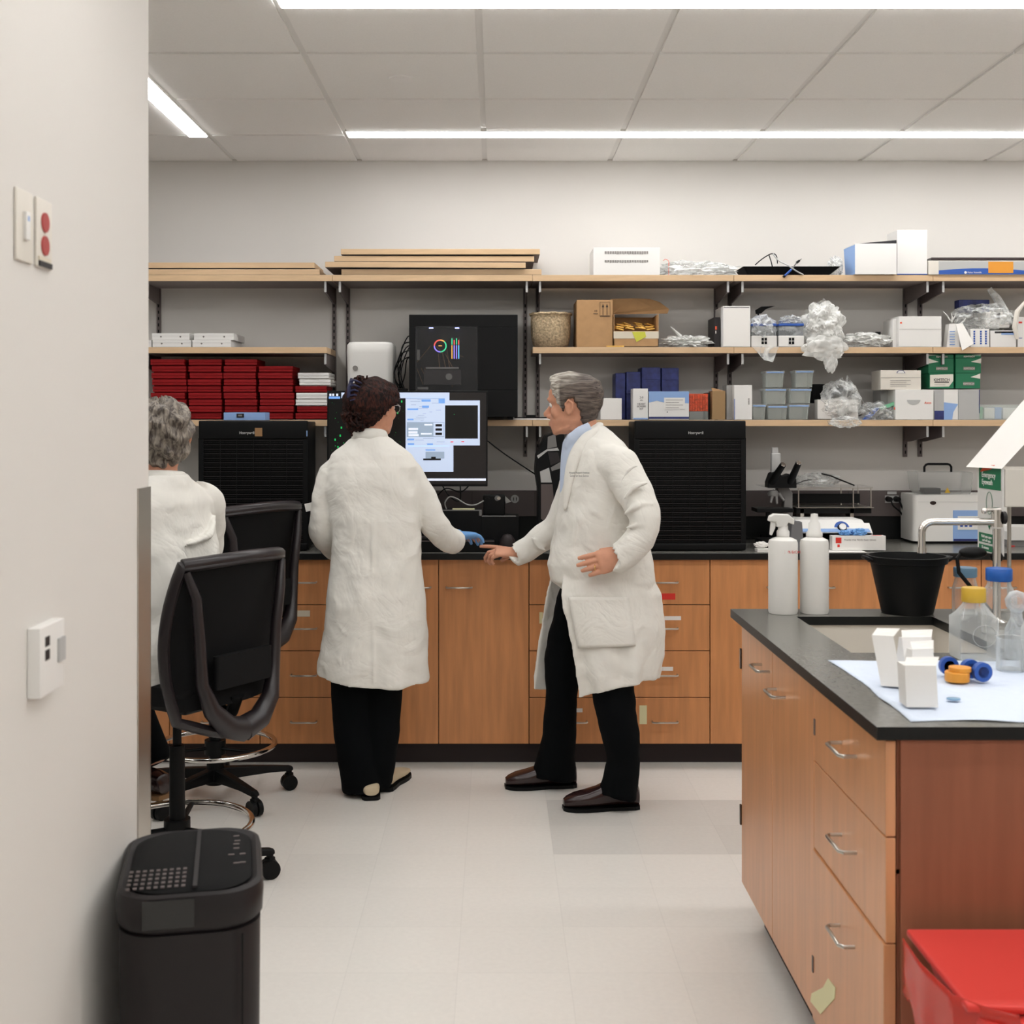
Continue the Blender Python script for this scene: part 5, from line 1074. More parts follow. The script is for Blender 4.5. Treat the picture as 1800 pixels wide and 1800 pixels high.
q = MB('orange'); q.prism([(Xs-.004, 3.70, zt-.014), (Xs-.004, 3.62, zt-.004), (Xs-.004, 3.59, zt+.010), (Xs-.004, 3.67, zt+.006)], (-.0008, 0, 0)); q.build('orange_tape', t)
# glass bottles
def gbottle(x, y, sq, r, h, cap, capr, label, caph=.024, zc=None, name='glass_bottle'):
    t = thing(name, label, 'bottle', (x, y, WZ), 'glass reagent bottles on the island')
    z = WZ+(.006 if y < 2.9 else .0016); q = MB('glass')
    if sq:
        rs = []
        for rr, zz_ in ((r*.94,0),(r,.006),(r,h*.62),(r*.9,h*.70),(capr*.95,h*.82),(capr*.85,h*.86),(capr*.85,h*.9)): rs.append(rrect(x-rr, x+rr, y-rr, y+rr, z+zz_, rr*.3 if zz_ < h*.66 else rr*.95))
        q.rings(rs)
    else: q.lathe([(0,0),(r*.95,0),(r,.006),(r,h*.58),(r*.9,h*.68),(capr*.9,h*.8),(capr*.85,h*.9)], (x, y, z), 32)
    q.build('body', t)
    q = MB(cap); zc = z+h*.86; q.lathe([(capr*.96,0),(capr,.002),(capr,caph-.003),(capr*.94,caph),(0,caph)], (x, y, zc+.0006), 28); 
    q.build('cap', t)
    return t
t1 = gbottle(1.160, 2.985, True, .047, .158, 'cap_yel', .0285, 'square clear glass bottle with a yellow cap on the cloth edge', .034)
q = MB('ltgray'); q.tube([(1.168+.028*math.cos(i*PI/12), 2.985-.0478, WZ+.062+.026*math.sin(i*PI/12)) for i in range(24)], .0007, 5, closed=True); q.build('etched_ring', t1)
gbottle(1.405, 3.68, False, .038, .125, 'cap_blue2', .034, 'clear bottle with a pale blue cap beside the black bucket', .028)
gbottle(1.367, 3.34, False, .046, .163, 'cap_blue', .0345, 'clear round bottle with a bright blue cap behind the yellow-capped bottle', .034)
gbottle(1.262, 2.80, False, .062, .165, 'cap_blue', .036, 'wide clear bottle with a blue cap at the right edge of the view', .032)
t = thing('glass_flask', 'small clear uncapped flask between the capped bottles', 'flask', (1.235, 2.985, WZ)); x, y = 1.262, 2.98
t.location.x = x
q = MB('glassy'); q.lathe([(0,0),(.026,0),(.028,.006),(.027,.07),(.014,.098),(.013,.112),(.024,.125),(.027,.142),(.016,.16),(.0,.165)], (x, y, WZ+.0015), 24); q.build('body', t)
t = thing('glass_beaker', 'low clear beaker on the cloth right of the yellow-capped bottle', 'beaker', (1.205, 2.86, WZ))
q = MB('glass'); q.lathe([(0,.0),(.03,0),(.032,.004),(.032,.075),(.034,.078),(.031,.077),(.03,.005),(0,.004)], (1.185, 2.83, WZ+.0015), 28); q.build('body', t); t.location = (1.185, 2.83, WZ)
for c in t.children: c.data.transform(Matrix.Translation((.02, .03, 0)))
# blue-white absorbent cloth
q = MB('cloth'); random.seed(4); nx, ny = 60, 50; co = []; 
for j in range(ny+1):
    for i in range(nx+1):
        fx_, fy_ = i/nx, j/ny; x = .80+fx_*1.0; y = 2.352+fy_*.60
        e = noise.noise(Vector((y*6, 1.3, 0)))*.012 if i == 0 else 0
        x += e*(1-fx_); y += .02*noise.noise(Vector((x*5, 7.7, 0)))*(1-fy_)+.012*noise.noise(Vector((x*6, 2.2, 0)))*fy_
        z = WZ+.0004+max(0, noise.noise(Vector((x*9, y*9, 3))))*.004+max(0, noise.noise(Vector((x*30, y*26, 5)))*.001)
        if j == 0: z += max(0, noise.noise(Vector((x*8, 9, 0))))*.02
        co.append((x, y, z))
q.add(co, [(j*(nx+1)+i, j*(nx+1)+i+1, (j+1)*(nx+1)+i+1, (j+1)*(nx+1)+i) for j in range(ny) for i in range(nx)], 0, True)
o = one(q, 'absorbent_cloth', 'pale blue-white absorbent cloth spread at the near end of the island', 'cloth'); md = o.modifiers.new('s', 'SOLIDIFY'); md.thickness = .0008; md.offset = 1
def CY(y): return WZ+.006
# folded white papers
def fold(x, y, w_, d_, h, lean, label, rz, wedge):
    q = MB('paper'); q.xf = Matrix.Translation((x, y, WZ+.006)) @ Matrix.Rotation(rz, 4, 'Z')
    hw = w_/2; tk = .0014
    q.add([(-hw,-d_/2,0),(hw,-d_/2,0),(hw,d_/2,0),(-hw,d_/2,0),(-hw+lean,-d_/2+wedge,h),(hw+lean,-d_/2+wedge,h),(hw+lean*1.3,d_/2-wedge,h*.99),(-hw+lean,d_/2-wedge,h)], [(3,2,1,0),(0,1,5,4),(1,2,6,5),(2,3,7,6),(3,0,4,7),(4,5,6,7)])
    q.add([(-hw+lean,-d_/2+wedge,h),(hw+lean,-d_/2+wedge,h),(hw+lean+.012,-d_/2+wedge+.02,h+.014),(-hw+lean+.01,-d_/2+wedge+.025,h+.012),(-hw+lean,-d_/2+wedge,h+tk),(hw+lean,-d_/2+wedge,h+tk),(hw+lean+.012,-d_/2+wedge+.02,h+.014+tk),(-hw+lean+.01,-d_/2+wedge+.025,h+.012+tk)], [(0,1,2,3),(7,6,5,4),(0,4,5,1),(1,5,6,2),(2,6,7,3),(3,7,4,0)])
    return one(q, 'folded_paper', label, 'paper', 'folded white papers on the cloth')
fold(.851, 2.475, .062, .05, .082, -.004, 'nearest folded white paper packet standing on the cloth', -.03, .0)
fold(.858, 2.66, .045, .04, .105, -.02, 'thin crumpled white paper packet behind the nearest one', -.35, .012)
fold(.955, 2.80, .07, .06, .078, .0, 'white paper packet leaning furthest back by the sink edge', .1, .022)
fold(.895, 2.62, .05, .05, .085, .01, 'white paper packet in the middle of the little group', .2, .014)
# loose caps
t = thing('bottle_screw_cap', 'loose orange screw cap lying on the cloth', 'cap', (1.013, 2.70, WZ+.006))
q = MB('cap_org'); q.lathe([(.0255,0),(.026,.002),(.026,.019),(.024,.021),(.0,.021)], (1.013, 2.70, WZ+.006), 30); q.build('body', t)
q = MB('cap_org'); q.lathe([(.0235,.0212),(.0235,.030),(0,.031)], (1.02, 2.702, WZ+.006), 30); q.build('top_ring', t)
for (x, y, rz, wl) in ((1.064, 2.70, .15, 'loose blue screw cap standing on edge, nearest the orange cap'), (1.052, 2.735, .1, 'loose blue screw cap behind the front blue one'), (1.016, 2.765, 0, 'loose blue screw cap half hidden behind the orange cap')):
    t = thing('bottle_screw_cap', wl, 'cap', (x, y, WZ+.006), 'loose blue caps'); q = MB('blue', 'blue_dk', 'ltgray'); r = .021
    q.lathe([(r*.6,-.0135),(r,-.0135),(r,-.0),(r*.95,.003),(0,.003)], (0,0,0), 26, 0, ax='y'); q.lathe([(0,-.004),(r*.6,-.004),(r*.6,-.0135)], (0,0,0), 26, 1, ax='y'); q.lathe([(0,-.0045),(r*.22,-.0045),(r*.22,-.0105),(0,-.0105)], (0,0,0), 14, 2, ax='y')
    for v_2 in q.bm.verts: v_2.co.z += r; 
    q.bm.transform(Matrix.Rotation(rz+PI, 4, 'Z')); o = q.build('body'); o.parent = t
q = MB('cap_blue2'); q.lathe([(0,0),(.014,0),(.014,.003),(0,.004)], (.938, 2.52, WZ+.006), 18, ey=.8); one(q, 'blue_shadow_disc', 'small flat disc for a blue shadow mark on the cloth right of the nearest paper', 'disc')  # disc put in place of a blue shadow mark on the cloth
q = MB('blue'); q.ball((1.121, 2.79, WZ+.0085), .003); one(q, 'blue_bead', 'tiny blue bead on the cloth near the blue-capped bottle', 'bead')
# red biohazard bin
t = thing('red_bin', 'red lidded biohazard bin with a red bag, against the island end', 'bin', (1.0, 2.12, 0))
xa, xb, ya, yb_ = .775, 1.30, 1.98, 2.285; H = .545
q = MB('redp'); q.rings([rrect(xa+.07, xb-.03, ya+.06, yb_-.03, 0, .05), rrect(xa+.03, xb-.01, ya+.02, yb_-.015, H-.07, .05), rrect(xa+.025, xb, ya+.015, yb_-.01, H-.035, .05)]); q.build('body', t)
q = MB('redp'); q.rings([rrect(xa+.022, xb+.01, ya+.006, yb_, H-.045, .055), rrect(xa+.016, xb+.014, ya, yb_+.004, H-.03, .055), rrect(xa+.018, xb+.012, ya+.002, yb_+.002, H-.018, .053)]); q.build('rim', t)
q = MB('redp'); q.add([(xa-.0, ya+.04, H+.002), (xb, ya+.02, H-.006), (xb, yb_+.004, H+.018), (xa-.012, yb_+.004, H+.018), (xa+.0, ya+.04, H-.012), (xb, ya+.02, H-.016), (xb, yb_+.004, H+.004), (xa-.012, yb_+.004, H+.004)], [(0,1,2,3),(7,6,5,4),(0,4,5,1),(1,5,6,2),(2,6,7,3),(3,7,4,0)]); q.build('lid', t, .006)
q = MB('redbag'); n1, n2 = 26, 12; co = []
top = [(xa+.075, ya+.01), (xa+.04, ya+.03), (xa-.004, ya+.08), (xa-.018, ya+.2), (xa-.014, yb_)]
for i in range(n1+1):
    f = i/n1*(len(top)-1); k = min(int(f), len(top)-2); g_ = f-k; px_ = top[k][0]*(1-g_)+top[k+1][0]*g_; py_ = top[k][1]*(1-g_)+top[k+1][1]*g_
    L_ = .10+.10*math.sin(PI*min(1, i/n1*1.15))+.03*noise.noise(Vector((i*.3, 0, 0)))
    for j in range(n2+1):
        s_ = j/n2; wv = .012*noise.noise(Vector((i*.35, s_*2, 3)))*s_
        co.append((px_-.006+wv+.03*s_*(i/n1 < .5), py_-.006+wv+.02*s_*0, H+.004-L_*s_))
q.add(co, [(i*(n2+1)+j, (i+1)*(n2+1)+j, (i+1)*(n2+1)+j+1, i*(n2+1)+j+1) for i in range(n1) for j in range(n2)], 0, True)
o = q.build('bag_skirt', t); md = o.modifiers.new('s', 'SOLIDIFY'); md.thickness = .0012
q = MB('redbag'); q.blob((xa+.33, ya+.0, H-.018), (.10, .02, .02), 4, .4, 3); q.build('bag_tuck', t)

# ---------------------------------------------------------------- on the near wall
def wallthing(y0, y1, z0, z1, name, label, cat, d=.005, m='ivory'):
    t = thing(name, label, cat, (NX, (y0+y1)/2, z0)); q = MB(m); q.box(NX+.0006, NX+d, y0, y1, z0, z1, r=.0015); q.build('plate', t); return t
t = wallthing(1.945, 2.015, 1.7645, 1.8795, 'wall_switch', 'white wall plate with a toggle switch on the near wall', 'switch')
q = MB('white', 'blue_lt'); q.box(NX+.005, NX+.011, 1.972, 1.988, 1.80, 1.845, r=.001); q.box(NX+.011, NX+.0115, 1.977, 1.983, 1.83, 1.838, 1); q.build('toggle', t)
t = wallthing(2.031, 2.101, 1.7645, 1.8795, 'wall_outlet', 'white wall plate with two red emergency sockets on the near wall', 'outlet')
for z in (1.8415, 1.8025): q = MB('red_plate'); q.lathe([(0,0),(.0165,0),(.0165,.0028),(0,.003)], (NX+.005, 2.066, z), 20, ax='x'); q.build('socket', t)
q = MB('dkgray', 'tape'); q.box(NX+.0052, NX+.008, 2.038, 2.095, 1.766, 1.775); q.box(NX+.0052, NX+.0075, 2.036, 2.09, 1.775, 1.782, 1); q.build('label_strip', t)
t = wallthing(2.0, 2.112, 1.055, 1.170, 'wall_sensor', 'white wall-mounted sensor box with small dark marks on the near wall', 'sensor', .022, 'white')
q = MB('dkgray', 'ltgray'); q.box(NX+.0221, NX+.0228, 2.022, 2.042, 1.136, 1.152); q.box(NX+.0221, NX+.0228, 2.022, 2.042, 1.113, 1.130); q.build('print', t)
q = MB('gray', 'ltgray'); q.box(NX+.0221, NX+.026, 2.078, 2.108, 1.10, 1.14, 1); q.build('grey_button', t)
# ---------------------------------------------------------------- task chairs
def make_chair(label):
    t = thing('task_chair', label, 'chair', (0,0,0), 'black tall task chairs')
    q = MB('black', 'dkgray'); q.lathe([(0,.06),(.04,.06),(.045,.09),(.034,.13),(.032,.16),(0,.16)], (0,0,0), 20); 
    for k in range(5):
        a = PI/2+k*2*PI/5+.35; d = Vector((math.cos(a), math.sin(a), 0)); s_ = Vector((-d.y, d.x, 0)); rs = []
        for r, w_, z0, z1 in ((.02,.028,.075,.125),(.12,.024,.08,.118),(.22,.02,.082,.108),(.30,.018,.078,.098),(.315,.014,.08,.092)):
            c = d*r; rs.append([c+s_*w_+Vector((0,0,z0)), c-s_*w_+Vector((0,0,z0)), c-s_*w_*.7+Vector((0,0,z1)), c+s_*w_*.7+Vector((0,0,z1))])
        q.rings(rs, 0, True, False)
    q.build('star_base', t, .004)
    for k in range(5):
        a = PI/2+k*2*PI/5+.35; d = Vector((math.cos(a), math.sin(a), 0)); e = Vector((-d.y, d.x, 0)); c = d*.30; r = .031; q = MB('black')
        for s_ in (-1, 1):
            p = c+e*s_*.013+Vector((0,0,r)); q.cyl(p-e*.009, p+e*.009, r, r, 20)
        q.cyl(c+Vector((0,0,r)), c+Vector((0,0,.085)), .012, .012, 10); q.box(c.x-.014, c.x+.014, c.y-.014, c.y+.014, r, .07, r=.006); q.build('caster', t)
    q = MB('black'); q.cyl((0,0,.15), (0,0,.47), .026, .024, 20); q.cyl((0,0,.46), (0,0,.62), .014, .014, 14); q.build('gas_column', t)
    q = MB('chrome'); q.tube([(.235*math.cos(i*PI/24), .235*math.sin(i*PI/24), .215) for i in range(48)], .0105, 12, closed=True); fr = q.build('foot_ring', t)
    q = MB('black'); q.lathe([(.03,.18),(.042,.18),(.042,.235),(.03,.235)], (0,0,0), 20)
    for k in range(3): a = k*2*PI/3+.6; q.tube([(.035*math.cos(a), .035*math.sin(a), .205), (.23*math.cos(a), .23*math.sin(a), .213)], [.013, .010], 8, flat=.6)
    q.build('ring_spider', t)
    q = MB('black'); q.box(-.1, .1, -.14, .1, .60, .645, r=.01); q.tube([(0, -.12, .62), (0, -.235, .60), (0, -.262, .66)], [.03, .03, .028], 10, flat=.5); q.build('tilt_mechanism', t)
    q = MB('black_soft')
    for z, g_ in ((.646, .03), (.652, .004), (.69, 0), (.712, .008), (.722, .03)): pass
    q.rings([rrect(-.235+g_, .235-g_, -.23+g_, .25-g_, z, .09) for z, g_ in ((.646, .03), (.655, .006), (.69, 0), (.712, .008), (.724, .04))]); q.build('seat', t)
    # backrest: curved frame with mesh panel
    def bp(u_, z):   # u_ in -1..1 across, z height; returns point on back surface
        f = (z-.60)/(1.10-.60); hw = .205+.025*math.sin(PI*max(0, min(1, f)))-.03*max(0, .25-f)
        y = -.255-.035*math.sin(PI*min(1, max(0, f*.9)))*-1-.05*f*f; y += .055*u_*u_
        return Vector((u_*hw, y-.01, z))
    NU, NZ = 18, 26; q = MB('black_soft'); front = []; back = []
    for j in range(NZ+1):
        for i in range(NU+1): front.append(bp(-.99+1.98*i/NU, .64+(1.07-.64)*j/NZ)); back.append(front[-1]+Vector((0, -.006, 0)))
    N = len(front); fa = []
    for j in range(NZ):
        for i in range(NU):
            a = j*(NU+1)+i; fa += [(a, a+1, a+NU+2, a+NU+1), (N+a, N+a+NU+1, N+a+NU+2, N+a+1)]
    q.add(front+back, fa, 0, True); q.build('mesh_panel', t)
    q = MB('chair_frame'); loop = []
    for i in range(13): loop.append(bp(-1+2*i/12, 1.075+.012*math.sin(PI*i/12)))
    for j in range(1, 12): loop.append(bp(1, 1.075-(1.075-.61)*j/12))
    for i in range(13): loop.append(bp(1-2*i/12, .61-.06*math.sin(PI*i/12)))
    for j in range(1, 12): loop.append(bp(-1, .61+(1.075-.61)*j/12))
    q.tube(loop, .017, 10, closed=True, flat=1.5, up=(0,1,0)); q.build('back_frame', t)
    q = MB('chair_frame'); top = [bp(-1+2*i/12, 1.08+.012*math.sin(PI*i/12)) for i in range(13)]; q.tube(top, .024, 10, flat=.8, up=(0,0,1)); q.build('top_rail', t)
    q = MB('chair_frame')     # outer yoke: two ribs meeting in a wide lower bow
    for s_ in (-1, 1):
        pts = [bp(s_*.98, 1.06)+Vector((0,-.02,0)), bp(s_*.82, .98)+Vector((0,-.045,0)), bp(s_*.72, .85)+Vector((0,-.055,0)), bp(s_*.70, .72)+Vector((0,-.05,0)), bp(s_*.62, .64)+Vector((0,-.045,0)), bp(s_*.35, .58)+Vector((0,-.03,0)), bp(0, .56)+Vector((0,-.02,0))]
        q.tube(pts, [.012, .016, .017, .02, .028, .036, .04], 10, flat=1, up=(0,1,0))
    q.build('yoke', t)
    q = MB('black_soft'); q.rings([rrect(-.12, .12, -.012, .012, z, .01) for z in (.70, .71, .79, .80)]); 
    for v_2 in q.bm.verts: v_2.co.y += -.285
    q.build('lumbar_pad', t)
    for s_ in (-1, 1):
        q = MB('black'); q.tube([(s_*.2, -.02, .63), (s_*.29, -.02, .64), (s_*.305, -.03, .70), (s_*.30, -.02, .86)], [.02, .02, .018, .02], 10, flat=.7); am = q.build('armrest', t)
        q = MB('black_soft'); q.rings([rrect(s_*.30-.045+g_, s_*.30+.045-g_, -.16+g_, .10-g_, z, .035) for z, g_ in ((.862, .01), (.868, 0), (.884, 0), (.892, .012))]); q.build('arm_pad', am)
    return t
ch = make_chair('black mesh-back task chair the seated man sits on')
ch.location = (-1.02, 3.93, 0); ch.rotation_euler.z = math.radians(58)
c2 = copy_tree(ch); c2['label'] = 'black mesh-back task chair standing empty between the seated man and the bench'
c2.location = (-1.12, 4.90, 0); c2.rotation_euler.z = math.radians(58)
for c in c2.children:
    if c.name.split('.')[0] in ('seat', 'mesh_panel', 'back_frame', 'top_rail', 'yoke', 'lumbar_pad', 'armrest', 'tilt_mechanism'): c.location.z += .085
# black tower fan-like purifier at the bottom left
def f_top(): pass
t = thing('black_bin', 'black rounded tower bin with a split lid in the left foreground', 'bin', (-.59, 2.48, 0))
xa, xb, ya, yb_ = -.728, -.462, 2.28, 2.655; H = .635
def taper(g_, z, r=.075): return rrect(xa+g_, xb-g_, ya+g_, yb_-g_, z, r, 10)
q = MB('bin_black'); q.rings([taper(.03, 0), taper(.012, .02), taper(.004, .3), taper(.002, H-.075)]); q.build('body', t)
q = MB('bin_black'); q.rings([taper(.008, H-.0745), taper(-.002, H-.06), taper(-.004, H-.02), taper(.0, H-.004), taper(.008, H), taper(.016, H-.006), taper(.03, H-.012)], 0); q.build('lid_rim', t)
q = MB('black_soft', 'dkgray', 'gray'); xm = -.585
lid = [p for p in taper(.018, H+.002)]
q.rings([taper(.02, H-.011), taper(.018, H-.002), taper(.03, H+.004)], 0); q.build('lid', t)
q = MB('dkgray'); q.box(xm-.004, xm+.004, ya+.02, yb_-.03, H+.0042, H+.008); q.build('center_rib', t)
q = MB('raceway')
for i in range(9):
    for j in range(5): q.box(xm-.125+i*.0125, xm-.118+i*.0125, ya+.03+j*.022, ya+.04+j*.022, H+.0042, H+.0055)
q.build('vent_grid', t)
q = MB('raceway')
for i, (a, b2) in enumerate(((0, 0), (.012, .002), (-.01, .05), (.012, .05), (.0, .085), (.0, .11), (.002, .13), (0, .16))): q.box(xm+.07+a, xm+.082+a, ya+.13+b2, ya+.137+b2, H+.0042, H+.0052)
q.build('control_icons', t)
q = MB('black_gl'); q.box(xa+.05, xm-.0, ya-.0055, ya-.003, H-.058, H-.006); q.build('front_window', t)
q = MB('black'); q.box(xm+.085, xm+.088, ya-.001, ya+.002, .02, H-.08); q.build('body_seam', t)

t.location = (-.603, 2.462, 0); t.rotation_euler.z = math.radians(12)
# ---------------------------------------------------------------- people
def P3(px, py, Y): return Vector((X(px, Y), Y, Z(py, Y)))
def grow(mb, name, parent, voxel, smooth=4, folds=0, fscale=.12):
    """closed overlapping shells grown into one continuous skin"""
    o = mb.build(name, parent)
    for p in o.data.polygons: p.use_smooth = True
    r = o.modifiers.new('remesh', 'REMESH'); r.mode = 'VOXEL'; r.voxel_size = voxel; r.use_smooth_shade = True
    m_ = o.modifiers.new('smooth', 'SMOOTH'); m_.factor = .5; m_.iterations = smooth
    if folds:
        for i, (sc, st) in enumerate(((fscale, folds), (fscale*.45, folds*.2))):
            tx = bpy.data.textures.new('folds', 'CLOUDS'); tx.noise_scale = sc; tx.noise_depth = 1
            d = o.modifiers.new('folds', 'DISPLACE'); d.texture = tx; d.strength = st; d.texture_coords = 'LOCAL'; d.mid_level = .5
    return o
def limb(mb, pts, rs, n=20, mi=0, flat=1, up=None, sub=5):
    P = [Vector(p) for p in pts]; out = []; ro = []
    for i in range(len(P)-1):
        p0, p1, p2, p3 = P[max(i-1, 0)], P[i], P[i+1], P[min(i+2, len(P)-1)]
        for j in range(sub):
            u = j/sub; out.append(.5*((2*p1)+(-p0+p2)*u+(2*p0-5*p1+4*p2-p3)*u*u+(-p0+3*p1-3*p2+p3)*u**3)); ro.append(rs[i]*(1-u)+rs[i+1]*u)
    out.append(P[-1]); ro.append(rs[-1]); mb.tube(out, ro, n, mi, flat=flat, up=up)
def interp(tab, t):
    if t <= tab[0][0]: return tab[0][1]
    for (a, b2), (c, d) in zip(tab, tab[1:]):
        if t <= c: u = (t-a)/(c-a); u = u*u*(3-2*u); return b2+(d-b2)*u
    return tab[-1][1]
FR = [(0,.060),(.03,.078),(.09,.084),(.17,.086),(.26,.086),(.36,.082),(.47,.079),(.56,.089),(.70,.088),(.84,.072),(.93,.048),(1,.0)]
BK = [(0,.035),(.15,.058),(.3,.084),(.5,.102),(.66,.106),(.8,.095),(.92,.062),(1,.0)]
WD = [(0,.036),(.08,.050),(.25,.062),(.45,.071),(.6,.077),(.75,.075),(.88,.055),(.96,.032),(1,.0)]
def skull(t, a, off=0):     # a: 0 front, pi back; x lateral, y forward
    f = interp(FR, t) if math.cos(a) > 0 else interp(BK, t); w_ = interp(WD, t)
    ca, sa = math.cos(a), math.sin(a); e = .9
    x = w_*math.copysign(abs(sa)**e, sa); y = f*math.copysign(abs(ca)**e, ca)
    d = Vector((x, y, 0)); z = t*.225
    n_ = Vector((sa, ca, max(-.2, (t-.55)*2.6))).normalized()
    return Vector((x, y, z))+n_*off
def head_mat(C_, F, s_=1, tilt=0):
    F = Vector(F).normalized(); R = F.cross(Vector((0,0,1))).normalized(); U = R.cross(F)
    M = Matrix((( R.x, F.x, U.x, C_[0]), (R.y, F.y, U.y, C_[1]), (R.z, F.z, U.z, C_[2]), (0,0,0,1)))
    return M @ Matrix.Rotation(tilt, 4, 'X') @ Matrix.Scale(s_, 4)
def add_head(mb, M, female=False):
    mb.xf = M; rs = []
    for j in range(31):
        t = j/30; t = .002+.996*t; rs.append([skull(t, 2*PI*i/40) for i in range(40)])
    mb.rings(rs); H = .225
    mb.tube([(0,.078,.53*H), (0,.088,.43*H), (0,.104,.34*H), (0,.102,.305*H)], [.008,.0105,.013,.010], 14)
    for s_ in (-1, 1):
        mb.ball((s_*.011, .090, .30*H), (.009,.011,.008)); mb.ball((s_*.042, .052, .37*H), (.022,.022,.026))
        mb.tube([(s_*.012,.086,.575*H), (s_*.032,.084,.59*H), (s_*.052,.066,.565*H)], [.006,.007,.005], 10)
        # ear: rim, lobe and bowl
        mb.ball((s_*.075, -.008, .44*H), (.008,.017,.029)); mb.tube([(s_*.074,.004,.40*H), (s_*.081,.006,.50*H), (s_*.087,-.010,.565*H), (s_*.088,-.025,.50*H), (s_*.082,-.020,.38*H), (s_*.076,-.004,.32*H)], [.004,.0045,.005,.0055,.005,.006], 8)
        mb.tube([(s_*.022,.082,.20*H), (s_*.008,.0895,.205*H), (0,.0905,.20*H)], [.003,.0055,.0055], 8)
        mb.tube([(s_*.020,.082,.175*H), (s_*.008,.088,.168*H), (0,.089,.166*H)], [.003,.006,.0062], 8)
        mb.tube([(s_*.05, .0, .13*H), (s_*.040, .038, .08*H), (s_*.018, .062, .05*H), (0, .068, .05*H)], [.006,.008,.012,.015], 10)
    mb.xf = None
def eyes(parent, M):
    for s_ in (-1, 1):
        q = MB('eye', 'iris'); q.xf = M; q.ball((s_*.031, .0705, .495*.225), .0115, 0, 14, 10); q.ball((s_*.031, .0785, .495*.225), .0052, 1, 10, 8); q.xf = None; q.build('eye', parent)
def add_hair(M, name, parent, mt, line, th, seed=1, rough=.004, fr=9, bump=None, mixf=None):
    q = MB(mt); q.xf = M; rs = []; N = 72; mv = []
    for j in range(49):
        t = .06+.938*j/48; ring = []
        for i in range(N):
            a = 2*PI*i/N; aa = abs(a if a <= PI else 2*PI-a); hl = interp(line, math.degrees(aa)); k = max(0, min(1, (t-hl)/.05+.5)); k = k*k*(3-2*k)
            p = skull(t, a); d = interp(th, t); off = -.012+(d+.012)*k
            off += k*rough*(noise.noise(Vector((p.x*fr*4, p.y*fr*2, p.z*fr*6+seed)))+.5*noise.noise(Vector((p.x*90, p.y*40, p.z*90+seed))))
            if bump: off += k*bump(t, aa, a)
            ring.append(skull(t, a, off))
            if mixf: mv.append(mixf(t, math.degrees(aa)))
        rs.append(ring)
    q.rings(rs); q.xf = None; o = q.build(name, parent)
    for p in o.data.polygons: p.use_smooth = True
    if mixf:
        at = o.data.attributes.new('mixv', 'FLOAT', 'POINT')
        for i, v in enumerate(mv): at.data[i].value = v
    return o
def hand(mb, Wp, D, N, s_, sc=1, curl=(.35,.4,.45,.5), th=1, spread=.06, thumb=(.6,.7,-.35), mi=0):
    """palm and five fingers; N points out of the back of the hand, thumb side = s_ * (D x N)"""
    D = Vector(D).normalized(); N = Vector(N); N = (N-D*N.dot(D)).normalized(); T = D.cross(N)*s_; Wp = Vector(Wp)
    rs = []
    for l, w_, h in ((-.03,.026,.021),(0,.027,.020),(.03,.036,.019),(.06,.042,.017),(.085,.043,.014),(.095,.040,.010)):
        rs.append([Wp+D*l*sc+T*(w_*sc*th*math.cos(2*PI*i/20))+N*(h*sc*th*math.sin(2*PI*i/20)) for i in range(20)])
    mb.rings(rs, mi)
    Ls = ((.042,.026,.021),(.046,.030,.022),(.043,.027,.021),(.034,.020,.018))
    for i in range(4):
        b0 = Wp+D*(.082-.004*abs(i-1))*sc+T*((.0335-.0222*i)*sc); d = (D+T*spread*(1.5-i)).normalized(); pts = [b0-d*.02*sc, b0]; c = curl[i]; ang = c*.55
        for L_ in Ls[i]:
            dd = (d*math.cos(ang)-N*math.sin(ang)); pts.append(pts[-1]+dd*L_*sc); ang += c
        mb.tube(pts, [r*sc*th for r in (.0092,.0095,.0088,.0082,.0066)], 12, mi)
    b0 = Wp+D*.022*sc+T*.026*sc-N*.004*sc; d = (D*thumb[0]+T*thumb[1]+N*thumb[2]).normalized(); d2 = (d+D*.5).normalized()
    mb.tube([b0-d*.01*sc, b0+d*.03*sc, b0+d*.03*sc+d2*.03*sc, b0+d*.03*sc+d2*.054*sc], [r*sc*th for r in (.015,.0125,.0105,.008)], 12, mi)
def shoe(mb, heel, d, L_=.285, wd=.1, hh=.075, mi=0, soft=False):
    d = Vector((d[0], d[1], 0)).normalized(); s_ = Vector((-d.y, d.x, 0)); h0 = Vector(heel); rs = []
    for f, w_, h in ((.0,.55,.7),(.03,.72,.9),(.15,.78,1),(.3,.76,1.05),(.42,.82,.95),(.55,.95,.74),(.7,1.0,.6),(.85,.92,.5),(.95,.7,.38),(1,.4,.28)):
        c = h0+d*L_*f; ring = []
        for i in range(24):
            a = 2*PI*i/24; x = math.cos(a); z = math.sin(a); ring.append(c+s_*(wd/2*w_*math.copysign(abs(x)**.75, x))+Vector((0,0,.008+(hh*h)*(.5+.5*math.copysign(abs(z)**.8, z)))))
        rs.append(ring)
    mb.rings(rs, mi)
def sole(mb, heel, d, L_=.285, wd=.1, mi=0, h=.018):
    d = Vector((d[0], d[1], 0)).normalized(); s_ = Vector((-d.y, d.x, 0)); h0 = Vector(heel); pts = []
    prof = ((-.01,.3),(.0,.6),(.06,.8),(.2,.82),(.4,.78),(.58,.98),(.72,1.05),(.86,.98),(.96,.75),(1.01,.4))
    for f, w_ in prof: pts.append(h0+d*L_*f+s_*wd/2*w_)
    for f, w_ in prof[::-1]: pts.append(h0+d*L_*f-s_*wd/2*w_)
    mb.rings([[p+Vector((0,0,.001)) for p in pts], [p+Vector((0,0,h)) for p in pts]], mi, True, False)
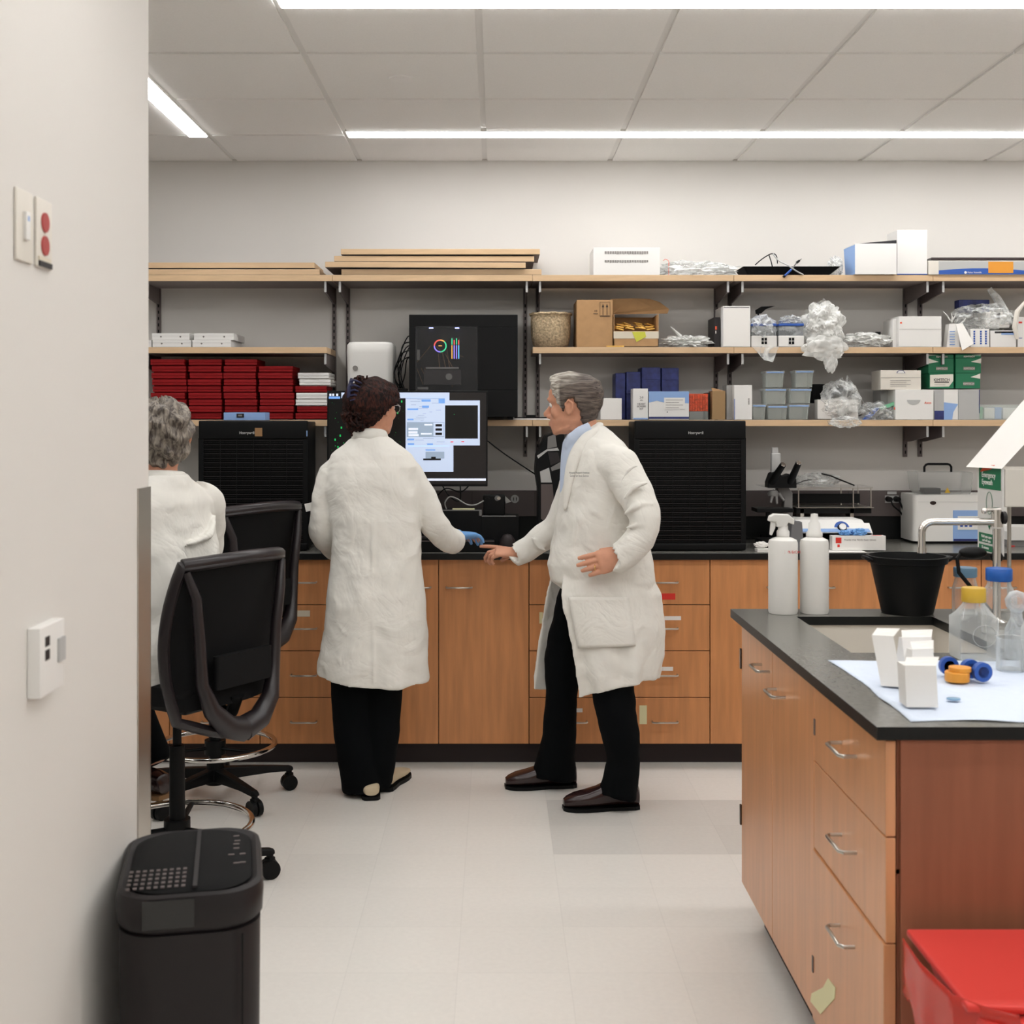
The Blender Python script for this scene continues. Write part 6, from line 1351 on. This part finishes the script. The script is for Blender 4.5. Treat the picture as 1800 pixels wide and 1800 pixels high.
def ridge(mb, levels, Y, pts, r=.009, back=.003):
    out = []
    for px, py in pts:
        k = max(i for i in range(len(levels)-1) if levels[i][0] <= py or i == 0); a, b2 = levels[k], levels[k+1]; u = max(0, min(1, (py-a[0])/(b2[0]-a[0])))
        l_ = [p*(1-u)+q_*u for p, q_ in zip(a, b2)]; xc = (X(l_[1], Y)+X(l_[2], Y))/2; hw = (X(l_[2], Y)-X(l_[1], Y))/2; x = X(px, Y); f = max(0, 1-((x-xc)/hw)**2)
        out.append(Vector((x, l_[4]-l_[3]*f**.5+back, Z(py, Y))))
    n = len(out); limb(mb, out, [r*.3]+[r]*(n-2)+[r*.3], 10)
def coat_loft(mb, levels, Y, n=64, seed=0, fold=0, zfn=None, mi=0):
    """levels: (py, left px, right px, half depth, centre Y)"""
    rs = []; L_ = []
    for k in range(len(levels)-1):
        for j in range(4): u = j/4; L_.append([a*(1-u)+b2*u for a, b2 in zip(levels[k], levels[k+1])])
    L_.append(list(levels[-1]))
    for py, a, b2, d, cy_ in L_:
        xc = (X(a, Y)+X(b2, Y))/2; hw = (X(b2, Y)-X(a, Y))/2; ring = []; z = Z(py, Y); lo = max(0, min(1, (py-levels[0][0])/(levels[-1][0]-levels[0][0])))
        for i in range(n):
            t = 2*PI*i/n; x, y = math.cos(t), math.sin(t); k = 1+fold*lo*lo*(math.sin(7*t+seed+2*lo)+.6*math.sin(11*t+seed*2))
            p = Vector((xc+hw*math.copysign(abs(x)**.9, x)*(1+(k-1)*abs(y)), cy_+d*math.copysign(abs(y)**.9, y)*k, z))
            if zfn: p.z += zfn(x, y, lo)
            ring.append(p)
        rs.append(ring)
    mb.rings(rs, mi)

# ======== the woman at the monitor
t = thing('person', 'person with brown clipped-up hair in a long white lab coat, back turned, at the monitor', 'person', (-.51, 4.96, 0))
Mh = head_mat(P3(657, 762, 4.97), (.62,.78,0), .985, -.06)
q = MB('skin'); add_head(q, Mh, True)
limb(q, [P3(652, 745, 4.965), P3(650, 768, 4.95), P3(650, 790, 4.95)], [.050,.052,.07])
limb(q, [P3(650, 790, 4.95), P3(655, 860, 4.94), P3(658, 960, 4.94), P3(655, 1010, 4.95)], [.075,.10,.09,.115])
for s_, pts in ((-1, [(612, 822, 4.96), (590, 838, 4.96), (572, 935, 4.97), (596, 962, 5.10), (612, 958, 5.2)]), (1, [(695, 822, 4.96), (716, 838, 4.97), (764, 916, 5.02), (798, 944, 5.15)])):
    limb(q, [P3(*p) for p in pts], [.03,.03,.026,.024,.022][:len(pts)])
for s_, pts in ((-1, [(628, 1010, 4.95), (628, 1180, 4.95), (640, 1370, 4.96)]), (1, [(682, 1010, 4.95), (675, 1180, 4.96), (672, 1365, 5.0)])): limb(q, [P3(*p) for p in pts], [.085,.065,.045])
hw = P3(806, 942, 5.17); hd = Vector((.55, .78, -.05))
hand(q, hw, hd, (-.25, -.1, .95), -1, .80, (.3,.35,.4,.45), .66, .1)
hand(q, P3(614, 956, 5.2), (.6,.75,-.08), (0,0,1), 1, .9, (.3,.3,.3,.3), .66, .1)
body = grow(q, 'body', t, .0042, 2)
eyes(t, Mh)
q = MB('blue_glove'); hand(q, hw, hd, (-.25, -.1, .95), -1, .95, (.35,.4,.45,.5), 1.06, .10); limb(q, [hw-hd*.05, hw-hd*.02, hw], [.03,.029,.028]); g1 = grow(q, 'glove', t, .0036, 2)
q = MB('blue_glove'); hand(q, P3(614, 956, 5.2), (.6,.75,-.08), (0,0,1), 1, .93, (.3,.3,.3,.3), 1.06, .1); grow(q, 'glove', t, .004, 2)
q = MB('coat')
WL = [(764,626,676,.058,4.955),(772,612,690,.07,4.955),(786,598,706,.085,4.955),(800,582,722,.10,4.955),(820,572,734,.112,4.95),(860,570,738,.122,4.945),(900,577,738,.122,4.94),(945,584,739,.118,4.935),(975,584,741,.122,4.935),(1010,580,743,.135,4.935),(1060,574,748,.148,4.935),(1110,569,752,.156,4.94),(1150,563,754,.162,4.94),(1193,559,754,.166,4.94)]
for pts, r in (([(588,900),(612,932),(645,950)],.010),([(586,935),(608,960),(632,972)],.009),([(584,1005),(598,1050),(622,1085)],.011),([(590,1060),(612,1102),(652,1118)],.012),([(600,845),(612,880),(636,930)],.008),([(734,905),(714,935),(694,962)],.008),([(704,818),(690,850),(686,905)],.008),([(662,792),(661,900),(660,1010),(662,1100),(664,1185)],.0045),([(600,990),(640,1005),(668,1002)],.008),([(580,1120),(605,1150),(640,1160)],.011),([(700,1040),(712,1100),(716,1170)],.010)): ridge(q, WL, 4.93, pts, r)
coat_loft(q, WL, 4.93, fold=.03, seed=1, zfn=lambda x, y, lo: lo**3*(.028*max(0, -x)-.012*max(0, -y)))
for pts, rs in (([(612, 822, 4.955), (586, 838, 4.96), (574, 880, 4.965), (569, 932, 4.98), (583, 960, 5.08), (598, 965, 5.15), (601, 965, 5.165)], [.062,.064,.060,.057,.052,.05,.049]), ([(694, 822, 4.955), (719, 838, 4.965), (740, 872, 4.98), (762, 918, 5.0), (782, 943, 5.06), (795, 950, 5.11), (797, 951, 5.12)], [.062,.064,.061,.058,.057,.053,.052])): limb(q, [P3(*p) for p in pts], rs, 24)
grow(q, 'lab_coat', t, .0058, 3, .017, .10)
q = MB('coat'); c0 = P3(650, 768, 4.955)
cp = [c0+Vector((.062*math.cos(a), .055*math.sin(a), -.008+.022*(-math.sin(a)*.5+.5))) for a in [PI*1.5+(i-10)*.27 for i in range(21)]]
for w_ in (0,): q.tube(cp, .013, 10, flat=1.9, up=(0,0,1))
cl = q.build('collar', t); cl.modifiers.new('sub', 'SUBSURF').render_levels = 1
q = MB('paper'); q.prism([P3(535, 886, 4.99), P3(549, 883, 4.99), P3(549, 897, 4.99), P3(538, 900, 4.99)], (0,.008,0)); q.build('belt_tab', t)
q = MB('trouser')
limb(q, [P3(618, 1120, 4.95), P3(617, 1200, 4.95), P3(622, 1290, 4.95), P3(631, 1350, 4.95), P3(637, 1388, 4.95)], [.085,.083,.08,.078,.082], 24)
limb(q, [P3(676, 1120, 4.96), P3(676, 1200, 4.96), P3(670, 1290, 4.97), P3(665, 1345, 4.99), P3(662, 1378, 5.01)], [.08,.078,.074,.068,.066], 24)
grow(q, 'trousers', t, .008, 4, .012, .1)
for hl, d in ((P3(653, 1388, 4.87), (-.15, 1)), (P3(674, 1374, 4.985), (.28, 1))):
    hl.z = .012; q = MB('shoe_tan'); shoe(q, hl, d, .25, .088, .042); o = q.build('shoe', t); q = MB('black'); hl2 = hl.copy(); hl2.z = 0; sole(q, hl2, d, .25, .09, 0, .016); q.build('sole', o)
def wcurl(t_, aa, a): return .022*math.exp(-((t_-.55)/.25)**2)*(1 if aa > 1.8 else .3)
add_hair(Mh, 'hair', t, 'hair_brown', [(0,.80),(40,.80),(62,.62),(82,.50),(98,.40),(115,.22),(140,.12),(180,.10)], [(0,.012),(.4,.020),(.8,.014),(1,.010)], 3, .008, 7, wcurl)
hr = [c for c in t.children if c.name.startswith('hair')][0]
q = MB('hair_brown'); random.seed(2)
for bc, br in (((627, 700, 4.93), (.045,.045,.045)), ((620, 730, 4.93), (.042,.045,.045)), ((632, 745, 4.92), (.036,.04,.032)), ((640, 715, 4.90), (.05,.04,.05)), ((632, 668, 4.93), (.022,.02,.018)), ((622, 750, 4.95), (.025,.03,.025))):
    c = P3(*bc); q.blob(c, br, random.random()*9, .3, 3.5, sub=4)
for i in range(64):
    px, py = random.choice([(628, 700), (620, 725), (630, 740), (640, 715), (630, 672), (622, 752)]); c = P3(px+random.uniform(-12, 12), py+random.uniform(-12, 12), 4.885+random.uniform(-.01, .04)); r = random.uniform(.010, .022); ph = random.uniform(0, 6); ax_ = Vector((random.uniform(-1,1), random.uniform(-.5,.5), random.uniform(-1,1))).normalized()
    e1 = ax_.orthogonal().normalized(); e2 = ax_.cross(e1)
    q.tube([c+e1*r*math.cos(ph+j*.5)+e2*r*math.sin(ph+j*.5)+ax_*(j*.0016) for j in range(11)], [.001]+[.0038]*9+[.001], 6)
q.build('gathered_curls', hr)
q = MB('clip_navy', 'clip_navy'); c = P3(622, 685, 4.882)
sp = [P3(619, 666, 4.885), P3(614, 680, 4.875), P3(613, 695, 4.875), P3(615, 710, 4.885)]; q.tube(sp, .0085, 8, 1)
for i in range(5): a = P3(616, 670+i*8.5, 4.866); q.tube([a, a+Vector((.018, -.008, .004)), a+Vector((.034, -.002, -.003)), a+Vector((.044, .012, -.008))], [.0045,.0042,.0036,.002], 6, 1)
q.build('claw_clip', t)
q = MB('ltgray', 'pane'); q.xf = Mh; H = .225
for s_ in (-1, 1):
    q.tube([(s_*(.031+.023*math.cos(i*PI/8)), .099-.006*abs(math.cos(i*PI/8)), .485*H+.018*math.sin(i*PI/8)) for i in range(16)], .0014, 6, closed=True); q.tube([(s_*.054,.094,.52*H), (s_*.074,.06,.525*H), (s_*.082,-.005,.515*H)], .0015, 6)
q.tube([(-.008,.099,.5*H), (0,.101,.51*H), (.008,.099,.5*H)], .0013, 6); q.xf = None; q.build('glasses', t)

# ======== the standing man
t = thing('person', 'person with grey swept-back hair in an open white lab coat, pointing left, hand on hip', 'person', (.36, 4.9, 0))
Mh = head_mat(P3(1008, 763, 4.9), (-.945,.33,-.03), 1.065, .0)
q = MB('skin'); add_head(q, Mh)
limb(q, [P3(1022, 738, 4.9), P3(1028, 768, 4.9), P3(1040, 790, 4.9)], [.058,.060,.08])
limb(q, [P3(1045, 800, 4.9), P3(1052, 880, 4.9), P3(1058, 960, 4.9), P3(1062, 1015, 4.9)], [.08,.11,.10,.09])
limb(q, [P3(1060, 800, 4.82), P3(1095, 810, 4.74), P3(1126, 905, 4.665), P3(1092, 978, 4.66)], [.035,.035,.03,.026])
limb(q, [P3(1040, 806, 5.0), P3(1020, 815, 5.08), P3(985, 922, 5.13), P3(908, 976, 5.19)], [.04,.036,.032,.028])
limb(q, [P3(1035, 1020, 4.95), P3(1000, 1110, 5.0), P3(989, 1190, 5.02), P3(985, 1350, 5.05)], [.05,.045,.05,.042]); limb(q, [P3(1080, 1020, 4.86), P3(1080, 1190, 4.78), P3(1098, 1370, 4.77)], [.06,.055,.042])
hp = P3(1094, 978, 4.655); hand(q, hp, (-.95, .02, -.26), (-.12, -1, .15), 1, 1.0, (.16,.2,.2,.24), 1.12, .03, (.45,.3,-.9))
hf = P3(910, 973, 5.185); hand(q, hf, (-.98, .05, .12), (.1, -.35, .93), 1, 1.0, (.08,.75,.9,.95), 1, .04, (.35,.3,-.9))
grow(q, 'body', t, .0038, 2); eyes(t, Mh)
q = MB('gold'); rp = hp+Vector((-.105, -.006, -.042)); q.tube([rp+Vector((0, .0105*math.cos(i*PI/10), .0105*math.sin(i*PI/10))) for i in range(20)], .0016, 6, closed=True); q.build('ring', t)
q = MB('shirt'); coat_loft(q, [(754,1000,1046,.058,4.9),(764,996,1052,.068,4.9),(778,989,1060,.08,4.9),(800,986,1070,.09,4.9),(840,984,1080,.09,4.9),(880,984,1090,.10,4.9)], 4.9, 40); 
q.tube([P3(1038, 750, 4.83), P3(1022, 758, 4.825), P3(1004, 772, 4.835), P3(994, 788, 4.85)], [.012,.014,.014,.006], 8, flat=1.8, up=(0,0,1)); grow(q, 'shirt', t, .006, 3)
q = MB('coat')
ML_ = [(748,1022,1060,.062,4.905),(760,1012,1078,.085,4.905),(776,1003,1094,.13,4.905),(796,997,1108,.165,4.905),(830,992,1120,.18,4.905),(870,984,1126,.182,4.905),(910,976,1132,.178,4.905),(950,970,1140,.175,4.905),(990,964,1148,.176,4.90),(1018,970,1153,.172,4.90),(1040,992,1150,.15,4.90)]
coat_loft(q, ML_, 4.9, fold=.012, seed=4)
for pts, r in (([(1008,855),(1038,895),(1080,915)],.010),([(998,925),(1030,955),(1060,962)],.010),([(1086,845),(1070,895),(1056,940)],.010),([(1062,1000),(1040,1030),(1024,1058)],.009),([(1000,980),(1015,1010),(1040,1022)],.008),([(1030,800),(1040,840),(1036,880)],.007)): ridge(q, ML_, 4.9, pts, r)
for pts in ([(1096,905),(1122,888),(1150,886)], [(1098,928),(1126,922),(1154,912)], [(1096,878),(1116,856),(1140,848)], [(1090,850),(1106,826),(1124,818)], [(1090,955),(1112,946),(1140,948)], [(1092,972),(1100,962),(1118,966)]):
    limb(q, [P3(px, py, 4.602+.012*abs(px-1125)/30) for px, py in pts], [.003,.012,.003], 10)
for pts in ([(955,930),(968,945),(985,950)], [(935,945),(948,962),(962,968)], [(985,905),(992,925),(1004,940)]): limb(q, [P3(px, py, 5.10) for px, py in pts], [.003,.010,.003], 10)
limb(q, [P3(1062, 812, 4.80), P3(1090, 822, 4.745), P3(1110, 858, 4.70), P3(1132, 905, 4.655), P3(1128, 938, 4.65), P3(1105, 968, 4.65), P3(1086, 981, 4.656), P3(1083, 982, 4.656)], [.074,.078,.070,.062,.060,.058,.054,.053], 26)
limb(q, [P3(1045, 806, 5.0), P3(1028, 815, 5.06), P3(1005, 870, 5.10), P3(980, 925, 5.13), P3(945, 952, 5.16), P3(911, 974, 5.18), P3(908, 975, 5.18)], [.07,.07,.066,.062,.054,.050,.049], 26)
# open skirt: a sheet wrapped from the near front edge round the back to the far front edge
SK = [1000, 1046, 1110, 1170, 1226]
PL = {0: [(990,4.80),(1040,4.76),(1100,4.765),(1140,4.88),(1100,5.03),(1020,5.05),(972,5.03)],
      1: [(986,4.755),(1040,4.72),(1105,4.73),(1160,4.88),(1105,5.08),(1010,5.10),(960,5.06)],
      2: [(1001,4.75),(1050,4.705),(1115,4.72),(1165,4.88),(1105,5.09),(1000,5.12),(949,5.07)],
      3: [(1014,4.745),(1060,4.695),(1120,4.715),(1162,4.88),(1105,5.10),(1000,5.13),(943,5.07)],
      4: [(1021,4.745),(1065,4.69),(1120,4.71),(1154,4.88),(1105,5.10),(995,5.13),(938,5.07)]}
HZ = [0,-10,-24,-34,-28,-18,-12]
def skirt_pt(u_, v_):    # u around 0..1, v down 0..1
    def row(k):
        P = PL[k]; f = u_*(len(P)-1); i = min(int(f), len(P)-2); g_ = f-i
        def g(j): j = max(0, min(len(P)-1, j)); px, yy = P[j]; py = SK[k]+(HZ[j] if k == 4 else HZ[j]*.4 if k == 3 else 0); return P3(px, py, yy)
        p0, p1, p2, p3 = g(i-1), g(i), g(i+1), g(i+2)
        return .5*((2*p1)+(-p0+p2)*g_+(2*p0-5*p1+4*p2-p3)*g_**2+(-p0+3*p1-3*p2+p3)*g_**3)
    f = v_*4; k = min(int(f), 3); g_ = f-k; return row(k)*(1-g_)+row(k+1)*g_
def skirt_n(u_, v_): a = skirt_pt(max(0, u_-.01), v_); b2 = skirt_pt(min(1, u_+.01), v_); d = (b2-a); return Vector((d.y, -d.x, 0)).normalized()
NU, NV = 90, 40; co = []
for sgn in (1, -1):
    for j in range(NV+1):
        for i in range(NU+1):
            u_, v_ = i/NU, j/NV; f = v_*(.007*math.sin(u_*38+v_*2)+.005*math.sin(u_*61+1)); n_ = skirt_n(u_, v_); co.append(skirt_pt(u_, v_)+n_*(f+sgn*.0075))
N = (NU+1)*(NV+1); fa = []; ix_ = lambda i, j, s_: s_*N+j*(NU+1)+i
for j in range(NV):
    for i in range(NU): fa += [(ix_(i,j,0), ix_(i+1,j,0), ix_(i+1,j+1,0), ix_(i,j+1,0)), (ix_(i,j,1), ix_(i,j+1,1), ix_(i+1,j+1,1), ix_(i+1,j,1))]
for i in range(NU): fa += [(ix_(i,0,0), ix_(i,0,1), ix_(i+1,0,1), ix_(i+1,0,0)), (ix_(i,NV,0), ix_(i+1,NV,0), ix_(i+1,NV,1), ix_(i,NV,1))]
for j in range(NV): fa += [(ix_(0,j,0), ix_(0,j+1,0), ix_(0,j+1,1), ix_(0,j,1)), (ix_(NU,j,0), ix_(NU,j,1), ix_(NU,j+1,1), ix_(NU,j+1,0))]
q.add(co, fa, 0, True)
coat = grow(q, 'lab_coat', t, .0056, 3, .017, .10)
q = MB('coat'); q.tube([P3(1056, 744, 4.93), P3(1050, 750, 4.85), P3(1030, 768, 4.80), P3(1008, 800, 4.785), P3(998, 850, 4.785), P3(992, 900, 4.79)], [.010,.012,.014,.017,.012,.006], 10, flat=1.8, up=(1,0,0)); q.build('lapel', t).modifiers.new('sub', 'SUBSURF')
q = MB('coat'); co = []; nn = 14
for j in range(nn+1):
    for i in range(nn+1): u_ = .06+.26*i/nn; v_ = .26+.36*j/nn; co.append(skirt_pt(u_, v_)+skirt_n(u_, v_)*(.0125+.002*math.sin(PI*j/nn)))
q.add(co, [(j*(nn+1)+i, j*(nn+1)+i+1, (j+1)*(nn+1)+i+1, (j+1)*(nn+1)+i) for j in range(nn) for i in range(nn)], 0, True); pk = q.build('patch_pocket', t); md = pk.modifiers.new('s', 'SOLIDIFY'); md.thickness = .006; md.offset = -1
for s1, dz in (('Hospital Research Institute', 0), ('Center for Brain Science', -.0115)):
    p = P3(1018, 831, 4.722); text(s1, .0115, (p.x, p.y-.006, p.z+dz), Matrix.Rotation(PI/2, 4, 'X') @ Matrix.Rotation(.0, 4, 'Y'), 'ink', t, 'embroidery', wid=.62)
q = MB('trouser')
limb(q, [P3(1010, 1040, 4.98), P3(993, 1105, 5.0), P3(988, 1170, 5.02), P3(986, 1235, 5.03), P3(984, 1290, 5.04), P3(977, 1335, 5.05), P3(974, 1366, 5.05)], [.062,.062,.070,.068,.068,.082,.088], 26)
limb(q, [P3(1085, 1040, 4.83), P3(1075, 1120, 4.80), P3(1076, 1200, 4.78), P3(1086, 1270, 4.77), P3(1096, 1335, 4.77), P3(1090, 1378, 4.77), P3(1086, 1398, 4.77)], [.10,.09,.084,.078,.066,.072,.078], 26)
limb(q, [P3(1045, 1010, 4.9), P3(1045, 1060, 4.9)], [.14,.13])
grow(q, 'trousers', t, .0075, 4, .014, .09)
for hx, toe, Y_ in ((1012, 888, 5.07), (1122, 990, 4.79)):
    hl = P3(hx, 1390, Y_); hl.z = .006; tp = P3(toe, 1390, Y_-.03); L_ = abs(tp.x-hl.x); d = (-1, -.10); q = MB('shoe_brown'); shoe(q, hl, d, L_, .1, .098); o = q.build('shoe', t)
    hl2 = hl.copy(); hl2.z = 0; q = MB('black'); sole(q, hl2, d, L_, .104, 0, .014); q.build('sole', o)
    q = MB('shoe_brown'); dd = Vector((-1, -.10, 0)).normalized(); sd = Vector((.1, -1, 0))
    for k in range(4): c = hl+dd*(L_*(.36+.06*k))+Vector((0,0,.098-.010*k)); q.tube([c-sd*.02, c+Vector((0,0,.004)), c+sd*.02], .0028, 6)
    q.build('laces', o)
ML = [(0,.86),(30,.86),(48,.80),(62,.62),(74,.44),(82,.36),(88,.50),(98,.60),(112,.42),(125,.22),(150,.10),(180,.08)]
def sweep(t_, aa, a): return .014*math.exp(-((t_-.84)/.14)**2)*max(0, math.cos(aa*.9))
def mixm(t_, d):
    e = .40+.0042*d+.05*noise.noise(Vector((d*.03, t_*5, 2)))      # silver above and in front of a slanting line, dark below the back
    return max(0, min(1, (t_-e)/.28+.25 if d > 80 else 1))
add_hair(Mh, 'hair', t, 'hair_man', ML, [(0,.005),(.3,.010),(.6,.014),(.85,.017),(1,.013)], 5, .0012, 3, sweep, mixm)

# ======== the seated man
t = thing('person', 'person with wavy grey hair in a white lab coat, seated on a task chair', 'person', (-1.05, 3.95, 0))
Mh = head_mat(P3(283, 832, 4.0), (-.42,.9,-.05), 1.05, .0)
fv = Vector((-.85,.53,0)); sv = Vector((.53,.85,0)); cc = Vector((-1.04, 3.95, 0))
def S3(f, s_, z): return cc+fv*f+sv*s_+Vector((0,0,z))
q = MB('skin'); add_head(q, Mh); hb = P3(283, 825, 4.0)
limb(q, [hb+Vector((0,-.01,.02)), hb+Vector((0,-.015,-.04)), hb+Vector((.01,-.02,-.09))], [.055,.058,.08])
limb(q, [S3(.06,0,1.24), S3(.02,0,1.05), S3(-.02,0,.86)], [.12,.13,.13])
KN = {1: (S3(.40,.11,.80), S3(.22,.12,.34)), -1: (S3(.40,-.11,.80), S3(.12,-.10,.34))}
for s_ in (1, -1):
    limb(q, [S3(-.02,s_*.09,.83), KN[s_][0], KN[s_][1]], [.085,.06,.042])
    limb(q, [S3(.07,s_*.13,1.22), S3(.07,s_*.19,1.19), S3(.16,s_*.24,.99), S3(.40,s_*.18,1.02)], [.03,.034,.03,.026]); hand(q, S3(.42,s_*.18,1.02), fv, (0,0,1), 1 if s_ > 0 else -1, .98, (.4,.4,.4,.4))
grow(q, 'body', t, .0048, 2); eyes(t, Mh)
q = MB('coat'); rs = []
for z, f, a_, b2 in ((1.335,.035,.072,.068),(1.315,.04,.105,.08),(1.285,.05,.155,.10),(1.24,.05,.19,.125),(1.15,.045,.20,.14),(1.05,.025,.20,.15),(.95,.0,.20,.155),(.86,-.02,.205,.165),(.78,-.03,.22,.175),(.738,-.03,.225,.18)):
    ring = []
    for i in range(56):
        th_ = 2*PI*i/56; ring.append(S3(f+b2*math.sin(th_)*(1+.02*math.sin(6*th_+z*20)), a_*math.cos(th_), z))
    rs.append(ring)
q.rings(rs)
for a, b2, c in (((-.10,.10,1.1),(-.135,.02,1.03),(-.12,-.08,1.0)), ((-.10,.14,1.0),(-.15,.04,.95),(-.14,-.06,.93)), ((-.07,.12,1.2),(-.11,.05,1.14),(-.115,-.05,1.12)), ((-.14,.1,.88),(-.17,.0,.85),(-.16,-.1,.86))): limb(q, [S3(*a), S3(*b2), S3(*c)], [.004,.013,.004], 10)
for s_ in (1, -1): limb(q, [S3(.05,s_*.14,1.25), S3(.05,s_*.20,1.21), S3(.10,s_*.235,1.10), S3(.15,s_*.245,.99), S3(.28,s_*.21,1.0), S3(.40,s_*.18,1.02)], [.066,.068,.064,.062,.054,.046], 24)
for s_ in (1, -1): limb(q, [S3(.0,s_*.12,.80), S3(.16,s_*.12,.83)], [.09,.085])
dr = [(-1.26, 3.71), (-1.14, 3.675), (-1.04, 3.665), (-.965, 3.69)]; co = []
for k, z in ((0,.90),(1,.80),(2,.70),(3,.655)):
    for (x, y) in dr: co.append((x+.02*(k < 1), y+(.09 if k == 0 else .03 if k == 1 else 0), z-(.012 if (k == 3 and x > -1) else 0)))
n0 = len(co); co += [(x, y+.016, z) for x, y, z in co]
fa = []
for k in range(3):
    for i in range(3): a = k*4+i; fa += [(a, a+1, a+5, a+4), (n0+a, n0+a+4, n0+a+5, n0+a+1)]
for i in range(3): fa += [(i, n0+i, n0+i+1, i+1), (12+i, 13+i, n0+13+i, n0+12+i)]
for k in range(3): fa += [(k*4, k*4+4, n0+k*4+4, n0+k*4), (k*4+3, n0+k*4+3, n0+k*4+7, k*4+7)]
q.add(co, fa, 0, True)
grow(q, 'lab_coat', t, .0064, 3, .02, .11)
q = MB('coat'); c0 = hb+Vector((0,-.012,-.025)); q.tube([c0+Vector((.074*math.cos(a), .068*math.sin(a), -.012+.014*(.5-.5*math.sin(a)))) for a in [PI*1.5+(i-10)*.28 for i in range(21)]], .012, 10, flat=2.0, up=(0,0,1)); q.build('collar', t)
q = MB('trouser')
for s_ in (1, -1):
    limb(q, [S3(-.02,s_*.10,.82), S3(.2,s_*.11,.83), KN[s_][0]+Vector((0,0,.0)), KN[s_][0]*.5+KN[s_][1]*.5+fv*.03, KN[s_][1]], [.095,.088,.078,.066,.07])
grow(q, 'trousers', t, .009, 4)
for s_ in (1, -1):
    hl = KN[s_][1]-fv*.06; hl.z = .245; q = MB('shoe_brown'); shoe(q, hl, fv, .28, .1, .07); o = q.build('shoe', t); q = MB('card_dk'); hl2 = hl.copy(); hl2.z = .233; sole(q, hl2, fv, .28, .1, 0, .016); q.build('sole', o)
def wavy(t_, aa, a): return .007*math.sin(t_*26+3*math.sin(a*3))+.004*math.sin(a*14+t_*9)
add_hair(Mh, 'hair', t, 'hair_grey', [(0,.84),(40,.84),(60,.64),(76,.42),(84,.38),(92,.46),(104,.42),(118,.20),(150,.08),(180,.06)], [(0,.012),(.4,.018),(.8,.016),(1,.012)], 9, .006, 6, wavy)
